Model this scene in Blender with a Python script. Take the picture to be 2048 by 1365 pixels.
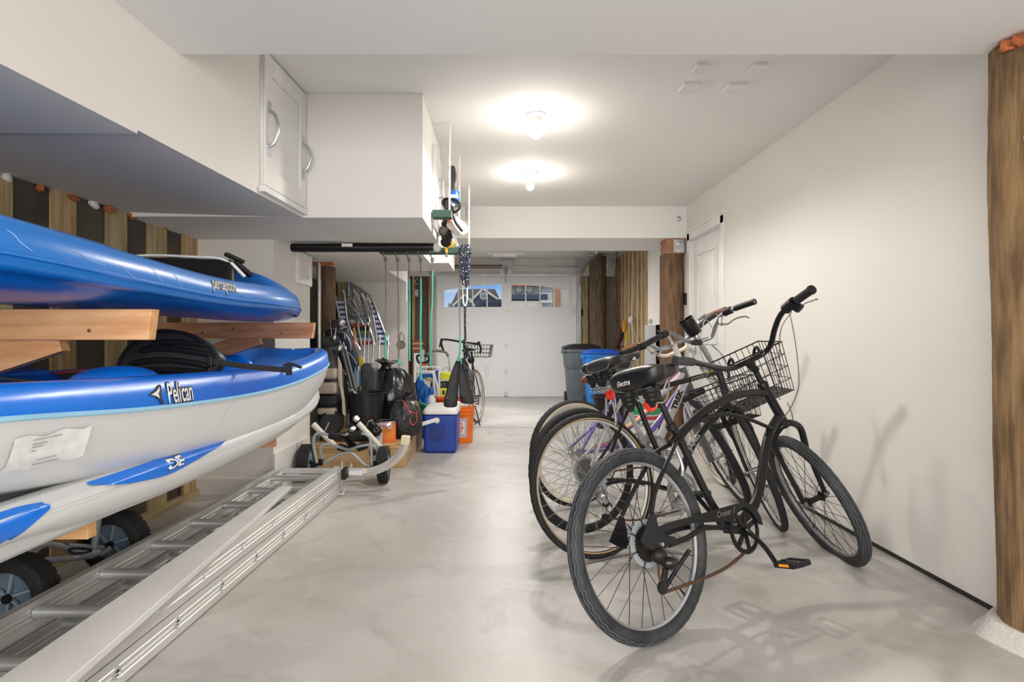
import bpy, math, random
from mathutils import Vector, Matrix
random.seed(7)
PI = math.pi
for o in list(bpy.data.objects): bpy.data.objects.remove(o)
scn = bpy.context.scene; COL = scn.collection
# ------------------------------------------------------------ camera, world, lights
H = 1.05; F = 1138.0; CX = 1000.0; CY = 682.0
cam = bpy.data.cameras.new('camera'); camo = bpy.data.objects.new('camera', cam); COL.objects.link(camo)
camo.location = (0, 0, H); camo.rotation_euler = (PI/2, 0, 0)
cam.sensor_width = 36; cam.lens = F/2048*36; cam.shift_x = 24/2048; cam.shift_y = 0; cam.clip_start = .05; cam.clip_end = 300
scn.camera = camo
vs = scn.view_settings; scn.display_settings.display_device = 'sRGB'
vs.view_transform = 'Standard'; vs.look = 'None'; vs.gamma = 1; vs.use_curve_mapping = False
vs.exposure = 0.06
WORLD_STRENGTH = 1.7
w = bpy.data.worlds.new('sky'); scn.world = w; w.use_nodes = True
nt = w.node_tree; nt.nodes.clear()
tc = nt.nodes.new('ShaderNodeTexCoord'); mp = nt.nodes.new('ShaderNodeMapping'); mp.inputs['Scale'].default_value = (3, 3, 9)
nz = nt.nodes.new('ShaderNodeTexNoise'); nz.inputs['Scale'].default_value = 1.6; nz.inputs['Detail'].default_value = 6
rp = nt.nodes.new('ShaderNodeValToRGB')
rp.color_ramp.elements[0].position = .42; rp.color_ramp.elements[0].color = (.10, .235, .46, 1)
rp.color_ramp.elements[1].position = .60; rp.color_ramp.elements[1].color = (.36, .40, .45, 1)
sx = nt.nodes.new('ShaderNodeSeparateXYZ'); mr = nt.nodes.new('ShaderNodeMapRange')
mr.inputs[1].default_value = -.1; mr.inputs[2].default_value = .6
mx = nt.nodes.new('ShaderNodeMixRGB'); mx.inputs[1].default_value = (.70, .665, .61, 1)
bg = nt.nodes.new('ShaderNodeBackground'); bg.inputs[1].default_value = WORLD_STRENGTH
ou = nt.nodes.new('ShaderNodeOutputWorld')
L = nt.links.new
L(tc.outputs['Generated'], mp.inputs[0]); L(mp.outputs[0], nz.inputs[0]); L(nz.outputs[0], rp.inputs[0])
L(tc.outputs['Generated'], sx.inputs[0]); L(sx.outputs[1], mr.inputs[0]); L(mr.outputs[0], mx.inputs[0])
L(rp.outputs[0], mx.inputs[2]); L(mx.outputs[0], bg.inputs[0]); L(bg.outputs[0], ou.inputs[0])
def area(name, loc, rot, sx_, sy_, e, col=(1, .98, .95)):
    l = bpy.data.lights.new(name, 'AREA'); l.shape = 'RECTANGLE'; l.size = sx_; l.size_y = sy_; l.energy = e; l.color = col
    o = bpy.data.objects.new(name, l); COL.objects.link(o); o.location = loc; o.rotation_euler = rot; return o
# added fill lamp behind the camera, stands in for daylight from the open front
area('front_fill_light', (0, -1.9, 1.35), (PI/2, 0, 0), 3.9, 1.7, 125, (1, .965, .91))
# ------------------------------------------------------------ helpers
def P(px, py, d):
    return Vector(((px-CX)*d/F, d, H-(py-CY)*d/F))
def FL(px, py, z=0):
    return P(px, py, (H-z)*F/(py-CY))
def PX(px, py, X):                      # point on the vertical plane x = X
    return P(px, py, X*F/(px-CX))
def V(*a): return Vector(a)
def cat(pts, k=6, closed=False):        # Catmull-Rom
    pts = [Vector(p) for p in pts]; n = len(pts); out = []
    if n < 3: return pts
    rng = n if closed else n-1
    for i in range(rng):
        if closed: a, b, c, d = pts[(i-1) % n], pts[i], pts[(i+1) % n], pts[(i+2) % n]
        else: a, b, c, d = pts[max(i-1, 0)], pts[i], pts[i+1], pts[min(i+2, n-1)]
        for j in range(k):
            t = j/k
            out.append(.5*((2*b)+(c-a)*t+(2*a-5*b+4*c-d)*t*t+(3*b-a-3*c+d)*t**3))
    if not closed: out.append(pts[-1])
    return out
def interp(tab, x):                     # smooth table lookup, rows (x, v1, v2...)
    tab = sorted(tab)
    if x <= tab[0][0]: return list(tab[0][1:])
    if x >= tab[-1][0]: return list(tab[-1][1:])
    for i in range(len(tab)-1):
        if tab[i][0] <= x <= tab[i+1][0]:
            a, b = tab[i], tab[i+1]; p = tab[max(i-1, 0)]; q = tab[min(i+2, len(tab)-1)]
            h = b[0]-a[0]; t = (x-a[0])/h; r = []
            for k in range(1, len(a)):
                m0 = (b[k]-p[k])/(b[0]-p[0]) if b[0] != p[0] else 0
                m1 = (q[k]-a[k])/(q[0]-a[0]) if q[0] != a[0] else 0
                r.append((2*t**3-3*t*t+1)*a[k]+(t**3-2*t*t+t)*h*m0+(3*t*t-2*t**3)*b[k]+(t**3-t*t)*h*m1)
            return r
ORG = {}
class MB:
    def __init__(s): s.v = []; s.f = []
    def add(s, vs, fs):
        n = len(s.v); s.v += [Vector(x) for x in vs]; s.f += [tuple(i+n for i in f) for f in fs]; return s
    def hexa(s, p):                     # 8 points: bottom 4 ccw, top 4 ccw
        return s.add(p, [(3,2,1,0),(4,5,6,7),(0,1,5,4),(1,2,6,5),(2,3,7,6),(3,0,4,7)])
    def box(s, c, d, rot=None):
        c = Vector(c); hx, hy, hz = d[0]/2, d[1]/2, d[2]/2
        q = [V(-hx,-hy,-hz),V(hx,-hy,-hz),V(hx,hy,-hz),V(-hx,hy,-hz),V(-hx,-hy,hz),V(hx,-hy,hz),V(hx,hy,hz),V(-hx,hy,hz)]
        if rot is not None: q = [rot @ x for x in q]
        return s.hexa([c+x for x in q])
    def bb(s, x0, x1, y0, y1, z0, z1):
        return s.box(((x0+x1)/2, (y0+y1)/2, (z0+z1)/2), (abs(x1-x0), abs(y1-y0), abs(z1-z0)))
    def bar(s, a, b, wd, ht, up=None):  # rectangular bar from a to b
        a, b = Vector(a), Vector(b); t = (b-a).normalized(); up = Vector(up or (0, 0, 1))
        if abs(t.dot(up)) > .98: up = V(0, 1, 0)
        sd = t.cross(up).normalized(); u = sd.cross(t).normalized()
        q = []
        for e in (a, b):
            q += [e-sd*wd/2-u*ht/2, e+sd*wd/2-u*ht/2, e+sd*wd/2+u*ht/2, e-sd*wd/2+u*ht/2]
        return s.add(q, [(0,1,2,3),(7,6,5,4),(0,4,5,1),(1,5,6,2),(2,6,7,3),(3,7,4,0)])
    def tube(s, pts, r, n=10, closed=False, cap=True, flat=None):
        pts = [Vector(p) for p in pts]; m = len(pts)
        rr = r if isinstance(r, (list, tuple)) else [r]*m
        if len(rr) != m: rr = [rr[0]+(rr[-1]-rr[0])*i/(m-1) for i in range(m)]
        T = []
        for i in range(m):
            a = pts[i-1] if (i > 0 or closed) else pts[0]
            b = pts[(i+1) % m] if (i < m-1 or closed) else pts[-1]
            t = b-a
            T.append(t.normalized() if t.length > 1e-9 else V(0,0,1))
        u = V(0,0,1) if abs(T[0].z) < .9 else V(1,0,0)
        u = (u-T[0]*u.dot(T[0])).normalized(); vs = []
        for i in range(m):
            u = (u-T[i]*u.dot(T[i])); u = u.normalized() if u.length > 1e-6 else V(1,0,0)
            w_ = T[i].cross(u)
            fa, fb = flat or (1, 1)
            for k in range(n):
                a = 2*PI*k/n; vs.append(pts[i]+(u*math.cos(a)*fa+w_*math.sin(a)*fb)*rr[i])
        fs = []
        for i in range(m if closed else m-1):
            j = (i+1) % m
            for k in range(n):
                fs.append((i*n+k, i*n+(k+1) % n, j*n+(k+1) % n, j*n+k))
        if cap and not closed:
            fs.append(tuple(range(n-1, -1, -1))); fs.append(tuple((m-1)*n+k for k in range(n)))
        return s.add(vs, fs)
    def cyl(s, a, b, r, n=20, r2=None, cap=True):
        return s.tube([a, b], [r, r if r2 is None else r2], n, cap=cap)
    def lathe(s, o, ax, prof, n=28, ref=None, a0=0, a1=2*PI):   # prof rows (radius, along)
        o, ax = Vector(o), Vector(ax).normalized()
        u = Vector(ref) if ref else (V(0,0,1) if abs(ax.z) < .9 else V(1,0,0))
        u = (u-ax*u.dot(ax)).normalized(); w_ = ax.cross(u); vs = []; full = abs(a1-a0-2*PI) < 1e-6
        m = n if full else n+1
        for k in range(m):
            a = a0+(a1-a0)*k/n; d = u*math.cos(a)+w_*math.sin(a)
            for r, t in prof: vs.append(o+d*r+ax*t)
        q = len(prof); fs = []
        for k in range(n):
            k2 = (k+1) % m
            for i in range(q-1): fs.append((k*q+i, k2*q+i, k2*q+i+1, k*q+i+1))
        return s.add(vs, fs)
    def loft(s, secs, closed=True, cap=True):
        n = len(secs[0]); vs = [p for sc in secs for p in sc]; fs = []
        for i in range(len(secs)-1):
            for k in range(n if closed else n-1):
                k2 = (k+1) % n; fs.append((i*n+k, i*n+k2, (i+1)*n+k2, (i+1)*n+k))
        if cap and closed:
            fs.append(tuple(range(n-1, -1, -1))); b = (len(secs)-1)*n; fs.append(tuple(b+k for k in range(n)))
        return s.add(vs, fs)
    def prism(s, poly, ex):             # planar polygon (world points) extruded by vector
        poly = [Vector(p) for p in poly]; ex = Vector(ex); n = len(poly)
        return s.add(poly+[p+ex for p in poly], [tuple(range(n-1, -1, -1)), tuple(range(n, 2*n))] + [(i, (i+1) % n, n+(i+1) % n, n+i) for i in range(n)])
    def sph(s, c, r, n=14, m=8, jit=0, rot=None):
        c = Vector(c); r = Vector(r) if not isinstance(r, (int, float)) else V(r, r, r); vs = [V(0,0,1)]
        for i in range(1, m):
            a = PI*i/m
            for k in range(n):
                b = 2*PI*k/n; vs.append(V(math.sin(a)*math.cos(b), math.sin(a)*math.sin(b), math.cos(a)))
        vs.append(V(0,0,-1)); out = []
        for q in vs:
            g = 1+random.uniform(-jit, jit); q = V(q.x*r.x*g, q.y*r.y*g, q.z*r.z*g)
            out.append(c+(rot @ q if rot is not None else q))
        fs = [(0, 1+k, 1+(k+1) % n) for k in range(n)]
        for i in range(m-2):
            for k in range(n): fs.append((1+i*n+k, 1+(i+1)*n+k, 1+(i+1)*n+(k+1) % n, 1+i*n+(k+1) % n))
        e = len(vs)-1; b = 1+(m-2)*n
        fs += [(b+k, e, b+(k+1) % n) for k in range(n)]
        return s.add(out, fs)
    def build(s, name, mat, parent=None, smooth=True, bevel=0, label=None, sub=0, ang=35, seg=2):
        me = bpy.data.meshes.new(name); org = ORG.get(parent.name, V(0,0,0)) if parent else V(0,0,0)
        if parent is None:
            xs = [v.x for v in s.v]; ys = [v.y for v in s.v]; zs = [v.z for v in s.v]
            org = V((min(xs)+max(xs))/2, (min(ys)+max(ys))/2, min(zs))
        me.from_pydata([tuple(v-org) for v in s.v], [], s.f); me.validate()
        import bmesh
        bm = bmesh.new(); bm.from_mesh(me); bmesh.ops.recalc_face_normals(bm, faces=bm.faces); bm.to_mesh(me); bm.free()
        ob = bpy.data.objects.new(name, me); COL.objects.link(ob); ORG[ob.name] = org
        if parent: ob.parent = parent
        else: ob.location = org
        if isinstance(mat, (list, tuple)):
            for m_ in mat: me.materials.append(m_)
        else: me.materials.append(mat)
        if smooth and not bevel:
            for p in me.polygons: p.use_smooth = True
            if not sub: me.set_sharp_from_angle(angle=math.radians(ang))
        if bevel:
            b = ob.modifiers.new('bevel', 'BEVEL'); b.width = bevel; b.segments = seg; b.limit_method = 'ANGLE'
            for p in me.polygons: p.use_smooth = True
            me.set_sharp_from_angle(angle=math.radians(ang)); b.harden_normals = True
        if sub:
            b = ob.modifiers.new('sub', 'SUBSURF'); b.levels = sub; b.render_levels = sub
        if label: ob['label'] = label
        return ob
def tag(o, label=None, cat_=None, group=None, kind=None):
    if label: o['label'] = label
    if cat_: o['category'] = cat_
    if group: o['group'] = group
    if kind: o['kind'] = kind
    return o
def thing(name, label, cat_, loc, group=None):
    o = bpy.data.objects.new(name, None); COL.objects.link(o); o.location = loc; o.empty_display_size = .05
    ORG[o.name] = Vector(loc); return tag(o, label, cat_, group)
def text(body, size, o, u, v, mat, parent=None, name='lettering', ext=.0008, shear=0, wid=1.0, fn=None, bold=0, align='CENTER'):
    c = bpy.data.curves.new('txt', 'FONT'); c.body = body; c.size = size; c.align_x = align; c.align_y = 'CENTER'
    c.extrude = 0; c.offset = bold; c.shear = shear; c.resolution_u = 3
    ob = bpy.data.objects.new('txt', c); COL.objects.link(ob); bpy.context.view_layer.update()
    dg = bpy.context.evaluated_depsgraph_get(); me = bpy.data.meshes.new_from_object(ob.evaluated_get(dg))
    bpy.data.objects.remove(ob)
    mb = MB(); o, u, v = Vector(o), Vector(u).normalized(), Vector(v).normalized(); n = u.cross(v)
    pts = []
    for q in me.vertices:
        x, y = q.co.x*wid, q.co.y
        pts.append(fn(x, y) if fn else o+u*x+v*y+n*ext)
    mb.add(pts, [tuple(p.vertices) for p in me.polygons])
    bpy.data.meshes.remove(me)
    return mb.build(name, mat, parent, smooth=False)
# ------------------------------------------------------------ materials
MATS = {}
def M(name, col, rough=.5, metal=0, col2=None, ns=6, stretch=(1,1,1), bump=0, bs=None, lo=.35, hi=.65, coat=0, emit=0, trans=0, spec=None, alpha=1, detail=5):
    if name in MATS: return MATS[name]
    m = bpy.data.materials.new(name); m.use_nodes = True; nt = m.node_tree; b = nt.nodes['Principled BSDF']
    b.inputs['Base Color'].default_value = (*col, 1); b.inputs['Roughness'].default_value = rough; b.inputs['Metallic'].default_value = metal
    if coat: b.inputs['Coat Weight'].default_value = coat; b.inputs['Coat Roughness'].default_value = .1
    if trans: b.inputs['Transmission Weight'].default_value = trans
    if spec is not None: b.inputs['Specular IOR Level'].default_value = spec
    if alpha < 1: b.inputs['Alpha'].default_value = alpha
    if emit: b.inputs['Emission Color'].default_value = (*col, 1); b.inputs['Emission Strength'].default_value = emit
    c2 = col2 or tuple(x*.88 for x in col)
    tc = nt.nodes.new('ShaderNodeTexCoord'); mp = nt.nodes.new('ShaderNodeMapping'); mp.inputs['Scale'].default_value = stretch
    n = nt.nodes.new('ShaderNodeTexNoise'); n.inputs['Scale'].default_value = ns; n.inputs['Detail'].default_value = detail
    r = nt.nodes.new('ShaderNodeValToRGB'); r.color_ramp.elements[0].position = lo; r.color_ramp.elements[1].position = hi
    r.color_ramp.elements[0].color = (*c2, 1); r.color_ramp.elements[1].color = (*col, 1)
    l = nt.links.new; l(tc.outputs['Object'], mp.inputs[0]); l(mp.outputs[0], n.inputs[0]); l(n.outputs[0], r.inputs[0]); l(r.outputs[0], b.inputs['Base Color'])
    if bump:
        n2 = nt.nodes.new('ShaderNodeTexNoise'); n2.inputs['Scale'].default_value = bs or ns*4; n2.inputs['Detail'].default_value = 4
        l(mp.outputs[0], n2.inputs[0]); bp = nt.nodes.new('ShaderNodeBump'); bp.inputs['Strength'].default_value = bump; bp.inputs['Distance'].default_value = .01
        l(n2.outputs[0], bp.inputs['Height']); l(bp.outputs[0], b.inputs['Normal'])
    MATS[name] = m; return m
def WOOD(name, c1, c2, axis='z', sc=5, rough=.7, ns=5, bump=.15):
    st = {'x': (.12, 1, 1), 'y': (1, .12, 1), 'z': (1, 1, .12)}[axis]
    st = tuple(s_*sc for s_ in st)
    return M(name, c1, rough, col2=c2, ns=ns, stretch=st, bump=bump, bs=14, lo=.36, hi=.64, detail=8)
def STRIPES(name, cols, per, axis=2, rough=.7):     # hard-edged stripes along an object axis: woven fabric colours
    m = bpy.data.materials.new(name); m.use_nodes = True; nt = m.node_tree; b = nt.nodes['Principled BSDF']; b.inputs['Roughness'].default_value = rough
    tc = nt.nodes.new('ShaderNodeTexCoord'); sp = nt.nodes.new('ShaderNodeSeparateXYZ'); mu = nt.nodes.new('ShaderNodeMath'); mu.operation = 'MULTIPLY'; mu.inputs[1].default_value = 1/per
    fr = nt.nodes.new('ShaderNodeMath'); fr.operation = 'FRACT'; r = nt.nodes.new('ShaderNodeValToRGB'); r.color_ramp.interpolation = 'CONSTANT'
    e = r.color_ramp.elements
    e[0].position = 0; e[0].color = (*cols[0], 1); e[1].position = 1/len(cols); e[1].color = (*cols[1], 1)
    for i in range(2, len(cols)):
        q = e.new(i/len(cols)); q.color = (*cols[i], 1)
    l = nt.links.new; l(tc.outputs['Object'], sp.inputs[0]); l(sp.outputs[axis], mu.inputs[0]); l(mu.outputs[0], fr.inputs[0]); l(fr.outputs[0], r.inputs[0]); l(r.outputs[0], b.inputs['Base Color'])
    return m
m_wall = M('painted_drywall', (.80, .775, .74), .75, col2=(.765, .74, .70), ns=1.2, bump=.03, bs=60)
m_ceil = M('ceiling_drywall', (.84, .83, .81), .8, col2=(.81, .80, .78), ns=1, bump=.03, bs=60)
m_white = M('white_gloss_paint', (.84, .83, .81), .35, ns=3)
m_gdoor = M('garage_door_steel', (.84, .85, .87), .45, ns=3, col2=(.83,.84,.86))
m_conc = M('concrete', (.57, .55, .525), .38, col2=(.40, .378, .35), ns=1.3, bump=.05, bs=14, lo=.32, hi=.66, detail=9)
def floor_material():
    m = m_conc; nt = m.node_tree; b = nt.nodes['Principled BSDF']; l = nt.links.new
    old = [k for k in nt.links if k.to_socket == b.inputs['Base Color']][0].from_socket
    tc = nt.nodes.new('ShaderNodeTexCoord'); prev = old
    for sc, dist, c, a, lo, hi in ((.55, 1.2, (.36, .36, .37, 1), .55, .50, .66), (2.3, 2.2, (.33, .31, .28, 1), .40, .54, .66), (6, 1, (.62, .61, .59, 1), .30, .56, .66), (38, 0, (.26, .24, .21, 1), .35, .70, .76)):
        n = nt.nodes.new('ShaderNodeTexNoise'); n.inputs['Scale'].default_value = sc; n.inputs['Detail'].default_value = 7; n.inputs['Distortion'].default_value = dist
        r = nt.nodes.new('ShaderNodeMapRange'); r.inputs[1].default_value = lo; r.inputs[2].default_value = hi; r.inputs[4].default_value = a
        x = nt.nodes.new('ShaderNodeMixRGB'); x.inputs[2].default_value = c
        l(tc.outputs['Object'], n.inputs[0]); l(n.outputs[0], r.inputs[0]); l(r.outputs[0], x.inputs[0]); l(prev, x.inputs[1]); prev = x.outputs[0]
    l(prev, b.inputs['Base Color'])
floor_material()
m_stud = WOOD('stud_pine', (.60, .42, .23), (.36, .22, .10), 'z', 6)
m_stud2 = WOOD('stud_greenish', (.50, .40, .22), (.30, .22, .10), 'z', 6)
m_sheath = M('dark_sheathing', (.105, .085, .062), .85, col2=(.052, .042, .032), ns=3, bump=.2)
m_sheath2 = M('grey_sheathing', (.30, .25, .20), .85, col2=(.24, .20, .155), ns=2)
m_pile = WOOD('weathered_pile', (.30, .185, .085), (.13, .075, .035), 'z', 7, .85, bump=.5)
m_foam = M('orange_foam', (.55, .17, .06), .9, ns=30, bump=1)
m_cedar_x = WOOD('redwood_x', (.72, .38, .21), (.52, .22, .10), 'x', 7, .6)
m_cedar_l = WOOD('fir_light_x', (.80, .46, .22), (.62, .30, .12), 'x', 7, .6)
m_ply = WOOD('plywood', (.62, .41, .21), (.47, .28, .12), 'x', 4, .6)
m_plyend = WOOD('treated_lumber', (.55, .42, .25), (.40, .29, .15), 'y', 6, .7)
m_alu = M('brushed_aluminium', (.80, .79, .77), .52, .65, col2=(.68, .67, .65), ns=3, stretch=(6, .3, 6), bump=.05, bs=30)
m_alurib = M('aluminium_rung', (.72, .74, .77), .36, .7, ns=5)
m_galv = M('galvanised_steel', (.60, .61, .63), .4, .8, col2=(.46, .47, .49), ns=12)
m_chrome = M('polished_metal', (.75, .75, .75), .18, 1, ns=5)
m_silver = M('silver_paint', (.46, .47, .49), .3, .85, ns=5)
m_greytube = M('grey_painted_tube', (.50, .53, .57), .35, .5, ns=5)
m_black = M('satin_black', (.007, .007, .008), .42, ns=8, spec=.35)
m_gblack = M('gloss_black', (.005, .005, .006), .2, ns=8, spec=.5)
m_rubber = M('tyre_rubber', (.036, .039, .046), .62, col2=(.015, .017, .020), ns=14, bump=.4, bs=60)
m_rubber2 = M('tyre_rubber_dark', (.013, .013, .014), .7, ns=30, bump=.6, bs=90)
m_plastic = M('black_plastic', (.011, .011, .012), .45, ns=6, spec=.35)
m_foamblk = M('foam_black', (.010, .010, .011), .8, ns=60, bump=.2)
m_tan = M('tan_wall_rubber', (.52, .36, .18), .7, ns=10)
m_cream = M('cream_rubber', (.78, .71, .58), .6, ns=10)
m_brown = M('brown_leather', (.22, .075, .035), .5, ns=10)
m_red = M('red_reflector', (.75, .03, .01), .2, ns=60, coat=.5)
m_amber = M('amber_reflector', (.95, .38, .02), .3, ns=60)
m_refl = M('clear_reflector', (.70, .70, .72), .25, ns=50)
m_chain = M('rusty_chain', (.13, .07, .045), .7, .4, ns=80, bump=.5)
m_purple = M('purple_paint', (.16, .10, .45), .3, ns=5, coat=.3)
m_orangep = M('peach_paint', (.85, .48, .25), .35, ns=5)
m_pink = M('pink_paint', (.80, .20, .35), .35, ns=5)
m_cable = M('grey_cable', (.16, .14, .12), .5, ns=8)
m_teal = M('teal_rubber', (.10, .50, .40), .5, ns=8)
m_taupe = M('taupe_strap', (.20, .18, .15), .7, ns=8)
m_green = M('green_painted_wood', (.035, .085, .065), .6, ns=8)
m_kblue = M('kayak_blue', (.006, .18, .62), .30, col2=(.006, .15, .54), ns=2, stretch=(1, .3, 1), coat=.15)
m_kblue2 = M('kayak_deck_blue', (.003, .19, .80), .28, col2=(.004, .10, .56), ns=2, stretch=(1, .5, 1))
m_kwhite = M('kayak_hull_white', (.72, .73, .74), .32, col2=(.69, .70, .71), ns=2)
m_lab = M('label_white', (.85, .85, .86), .5, ns=40)
m_ink = M('ink_black', (.02, .02, .02), .5, ns=10)
m_txtw = M('ink_white', (.85, .85, .85), .5, ns=10)
m_txtg = M('ink_grey', (.42, .42, .42), .5, ns=10)
m_lblue = M('pale_blue_edge', (.35, .68, .90), .35, ns=5)
m_bulb = M('lit_bulb', (1, .93, .82), .3, emit=14)
m_glass = M('window_glass', (1, 1, 1), 0, trans=1, spec=.5)
m_glass.node_tree.nodes['Principled BSDF'].inputs['IOR'].default_value = 1.02
_b = m_glass.node_tree.nodes['Principled BSDF']
for l_ in list(m_glass.node_tree.links):
    if l_.to_socket == _b.inputs['Base Color']: m_glass.node_tree.links.remove(l_)
_b.inputs['Base Color'].default_value = (1, 1, 1, 1)
# ------------------------------------------------------------ bulbs (lamps of the place)
XW = 1.91; ZC = 2.43; ZB = 5.83; XL = -2.08; XL_ROOM = -2.08
def st(o): o['kind'] = 'structure'; return o
def bulb(px, py_c, d, lab, power):
    X = (px-CX)*d/F; root = thing('ceiling_bulb', lab, 'light', (X, d, ZC), 'bare bulbs on the ceiling')
    MB().lathe((X, d, ZC), (0,0,-1), [(0,0),(.058,0),(.062,.008),(.055,.016),(.040,.020),(.036,.045),(.024,.050),(.018,.052),(0,.052)], 28).build('socket', m_white, root)
    MB().lathe((X, d, ZC-.05), (0,0,-1), [(.014,0),(.016,.02),(.030,.045),(.034,.062),(.030,.080),(.016,.092),(0,.095)], 24).build('bulb', m_bulb, root)
    l = bpy.data.lights.new('bulb_light', 'POINT'); l.energy = power; l.color = (1, .93, .84); l.shadow_soft_size = .04
    lo = bpy.data.objects.new('bulb_light', l); COL.objects.link(lo); lo.location = (X, d, ZC-.19)
    l = bpy.data.lights.new('bulb_downlight', 'SPOT'); l.energy = power*9; l.color = (1, .95, .88); l.shadow_soft_size = .035; l.spot_size = math.radians(168); l.spot_blend = .35
    lo = bpy.data.objects.new('bulb_downlight', l); COL.objects.link(lo); lo.location = (X, d, ZC-.16)
bulb(1072, 230, 3.47, 'lit bare bulb in a white ceiling socket, the nearer and larger of two', 6.5)
bulb(1060, 347, 4.66, 'lit bare bulb in a white ceiling socket, the farther one near the beam', 6)
# ------------------------------------------------------------ shell
st(MB().bb(-8, 8, -8, 10.9, -.2, 0).build('floor', m_conc))
# expansion joints scored in the slab
for y_ in (6.9,):
    st(MB().bb(-2.2, 2.2, y_-.004, y_+.004, -.001, .0012).build('trim_11', m_ink))
st(MB().bb(-2.6, XW+.12, 2.063, ZB+.02, ZC, ZC+.1).build('ceiling', m_ceil))
st(MB().bb(-2.6, 2.6, -2.0, 2.063, H+1.04, H+1.6).build('ceiling_near', m_ceil))
bd = st(MB().bb(-2.3, XW, ZB, 6.65, H+1.056, ZC+.15).build('trim_1', m_ceil))   # dropped beam
st(MB().bb(-2.6, 2.6, 6.65, 10.8, H+1.547, H+1.65).build('ceiling_far', m_ceil))
# right wall with the door opening
D0, D1, DT = 4.90, 5.70, 2.06
mb = MB(); mb.bb(XW, XW+.12, 2.15, D0, .02, ZC); mb.bb(XW, XW+.12, D1, 7.3, .02, ZC); mb.bb(XW, XW+.12, D0, D1, DT, ZC)
wr = st(mb.build('wall_right', m_wall, smooth=False))
mb = MB(); mb.bb(XW, XW+.26, 7.25, 7.35, 0, H+1.6); mb.bb(2.17, 2.25, 7.3, 8.3, 0, H+1.6); st(mb.build('wall_right_far', m_wall, smooth=False))
# far right: open studs
m_studl = WOOD('stud_light', (.72, .54, .32), (.50, .34, .17), 'z', 6)
wf = st(MB().bb(2.26, 2.32, 8.29, 10.7, 0, H+1.6).build('wall_right_studs', m_sheath2, smooth=False))
for i in range(7):
    y_ = 8.33+i*.30+(.05 if i % 2 else 0)
    MB().bb(2.17, 2.26, y_, y_+.04, 0, H+1.547).build('stud', m_studl if i % 2 else m_stud, wf, smooth=False)
for i in range(7):
    y_ = 8.33+i*.30+(.05 if i % 2 else 0); MB().bb(2.160, 2.170, y_, y_+.04, 0, H+1.547).build('stud_highlight', M('pine_highlight', (.80, .64, .42), .7, ns=20), wf, smooth=False)  # lighter strips paint a bright highlight along each stud edge
MB().bb(2.17, 2.26, 10.45, 10.67, 0, H+1.547).build('stud', m_stud, wf, smooth=False)
for k in (0,1,2):
    MB().bb(2.14, 2.26, 8.30+k*.055, 8.345+k*.055, 0, H+1.547).build('stud', m_stud, wf, smooth=False)
# back wall around the garage door
GY = 10.67; gx0, gx1, gz = -1.21, 1.45, H+1.25
mb = MB(); mb.bb(-2.6, gx0-.03, GY+.02, GY+.12, H+1.22, H+1.6); mb.bb(gx1+.03, 2.4, GY+.02, GY+.12, H+1.22, H+1.6); mb.bb(gx0-.03, gx1+.03, GY+.02, GY+.12, gz, H+1.6)
wb = st(mb.build('wall_back', m_wall, smooth=False))
MB().bb(gx1+.1, 2.2, GY+.10, GY+.14, 0, H+1.22).build('sheathing', m_sheath2, wb, smooth=False)
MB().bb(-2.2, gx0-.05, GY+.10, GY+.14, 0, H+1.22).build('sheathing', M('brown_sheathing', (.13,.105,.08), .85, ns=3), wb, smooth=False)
for a, b in ((1162, 1176), (1199, 1207)):
    MB().bb(P(a,0,GY).x, P(b,0,GY).x, GY+.0, GY+.10, 0, H+1.22).build('stud', m_stud2, wb, smooth=False)
for a, b in ((815, 818), (824, 829), (857, 869)):
    MB().bb(P(a,0,GY).x, P(b,0,GY).x, GY+.02, GY+.10, 0, H+1.22).build('stud', m_stud, wb, smooth=False)
# left wall: dark sheathing with bare studs
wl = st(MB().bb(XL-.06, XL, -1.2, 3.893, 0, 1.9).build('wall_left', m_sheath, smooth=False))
for a, b, mt in ((0, 20, m_stud2), (98, 148, m_stud), (209, 250, m_stud2), (292, 330, m_stud2), (362, 392, m_stud)):
    y0, y1 = XL*F/(a-CX), XL*F/(b-CX); MB().bb(XL, XL+.012, y0, y1, 0, 1.78).build('stud', mt, wl, smooth=False)
for y_ in (.3, 1.1, 1.6, 2.0): MB().bb(XL, XL+.012, y_, y_+.04, 0, 1.76).build('stud', m_stud, wl, smooth=False)
MB().bb(XL, XL+.035, -1, 3.89, 0, .045).build('sole_plate', m_plyend, wl, smooth=False)
for k in range(10):          # foam squeezed out along the top of the studs
    y_ = 2.4+k*.16+random.uniform(-.04, .04)
    q = MB(); q.sph((XL+.012, y_, 1.735+.02*(y_-2.4)), (.018, random.uniform(.02,.05), random.uniform(.012,.022)), 10, 6, .25)
    q.build('foam_bead', m_foam if k % 3 else m_white, wl, label='orange spray foam bead' if k % 3 else 'white spray foam bead')
# white return wall behind the kayaks
mb = MB(); mb.bb(XL, -1.55, 3.893, 4.64, 0, 1.84)
st(mb.build('wall_left_return', m_wall, smooth=False))
st(MB().bb(XL, -1.56, 3.875, 3.893, 0, .11).build('baseboard_left', m_white))
st(MB().bb(-1.55, -1.535, 3.88, 4.60, 0, .28).build('baseboard_return', m_white))
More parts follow.
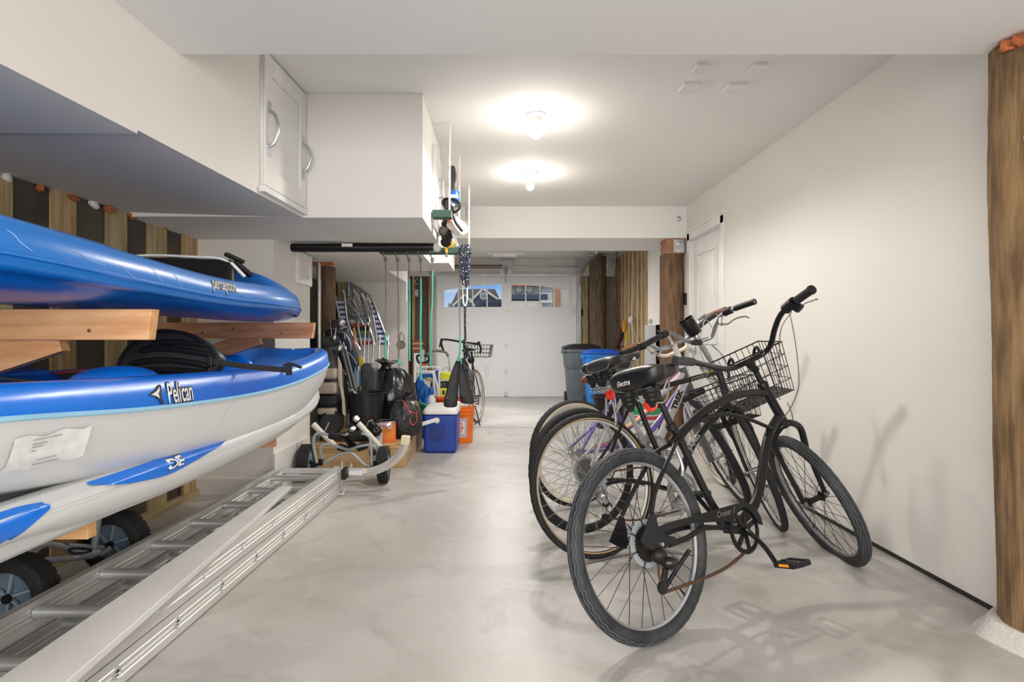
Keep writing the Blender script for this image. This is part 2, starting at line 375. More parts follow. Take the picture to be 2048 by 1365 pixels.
# far left nook
mb = MB(); mb.bb(-1.80, -1.12, 6.8, 6.9, 0, ZC); mb.bb(-1.22, -1.12, 6.9, 10.7, 0, H+1.6)
mb2 = MB(); mb2.bb(-1.76, -1.68, 6.86, 10.7, 0, H+1.6)
mb = MB(); mb.bb(-1.80, -1.12, 6.8, 6.9, 0, ZC+.2); mb.bb(-1.8, -1.72, 6.9, 10.7, 0, H+1.6)
st(mb.build('wall_nook', m_wall, smooth=False))
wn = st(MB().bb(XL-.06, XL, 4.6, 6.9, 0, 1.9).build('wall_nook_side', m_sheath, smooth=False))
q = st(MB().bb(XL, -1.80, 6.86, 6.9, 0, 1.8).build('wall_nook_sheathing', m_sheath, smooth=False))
for a, b in ((676, 683), (684, 694), (695, 699)):
    MB().bb(P(a,0,6.8).x, P(b,0,6.8).x, 6.78, 6.86, 0, 1.8).build('stud', m_stud2, q, smooth=False)
# soffit underside left of the storage boxes and its boxed face
def fx(z): return -1.10-.0556*(3.174-z)
zs_ = [-.5, 1.0, 1.843]; mb = MB()
def under(X, z): # height of the underside
    t = (X-XL)/(fx(min(z,3.174))-XL); t = max(0, min(1, t))
    ho = .70+.023*(z-2.37); hi_ = .697-.010*(3.174-z) if z < 3.174 else .69
    return H+ho*(1-t)+hi_*t
def sof(z0, z1, x_in0, x_in1, dz=0, top=ZC):
    p = [V(XL, z0, under(XL, z0)+dz), V(x_in0, z0, under(x_in0, z0)+dz), V(x_in1, z1, under(x_in1, z1)+dz), V(XL, z1, under(XL, z1)+dz)]
    return p+[V(a.x, a.y, top) for a in p]
s1 = MB().hexa(sof(-.8, 1.843, fx(-.8), fx(1.843), -.012, ZC+.1)); s1.hexa(sof(1.843, 3.174, fx(1.843), fx(3.174), 0, ZC+.05))
st(s1.build('trim_2', m_wall, smooth=False))
s2 = MB(); s2.bb(XL, -.62, 3.176, 5.65, H+.695, ZC+.05)
st(s2.build('trim_3', m_ceil, smooth=False))
st(MB().bb(XL, -1.117, 5.655, 6.8, H+.70, ZC+.05).build('trim_4', m_ceil, smooth=False))
# ---- storage cupboards built under the ceiling
c2 = thing('storage_cupboard', 'white boxed cupboard hanging from the ceiling, nearest the kayaks, blank front', 'cabinet', (-.76, 3.64, H+.689))
MB().bb(-1.10, -.432, 3.174, 4.10, H+.689, ZC-.001).build('body', m_wall, c2, smooth=False)
MB().bb(-.432, -.418, 3.62, 4.02, H+.74, ZC-.12).build('door', m_white, c2, bevel=.003)
MB().tube([V(-.418, 3.9, H+.98), V(-.39, 3.9, H+.99), V(-.39, 3.9, H+1.10), V(-.418, 3.9, H+1.11)], .006).build('handle', m_galv, c2)
c3 = thing('storage_cupboard', 'white boxed cupboard in the corner below the dropped beam, behind the hanging hooks', 'cabinet', (-.5, 5.4, H+.70))
MB().bb(-.615, -.458, 5.10, 5.72, H+.70, ZC-.001).build('body', m_wall, c3, smooth=False)
# ---- removable access door with two pulls on the long soffit face
ad = thing('access_door', 'white framed access panel with two grey pull handles, high beside the boxed cupboard', 'door', (fx(3)+.01, 3.0, H+.72))
dirv = V(fx(3.0)-fx(2.0), 1, 0).normalized(); nrm = V(dirv.y, -dirv.x, 0)
def fp(z, h, off=0): return V(fx(z), z, H+h)+nrm*off
def panel(mb, z0, z1, h0, h1, t, o=0):
    a, b = fp(z0, h0, o), fp(z1, h0, o); c, d = fp(z1, h1, o), fp(z0, h1, o)
    mb.prism([a, b, c, d], nrm*t)
z0, z1, h0, h1 = 2.68, 3.165, .735, 1.37
q = MB(); panel(q, z0, z1, h0, h1, .012); q.build('backing', m_white, ad, smooth=False)
q = MB(); panel(q, z0, z0+.08, h0, h1, .012, .012); panel(q, z1-.08, z1, h0, h1, .012, .012); panel(q, z0+.08, z1-.08, h0, h0+.09, .012, .012); panel(q, z0+.08, z1-.08, h1-.09, h1, .012, .012)
q.build('frame', m_white, ad, bevel=.003)
q = MB(); panel(q, z0-.02, z1+.01, h0-.035, h0-.005, .03); q.build('ledge', m_white, ad, bevel=.003)
for zc, ha, hb in ((2.72, .93, 1.10), (3.12, .93, 1.08)):
    pts = cat([fp(zc, ha, .024), fp(zc, ha+.02, .05), fp(zc, (ha+hb)/2, .068), fp(zc, hb-.02, .05), fp(zc, hb, .024)], 6)
    hd = MB().tube(pts, .008, 8, flat=(1, 1.3)).build('pull_handle', m_galv, ad)
    q = MB(); panel(q, zc-.016, zc+.016, ha-.045, ha+.005, .003, .024); panel(q, zc-.016, zc+.016, hb-.005, hb+.045, .003, .024)
    q.build('mounting_plate', m_galv, hd, smooth=False)
# small white access panels
def sidepanel(X, za, zb, ha, hb, lab):
    r = thing('access_panel', lab, 'panel', (X, (za+zb)/2, ha)); MB().bb(X, X+.01, za, zb, ha, hb).build('backing', m_white, r, smooth=False)
    q = MB(); w_ = .05; q.bb(X+.01, X+.022, za, za+w_, ha, hb); q.bb(X+.01, X+.022, zb-w_, zb, ha, hb); q.bb(X+.01, X+.022, za+w_, zb-w_, ha, ha+w_); q.bb(X+.01, X+.022, za+w_, zb-w_, hb-w_, hb)
    q.build('frame', m_white, r, bevel=.003)
sidepanel(-1.549, 4.31, 4.63, H+.44, H+.685, 'small white framed access panel on the return wall under the black roll')
r = thing('access_panel', 'tall narrow white panel on the wall edge behind the large bin bag', 'panel', (-1.16, 6.79, 0))
MB().bb(-1.20, -1.10, 6.775, 6.80, .1, H+.47).build('panel', m_white, r, bevel=.004); MB().bb(-1.185, -1.115, 6.765, 6.775, H+.33, H+.35).build('ledge', m_white, r, smooth=False)
# ---- side door in right wall
dr = st(MB().bb(XW+.02, XW+.055, D0+.02, D1-.02, .012, DT-.012).build('door_1', m_white, smooth=False))
for a, b in ((.25, .86), (1.02, 1.90)):
    q = MB(); i0, i1 = D0+.15, D1-.15
    for (y0, y1, z0, z1) in ((i0, i1, a, a+.02), (i0, i1, b-.02, b), (i0, i0+.02, a+.02, b-.02), (i1-.02, i1, a+.02, b-.02)): q.bb(XW+.008, XW+.02, y0, y1, z0, z1)
    q.bb(XW+.012, XW+.02, i0+.06, i1-.06, a+.06, b-.06); q.build('door_panel', m_white, dr, bevel=.003)
k = MB().lathe((XW+.02, D1-.09, .96), (-1,0,0), [(0,0),(.032,0),(.032,.006),(.012,.01),(.012,.03),(.026,.04),(.028,.055),(.018,.064),(0,.066)], 20); k.build('door_knob', m_galv, dr)
MB().lathe((XW+.02, D1-.09, 1.12), (-1,0,0), [(0,0),(.028,0),(.028,.012),(.012,.016),(0,.016)], 16).build('deadbolt', m_galv, dr)
q = MB(); q.bb(XW-.016, XW, D0-.07, D0, 0, DT+.07); q.bb(XW-.016, XW, D1, D1+.07, 0, DT+.07); q.bb(XW-.016, XW, D0-.07, D1+.07, DT, DT+.08); q.bb(XW-.022, XW, D0-.085, D1+.08, DT+.08, DT+.10)
st(q.build('trim_5', m_white, bevel=.003))
q = MB(); q.bb(XW, XW+.12, D0-.001, D0+.015, 0, DT); q.bb(XW, XW+.12, D1-.015, D1, 0, DT); q.bb(XW, XW+.12, D0, D1, DT-.012, DT); st(q.build('trim_6', m_white, smooth=False))
# black strip painting in the shadow gap at foot of the right wall
st(MB().bb(XW-.001, XW+.1, 2.06, D0-.08, 0, .021).build('shadow_gap_right', m_ink, smooth=False))
# wall objects
r = thing('doorbell_keypad', 'small black keypad on the wall between the dark piling and the side door', 'keypad', (XW-.01, 5.80, 1.4))
MB().bb(XW-.032, XW, 5.775, 5.83, H+.37, H+.49).build('case', m_black, r, bevel=.008); MB().bb(XW-.034, XW-.031, 5.79, 5.815, H+.40, H+.46).build('button_panel', m_plastic, r, smooth=False)
tag(MB().bb(XW-.004, XW, 3.60, 3.67, .30, .42).build('outlet_cover', m_white, bevel=.002), 'white outlet cover low on the right wall beside the front basket', 'outlet')
# ceiling junction covers
for (a, b, c, d), lb in (((1388,125,1425,143),'small white cover plate on the ceiling, back left of four'), ((1503,125,1545,143),'small white cover plate on the ceiling, back right of four'), ((1362,165,1412,182),'small white cover plate on the ceiling, front left of four'), ((1452,165,1505,182),'small white cover plate on the ceiling, front right of four')):
    dn, df = 1.378*F/(CY-b), 1.378*F/(CY-d)
    x0 = P(a,0,dn).x*.995; wd = (b-a)
    X0 = P((a+a)/2+6, 0, dn).x; X1 = P(c-8, 0, dn).x
    r = thing('ceiling_cover_plate', lb, 'cover plate', ((X0+X1)/2, (dn+df)/2, ZC-.006), 'cover plates on the ceiling')
    MB().bb(X0, X1, min(dn,df), max(dn,df), ZC-.016, ZC).build('plate', m_white, r, bevel=.002)
    for sx_ in (.25, .75): MB().lathe((X0+(X1-X0)*sx_, (dn+df)/2, ZC-.0159), (0,0,-1), [(0,.002),(.003,.0015),(.004,0)], 10).build('screw', m_galv, r)
tag(MB().sph(P(1358,437,ZB-.012), (.02,.014,.03), 10, 6).build('hook', m_galv), 'small metal hook at the right end of the dropped beam', 'hook')
tag(MB().bb(-.35, -.30, ZB-.012, ZB, H+1.24, H+1.37).build('bracket', m_galv, bevel=.004), 'grey metal bracket at the left end of the dropped beam', 'bracket')
# ---- garage door
gd = st(MB().bb(gx0+.03, gx1-.03, GY+.03, GY+.06, 0, .001).build('door_2', m_gdoor, smooth=False))
def gz_(py): return H-(py-CY)*GY/F
secs = [(793.5, 742), (742, 691), (691, 623), (623, 550)]
for i, (a, b) in enumerate(secs):
    q = MB(); z0, z1 = max(.004, gz_(a)), gz_(b)
    if i < 3: q.bb(gx0+.02, gx1-.02, GY, GY+.045, z0, z1-.0005)
    else:
        wins = [(888, 1003), (1023, 1137)]; zt0, zt1 = gz_(614), gz_(565)
        xs = [gx0+.02]+[P(x,0,GY).x for w_ in wins for x in w_]+[gx1-.02]
        q.bb(xs[0], xs[-1], GY, GY+.045, z0, zt0); q.bb(xs[0], xs[-1], GY, GY+.045, zt1, z1)
        for j in (0, 2, 4): q.bb(xs[j], xs[j+1], GY, GY+.045, zt0, zt1)
    q.build('door_section', m_gdoor, gd, smooth=False)
    if i < 3:
        q = MB(); q.bb(gx0+.06, gx1-.06, GY-.003, GY, z0+.03, z1-.04); q.build('pressed_face', m_gdoor, gd, smooth=False)
for wi, (a, b) in enumerate(((888, 1003), (1023, 1137))):
    x0, x1 = P(a,0,GY).x, P(b,0,GY).x; zt0, zt1 = gz_(614), gz_(565)
    q = MB(); fr = .035
    q.bb(x0-.03, x1+.03, GY-.012, GY, zt0-.03, zt0); q.bb(x0-.03, x1+.03, GY-.012, GY, zt1, zt1+.03); q.bb(x0-.03, x0, GY-.012, GY, zt0, zt1); q.bb(x1, x1+.03, GY-.012, GY, zt0, zt1)
    n = 4
    for k_ in range(1, n): xx = x0+(x1-x0)*k_/n; q.bb(xx-.012, xx+.012, GY+.018, GY+.030, zt0, zt1)
    q.build('window_frame', m_gdoor, gd, smooth=False)
    # arched insert over both windows
    xc = (P(888,0,GY).x+P(1137,0,GY).x)/2; hw = P(1137,0,GY).x-xc
    def arch(x): return zt1-.035-.115*((x-xc)/hw)**2
    top = []; N = 14
    bot = [V(x0+(x1-x0)*t/N, GY+.014, arch(x0+(x1-x0)*t/N)) for t in range(N+1)]
    q = MB()
    for t in range(N):
        q.prism([bot[t], bot[t+1], V(bot[t+1].x, GY+.014, zt1), V(bot[t].x, GY+.014, zt1)], V(0, .02, 0))
    q.build('arched_insert', m_gdoor, gd, smooth=False)
    MB().bb(x0, x1, GY+.032, GY+.035, zt0, zt1).build('window_pane', m_glass, gd, smooth=False)
st(MB().bb(gx0-.06, gx0+.025, GY+.04, GY+.06, 0, gz).build('trim_7', m_white, smooth=False)); st(MB().bb(gx1-.025, gx1+.06, GY+.04, GY+.06, 0, gz).build('trim_8', m_white, smooth=False)); st(MB().bb(gx0-.06, gx1+.06, GY+.05, GY+.06, gz-.02, gz+.1).build('trim_9', m_white, smooth=False))
def hinge(px, py):
    c = P(px, py, GY-.004); q = MB(); s_ = .055
    q.prism([c+V(-.012,0,s_*1.6), c+V(-.035,0,.035), c+V(-.02,0,.0), c+V(-.035,0,-.035), c+V(0,0,-s_*2.4), c+V(.035,0,-.035), c+V(.02,0,0), c+V(.035,0,.035), c+V(.0,0,s_*2.2)], V(0,-.006,0))
    q.cyl(c+V(-.05,-.008,0), c+V(.05,-.008,0), .009, 8); q.build('hinge', m_galv if 0 else m_white, gd, label='white leaf hinge')
for py in (622, 691, 742): hinge(1012, py); hinge(1147, py-2)
MB().box(P(1012, 788, GY-.02), (.05, .03, .08)).build('bottom_bracket', m_galv, gd, bevel=.004)
# perforated strut, centre bracket
q = MB(); q.bb(P(882,0,GY).x, P(1149,0,GY).x, GY-.05, GY-.02, gz_(553), gz_(548)); q.build('strut', m_galv, gd, smooth=False)
r = thing('door_track', 'galvanised garage door track curving up from beside the bins to the ceiling', 'track', (gx1+.05, GY, 0))
tp = cat([V(gx1+.04, GY-.05, .1), V(gx1+.04, GY-.05, 1.6), V(gx1+.04, GY-.06, H+1.05), V(gx1+.04, GY-.25, H+1.22), V(gx1+.06, GY-.5, H+1.27)], 5)
q = MB()
for i in range(len(tp)-1): q.bar(tp[i], tp[i+1], .05, .03, (1,0,0))
q.build('vertical_track', m_galv, r, smooth=False)
q = MB(); a, b = P(1160,546,GY-.3), P(1190,508,7.9)
for k_ in range(4): q.bar(a+V(-.045+.03*k_,0,.02*k_-.02), b+V(-.045+.03*k_,0,.02*k_-.02), .022, .016)
q.build('horizontal_track', m_silver, r, smooth=False)
MB().bar(b+V(.02,0,0), b+V(.02,0,.13), .03, .01).build('hanger', m_galv, r, smooth=False)
r = thing('door_track', 'galvanised garage door track down the left jamb beside the bare studs', 'track', (gx0-.05, GY, 0))
q = MB(); q.bar(V(gx0-.04, GY-.05, .1), V(gx0-.04, GY-.05, H+1.05), .05, .03, (1,0,0)); tp = cat([V(gx0-.04, GY-.05, H+1.05), V(gx0-.04, GY-.2, H+1.22), V(gx0-.06, GY-.5, H+1.27)], 5)
for i in range(len(tp)-1): q.bar(tp[i], tp[i+1], .05, .03, (1,0,0))
q.build('vertical_track', m_silver, r, smooth=False)
r = thing('torsion_shaft', 'steel torsion spring shaft above the garage door with centre bearing plate', 'shaft', (0.1, GY-.1, gz_(533)))
MB().cyl(P(875,533,GY-.12), P(1160,533,GY-.12), .016, 12).build('shaft', m_silver, r)
MB().cyl(P(905,533,GY-.12), P(1005,533,GY-.12), .036, 14).build('spring', M('dark_spring', (.22,.19,.16), .5, .5, ns=60, stretch=(8,1,1)), r)
MB().bb(P(999,0,GY).x, P(1026,0,GY).x, GY-.015, GY-.002, gz_(549), gz_(520)).build('bearing_plate', m_galv, r, smooth=False)
MB().bb(P(1151,0,GY).x, P(1167,0,GY).x, GY-.02, GY-.002, gz_(545), gz_(520)).build('end_plate', m_galv, r, smooth=False)
MB().cyl(P(1012,548,GY-.1), P(1012,533,GY-.14), .03, 12).build('bearing', m_galv, r)
r = thing('door_opener', 'white garage door opener rail and arm reaching down to the door top', 'opener', P(1012, 510, 9.6))
MB().bar(P(1013,513,GY-.25), P(1013,506,8.2), .05, .04).build('rail', m_white, r, smooth=False)
MB().tube([P(1012,520,GY-.3), P(1011,560,GY-.1), P(1012,565,GY-.06)], .011, 8).build('arm', m_galv, r)
MB().box(P(1010,507,8.0), (.34,.25,.05)).build('lens_cover', m_white, r, bevel=.01)
l_ = bpy.data.lights.new('opener_light', 'AREA'); l_.size = .5; l_.energy = 60; l_.color = (1,.97,.92); lo_ = bpy.data.objects.new('opener_light', l_); COL.objects.link(lo_); lo_.location = P(1010,512,8.0)+V(0,0,-.06)
MB().box(P(1010,506,8.05), (.52,.12,.03)).build('rail_bracket', m_white, r, bevel=.008)
# pilings
def piling(name, X, Y, r0, z1, lab, seed, seg=44, mt=m_pile, lean=0, wob=.02):
    rnd = random.Random(seed); ph = [rnd.uniform(0, 6.28) for _ in range(6)]
    root = thing(name, lab, 'post', (X, Y, 0)); secs = []
    for i in range(seg+1):
        z = z1*i/seg; rr = r0*(1+.03*math.sin(z*2.1+ph[0])+.015*math.sin(z*7+ph[1])); n = 36
        cx_ = X+wob*math.sin(z*1.6+ph[2])+lean*z; cy_ = Y+.5*wob*math.sin(z*1.9+ph[3]); ring = []
        for k_ in range(n):
            a = 2*PI*k_/n; g = rr*(1+.018*math.sin(5*a+ph[4]+z)+.012*math.sin(11*a+ph[5]+2*z)+rnd.uniform(-.006,.006))
            ring.append(V(cx_+g*math.cos(a), cy_+g*math.sin(a), z))
        secs.append(ring)
    MB().loft(secs).build('trunk', mt, root, ang=70); return root
pr = piling('piling', 1.90, 1.98, .141, H+1.04, 'thick weathered timber piling at the right edge, base ringed with mortar', 3)
q = MB(); secs = []
for k_ in range(4):
    rr = (.195,.185,.17,.15)[k_]; zz = (0, .012, .03, .06)[k_]
    secs.append([V(1.90+rr*(1+.05*math.sin(3*a)+.03*math.sin(7*a+1))*math.cos(a), 1.98+rr*(1+.05*math.sin(3*a)+.03*math.sin(7*a+1))*math.sin(a), zz) for a in [2*PI*j/36 for j in range(36)]])
q.loft(secs).build('mortar_collar', M('mortar', (.70,.68,.65), .8, ns=20, bump=.4), pr)
for k_ in range(8):
    a = PI*1.05+k_*.22; MB().sph((1.90+.145*math.cos(a), 1.98+.145*math.sin(a), H+1.02), (.035,.03,.022), 10, 6, .25).build('foam_bead', m_foam if k_ < 3 else m_lab, pr)
for (px, py, sx_, sy_) in ((2020,455,.010,.03), (2024,540,.012,.018), (2018,575,.006,.012), (2012,260,.010,.008), (2035,70,.02,.02), (2025,800,.004,.02), (2030,850,.005,.015)):
    c = P(px, py, 1.98-.131); d_ = V(c.x-1.90, c.y-1.98, 0); d_.normalize(); c = V(1.90, 1.98, c.z)+d_*.143
    MB().sph(c, (sx_, .004, sy_), 9, 6, .45).build('paint_splash', m_lab, pr)
p2 = thing('piling', 'square brown timber piling under the right end of the dropped beam', 'post', (1.775, 5.95, 0))
xa, xb = P(1328,0,5.9).x, XW-.004
mb = MB(); secs = []
for i in range(31):
    z = (H+.90)*i/30; g = .012*math.sin(z*3)+.008*math.sin(z*9)
    secs.append([V(xa+g, 5.86, z), V(xa+.03+g, 5.84, z), V(xb-.05-abs(g), 5.84, z), V(xb-.012-abs(g), 5.87, z), V(xb-.001, 6.06, z), V(xa, 6.06, z)])
mb.loft(secs).build('trunk', WOOD('dark_pile', (.22,.125,.065), (.10,.055,.03), 'z', 7, .85, bump=.5), p2, ang=60)
MB().bb(xa+.005, xb-.01, 5.84, 6.05, H+.90, H+1.056).build('top_block', WOOD('red_block', (.42,.22,.12), (.30,.14,.07), 'x', 8), p2, smooth=False)
hp = MB().bb(P(1347,0,5.83).x, P(1369,0,5.83).x, 5.828, 5.84, P(0,505,5.83).z, P(0,479,5.83).z).build('steel_plate', m_galv, p2, smooth=False)
for py in (486, 499): MB().lathe(P(1357, py, 5.829), (0,-1,0), [(.022,0),(.022,.004),(.012,.005),(.012,.02),(0,.02)], 12).build('bolt', m_chrome, hp)
piling('piling', P(1196,0,10.1).x, 10.1, .145, H+1.50, 'dark round timber piling standing beside the bare far wall studs', 9, mt=WOOD('far_pile', (.17,.12,.075), (.08,.055,.035), 'z', 7, .85, bump=.5), wob=.01)
piling('piling', P(655,0,5.35).x, 5.35, .068, H+.69, 'round brown timber piling in the nook beside a steel pipe', 5, mt=WOOD('nook_pile', (.20,.135,.075), (.11,.07,.04), 'z', 7, .85, bump=.5), wob=.004)
q = thing('steel_pipe', 'vertical grey galvanised pipe in front of the nook piling', 'pipe', P(638, 700, 5.0))
MB().cyl(V(P(638,0,5.0).x, 5.0, .2), V(P(638,0,5.0).x, 5.0, H+.69), .017, 14).build('pipe', m_galv, q)
for k_ in range(5): MB().sph((P(628+k_*8,0,5.0).x, 5.02, H+.685), (.03,.03,.022), 10, 6, .3).build('foam_bead', m_foam, q)
# chain hung beside the far piling
r = thing('steel_chain', 'long dark steel chain hanging down beside the far round piling', 'chain', P(1216,700,9.8)); q = MB()
for i in range(52):
    c = V(2.02+.015*math.sin(i*.5), 9.86, H+1.545-i*.045); pts = [c+(V(.018*math.cos(t),0,.026*math.sin(t)) if i % 2 else V(0,.018*math.cos(t),.026*math.sin(t))) for t in [2*PI*j/10 for j in range(10)]]
    q.tube(pts, .006, 5, closed=True)
q.build('links', M('dark_steel', (.10,.10,.10), .5, .8), r)
# cord with white disc on far studs, switch box, flood light, keypad on track jamb
r = thing('hanging_cable', 'white cable with a round plug timer running down the far wall studs', 'cord', PX(1262,650,2.15)); 
MB().tube(cat([PX(1266,510,2.14), PX(1264,580,2.14), PX(1263,640,2.14), PX(1266,700,2.14), PX(1258,720,2.14)], 5), .007, 6).build('cord', m_white, r)
MB().lathe(PX(1263,640,2.15), (-1,-.2,0), [(0,.045),(.05,.04),(.062,.02),(.062,0),(0,0)], 20).build('timer', m_white, r)
r = thing('switch_box', 'small grey electrical box wired on the sheathing right of the garage door', 'box', P(1191,586,GY+.08))
MB().box(P(1191,586,GY+.07), (.075,.05,.11)).build('box', m_galv, r, bevel=.004); MB().tube(cat([P(1191,581,GY+.04), P(1187,572,GY+.03), P(1194,565,GY+.03), P(1201,560,GY+.05), P(1199,553,GY+.05)], 5), .008, 6).build('wire', m_taupe, r)
r = thing('wall_switch', 'small black wall button on the stud beside the garage door', 'switch', P(1161,625,GY)); MB().box(P(1162,625,GY+.005), (.075,.03,.13)).build('case', m_black, r, bevel=.006)
MB().box(P(1162,622,GY-.012), (.035,.01,.04)).build('button', m_plastic, r)
r = thing('flood_light', 'white twin head flood light on the ceiling by the far piling', 'light', P(1218,530,GY))
MB().lathe(P(1219,526,GY+.02), (0,-1,0), [(0,0),(.05,0),(.05,.03),(0,.035)], 16).build('base', m_white, r)
for dx in (-1, 1): MB().lathe(P(1218+dx*6,529,GY-.07), (dx*.5,-1,-.5), [(0,-.04),(.03,-.03),(.055,.03),(.05,.035),(0,.02)], 16).build('lamp_head', m_white, r)
r = thing('switch_box', 'small grey electrical box wired in the stud bay left of the garage door', 'box', P(833,586,GY+.08))
MB().box(P(833,586,GY+.07), (.07,.05,.14)).build('box', m_galv, r, bevel=.004); MB().tube(cat([P(835,570,GY+.03), P(830,563,GY+.03), P(836,556,GY+.04)], 5), .006, 6).build('wire', m_white, r)
# ------------------------------------------------------------ outside, seen through the door windows
st(MB().bb(-60, 60, 10.95, 120, -1.2, -1.0).build('ground_outside', M('asphalt', (.45,.44,.43), .9, ns=2)))
m_hb = M('siding_slate', (.13,.18,.27), .8, ns=4); m_hg = M('siding_grey', (.33,.36,.41), .8, ns=4); m_hr = M('shingle', (.16,.16,.18), .9, ns=20); m_hw = M('house_trim_white', (.60,.61,.63), .6); m_navy = M('navy_band', (.05,.07,.14), .7)
m_hwin = M('house_glass', (.25,.42,.55), .15)
h = thing('house', 'grey shingled house with slate blue gable and round window across the street', 'house', V(-1, 34, -1))
D = 34
MB().bb(P(895,0,D).x, P(1004,0,D).x, D+.3, D+6, -1, P(0,606,D).z).build('wall', m_hg, h, smooth=False)
q = MB(); q.prism([P(899,615,D), P(917,578,D), P(990,578,D), P(1006,612,D)], V(0,7,0)); q.build('roof', m_hr, h, smooth=False)
q = MB(); q.prism([P(932,610,D-.6), P(966,580,D-.6), P(1001,604,D-.6), P(1001,612,D-.6)], V(0,.6,0)); q.build('gable', m_hb, h, smooth=False)
q = MB(); q.bar(P(930,612,D-.75), P(966,578,D-.75), .2, .13); q.bar(P(966,578,D-.75), P(1008,606,D-.75), .2, .13); q.build('gable_trim', m_hw, h, smooth=False)
q = MB(); q.prism([P(906,615,D-1), P(930,592,D-1), P(945,612,D-1)], V(0,.6,0)); q.build('gable', m_hb, h, smooth=False)
q = MB(); q.bar(P(905,612,D-1.2), P(930,589,D-1.2), .2, .10); q.bar(P(930,589,D-1.2), P(950,612,D-1.2), .2, .10); q.build('gable_trim', m_hw, h, smooth=False)
q = MB().lathe(P(967,592,D-.72), (0,-1,0), [(0,0),(.17,0),(.17,.05)], 20).build('window', m_hwin, h); q2 = MB().lathe(P(967,592,D-.8), (0,-1,0), [(.16,0),(.22,0),(.22,.06),(.16,.06),(.16,0)], 20); q2.bb(P(967,0,D).x-.02, P(967,0,D).x+.02, D-.82, D-.8, P(0,597,D).z, P(0,587,D).z); q2.bb(P(962,0,D).x, P(972,0,D).x, D-.82, D-.8, P(0,592,D).z-.02, P(0,592,D).z+.02); q2.build('window_trim', m_hw, q)
MB().bb(P(960,0,D).x, P(1004,0,D).x, D-.9, D-.5, P(0,609,D).z, P(0,601,D).z).build('porch_roof', m_navy, h, smooth=False)
h = thing('house', 'pale grey house with paired windows, dark band and balcony across the street', 'house', V(2, 30, -1)); D = 30
MB().bb(P(1016,0,D).x, P(1084,0,D).x, D, D+6, -1, P(0,560,D).z).build('wall', m_hg, h, smooth=False)
MB().bb(P(1010,0,D).x, P(1120,0,D).x, D-.4, D+6, P(0,573,D).z, P(0,567,D).z).build('eave', M('orange_eave', (.50,.24,.14), .8), h, smooth=False)
for px in (1038, 1059):
    q = MB().bb(P(px-5,0,D).x, P(px+5,0,D).x, D-.05, D, P(0,583,D).z, P(0,573,D).z).build('window', m_hwin, h, smooth=False)
    t = MB(); x0, x1 = P(px-6,0,D).x, P(px+6,0,D).x; z0, z1 = P(0,585,D).z, P(0,572,D).z
    for b_ in ((x0,x0+.06,z0,z1),(x1-.06,x1,z0,z1),(x0,x1,z0,z0+.06),(x0,x1,z1-.06,z1),((x0+x1)/2-.02,(x0+x1)/2+.02,z0,z1),(x0,x1,(z0+z1)/2-.02,(z0+z1)/2+.02)): t.bb(b_[0],b_[1],D-.1,D-.04,b_[2],b_[3])
    t.build('window_trim', m_hw, q, smooth=False)
MB().bb(P(1016,0,D).x, P(1078,0,D).x, D-.5, D-.1, P(0,600,D).z, P(0,590,D).z).build('band', m_navy, h, smooth=False)
MB().bb(P(1016,0,D).x, P(1084,0,D).x, D-.4, D-.1, -1, P(0,603,D).z).build('lower_wall', m_hw, h, smooth=False)
MB().bb(P(1084,0,D).x, P(1110,0,D).x, D, D+6, -1, P(0,574,D).z).build('balcony_wall', M('house_blue', (.40,.50,.62), .8), h, smooth=False)
q = MB().bar(P(1080,587,D-.6), P(1110,587,D-.6), .05, .05).build('balcony_rail', m_hw, h, smooth=False); t = MB()
for k_ in range(12): px = 1096+k_*1.3; t.bar(P(px,588,D-.6), P(px,600,D-.6), .02, .02)
t.build('baluster', m_hw, q, smooth=False); q['label'] = 'white balcony rail'
MB().bb(P(1082,0,D).x, P(1094,0,D).x, D-.6, D-.2, P(0,601,D).z, P(0,589,D).z).build('shutter', m_navy, h, smooth=False)
MB().bb(P(1080,0,D).x, P(1112,0,D).x, D-.7, D-.3, P(0,607,D).z, P(0,602,D).z).build('balcony_floor', m_hw, h, smooth=False)
tag(MB().bb(P(1107,0,16).x, P(1124,0,16).x, 16, 16.3, -1, 3.2).build('porch_column', M('porch_tan', (.36,.22,.13), .8)), 'tan square porch column just outside the right door window', 'column')
tag(MB().bb(P(1124,0,14).x, P(1150,0,14).x, 14, 14.3, -1, 4).build('garden_wall', M('pale_siding', (.46,.44,.41), .8, ns=30, stretch=(.1,1,9))), 'pale lap siding of the neighbouring wall outside the right door window', 'wall')
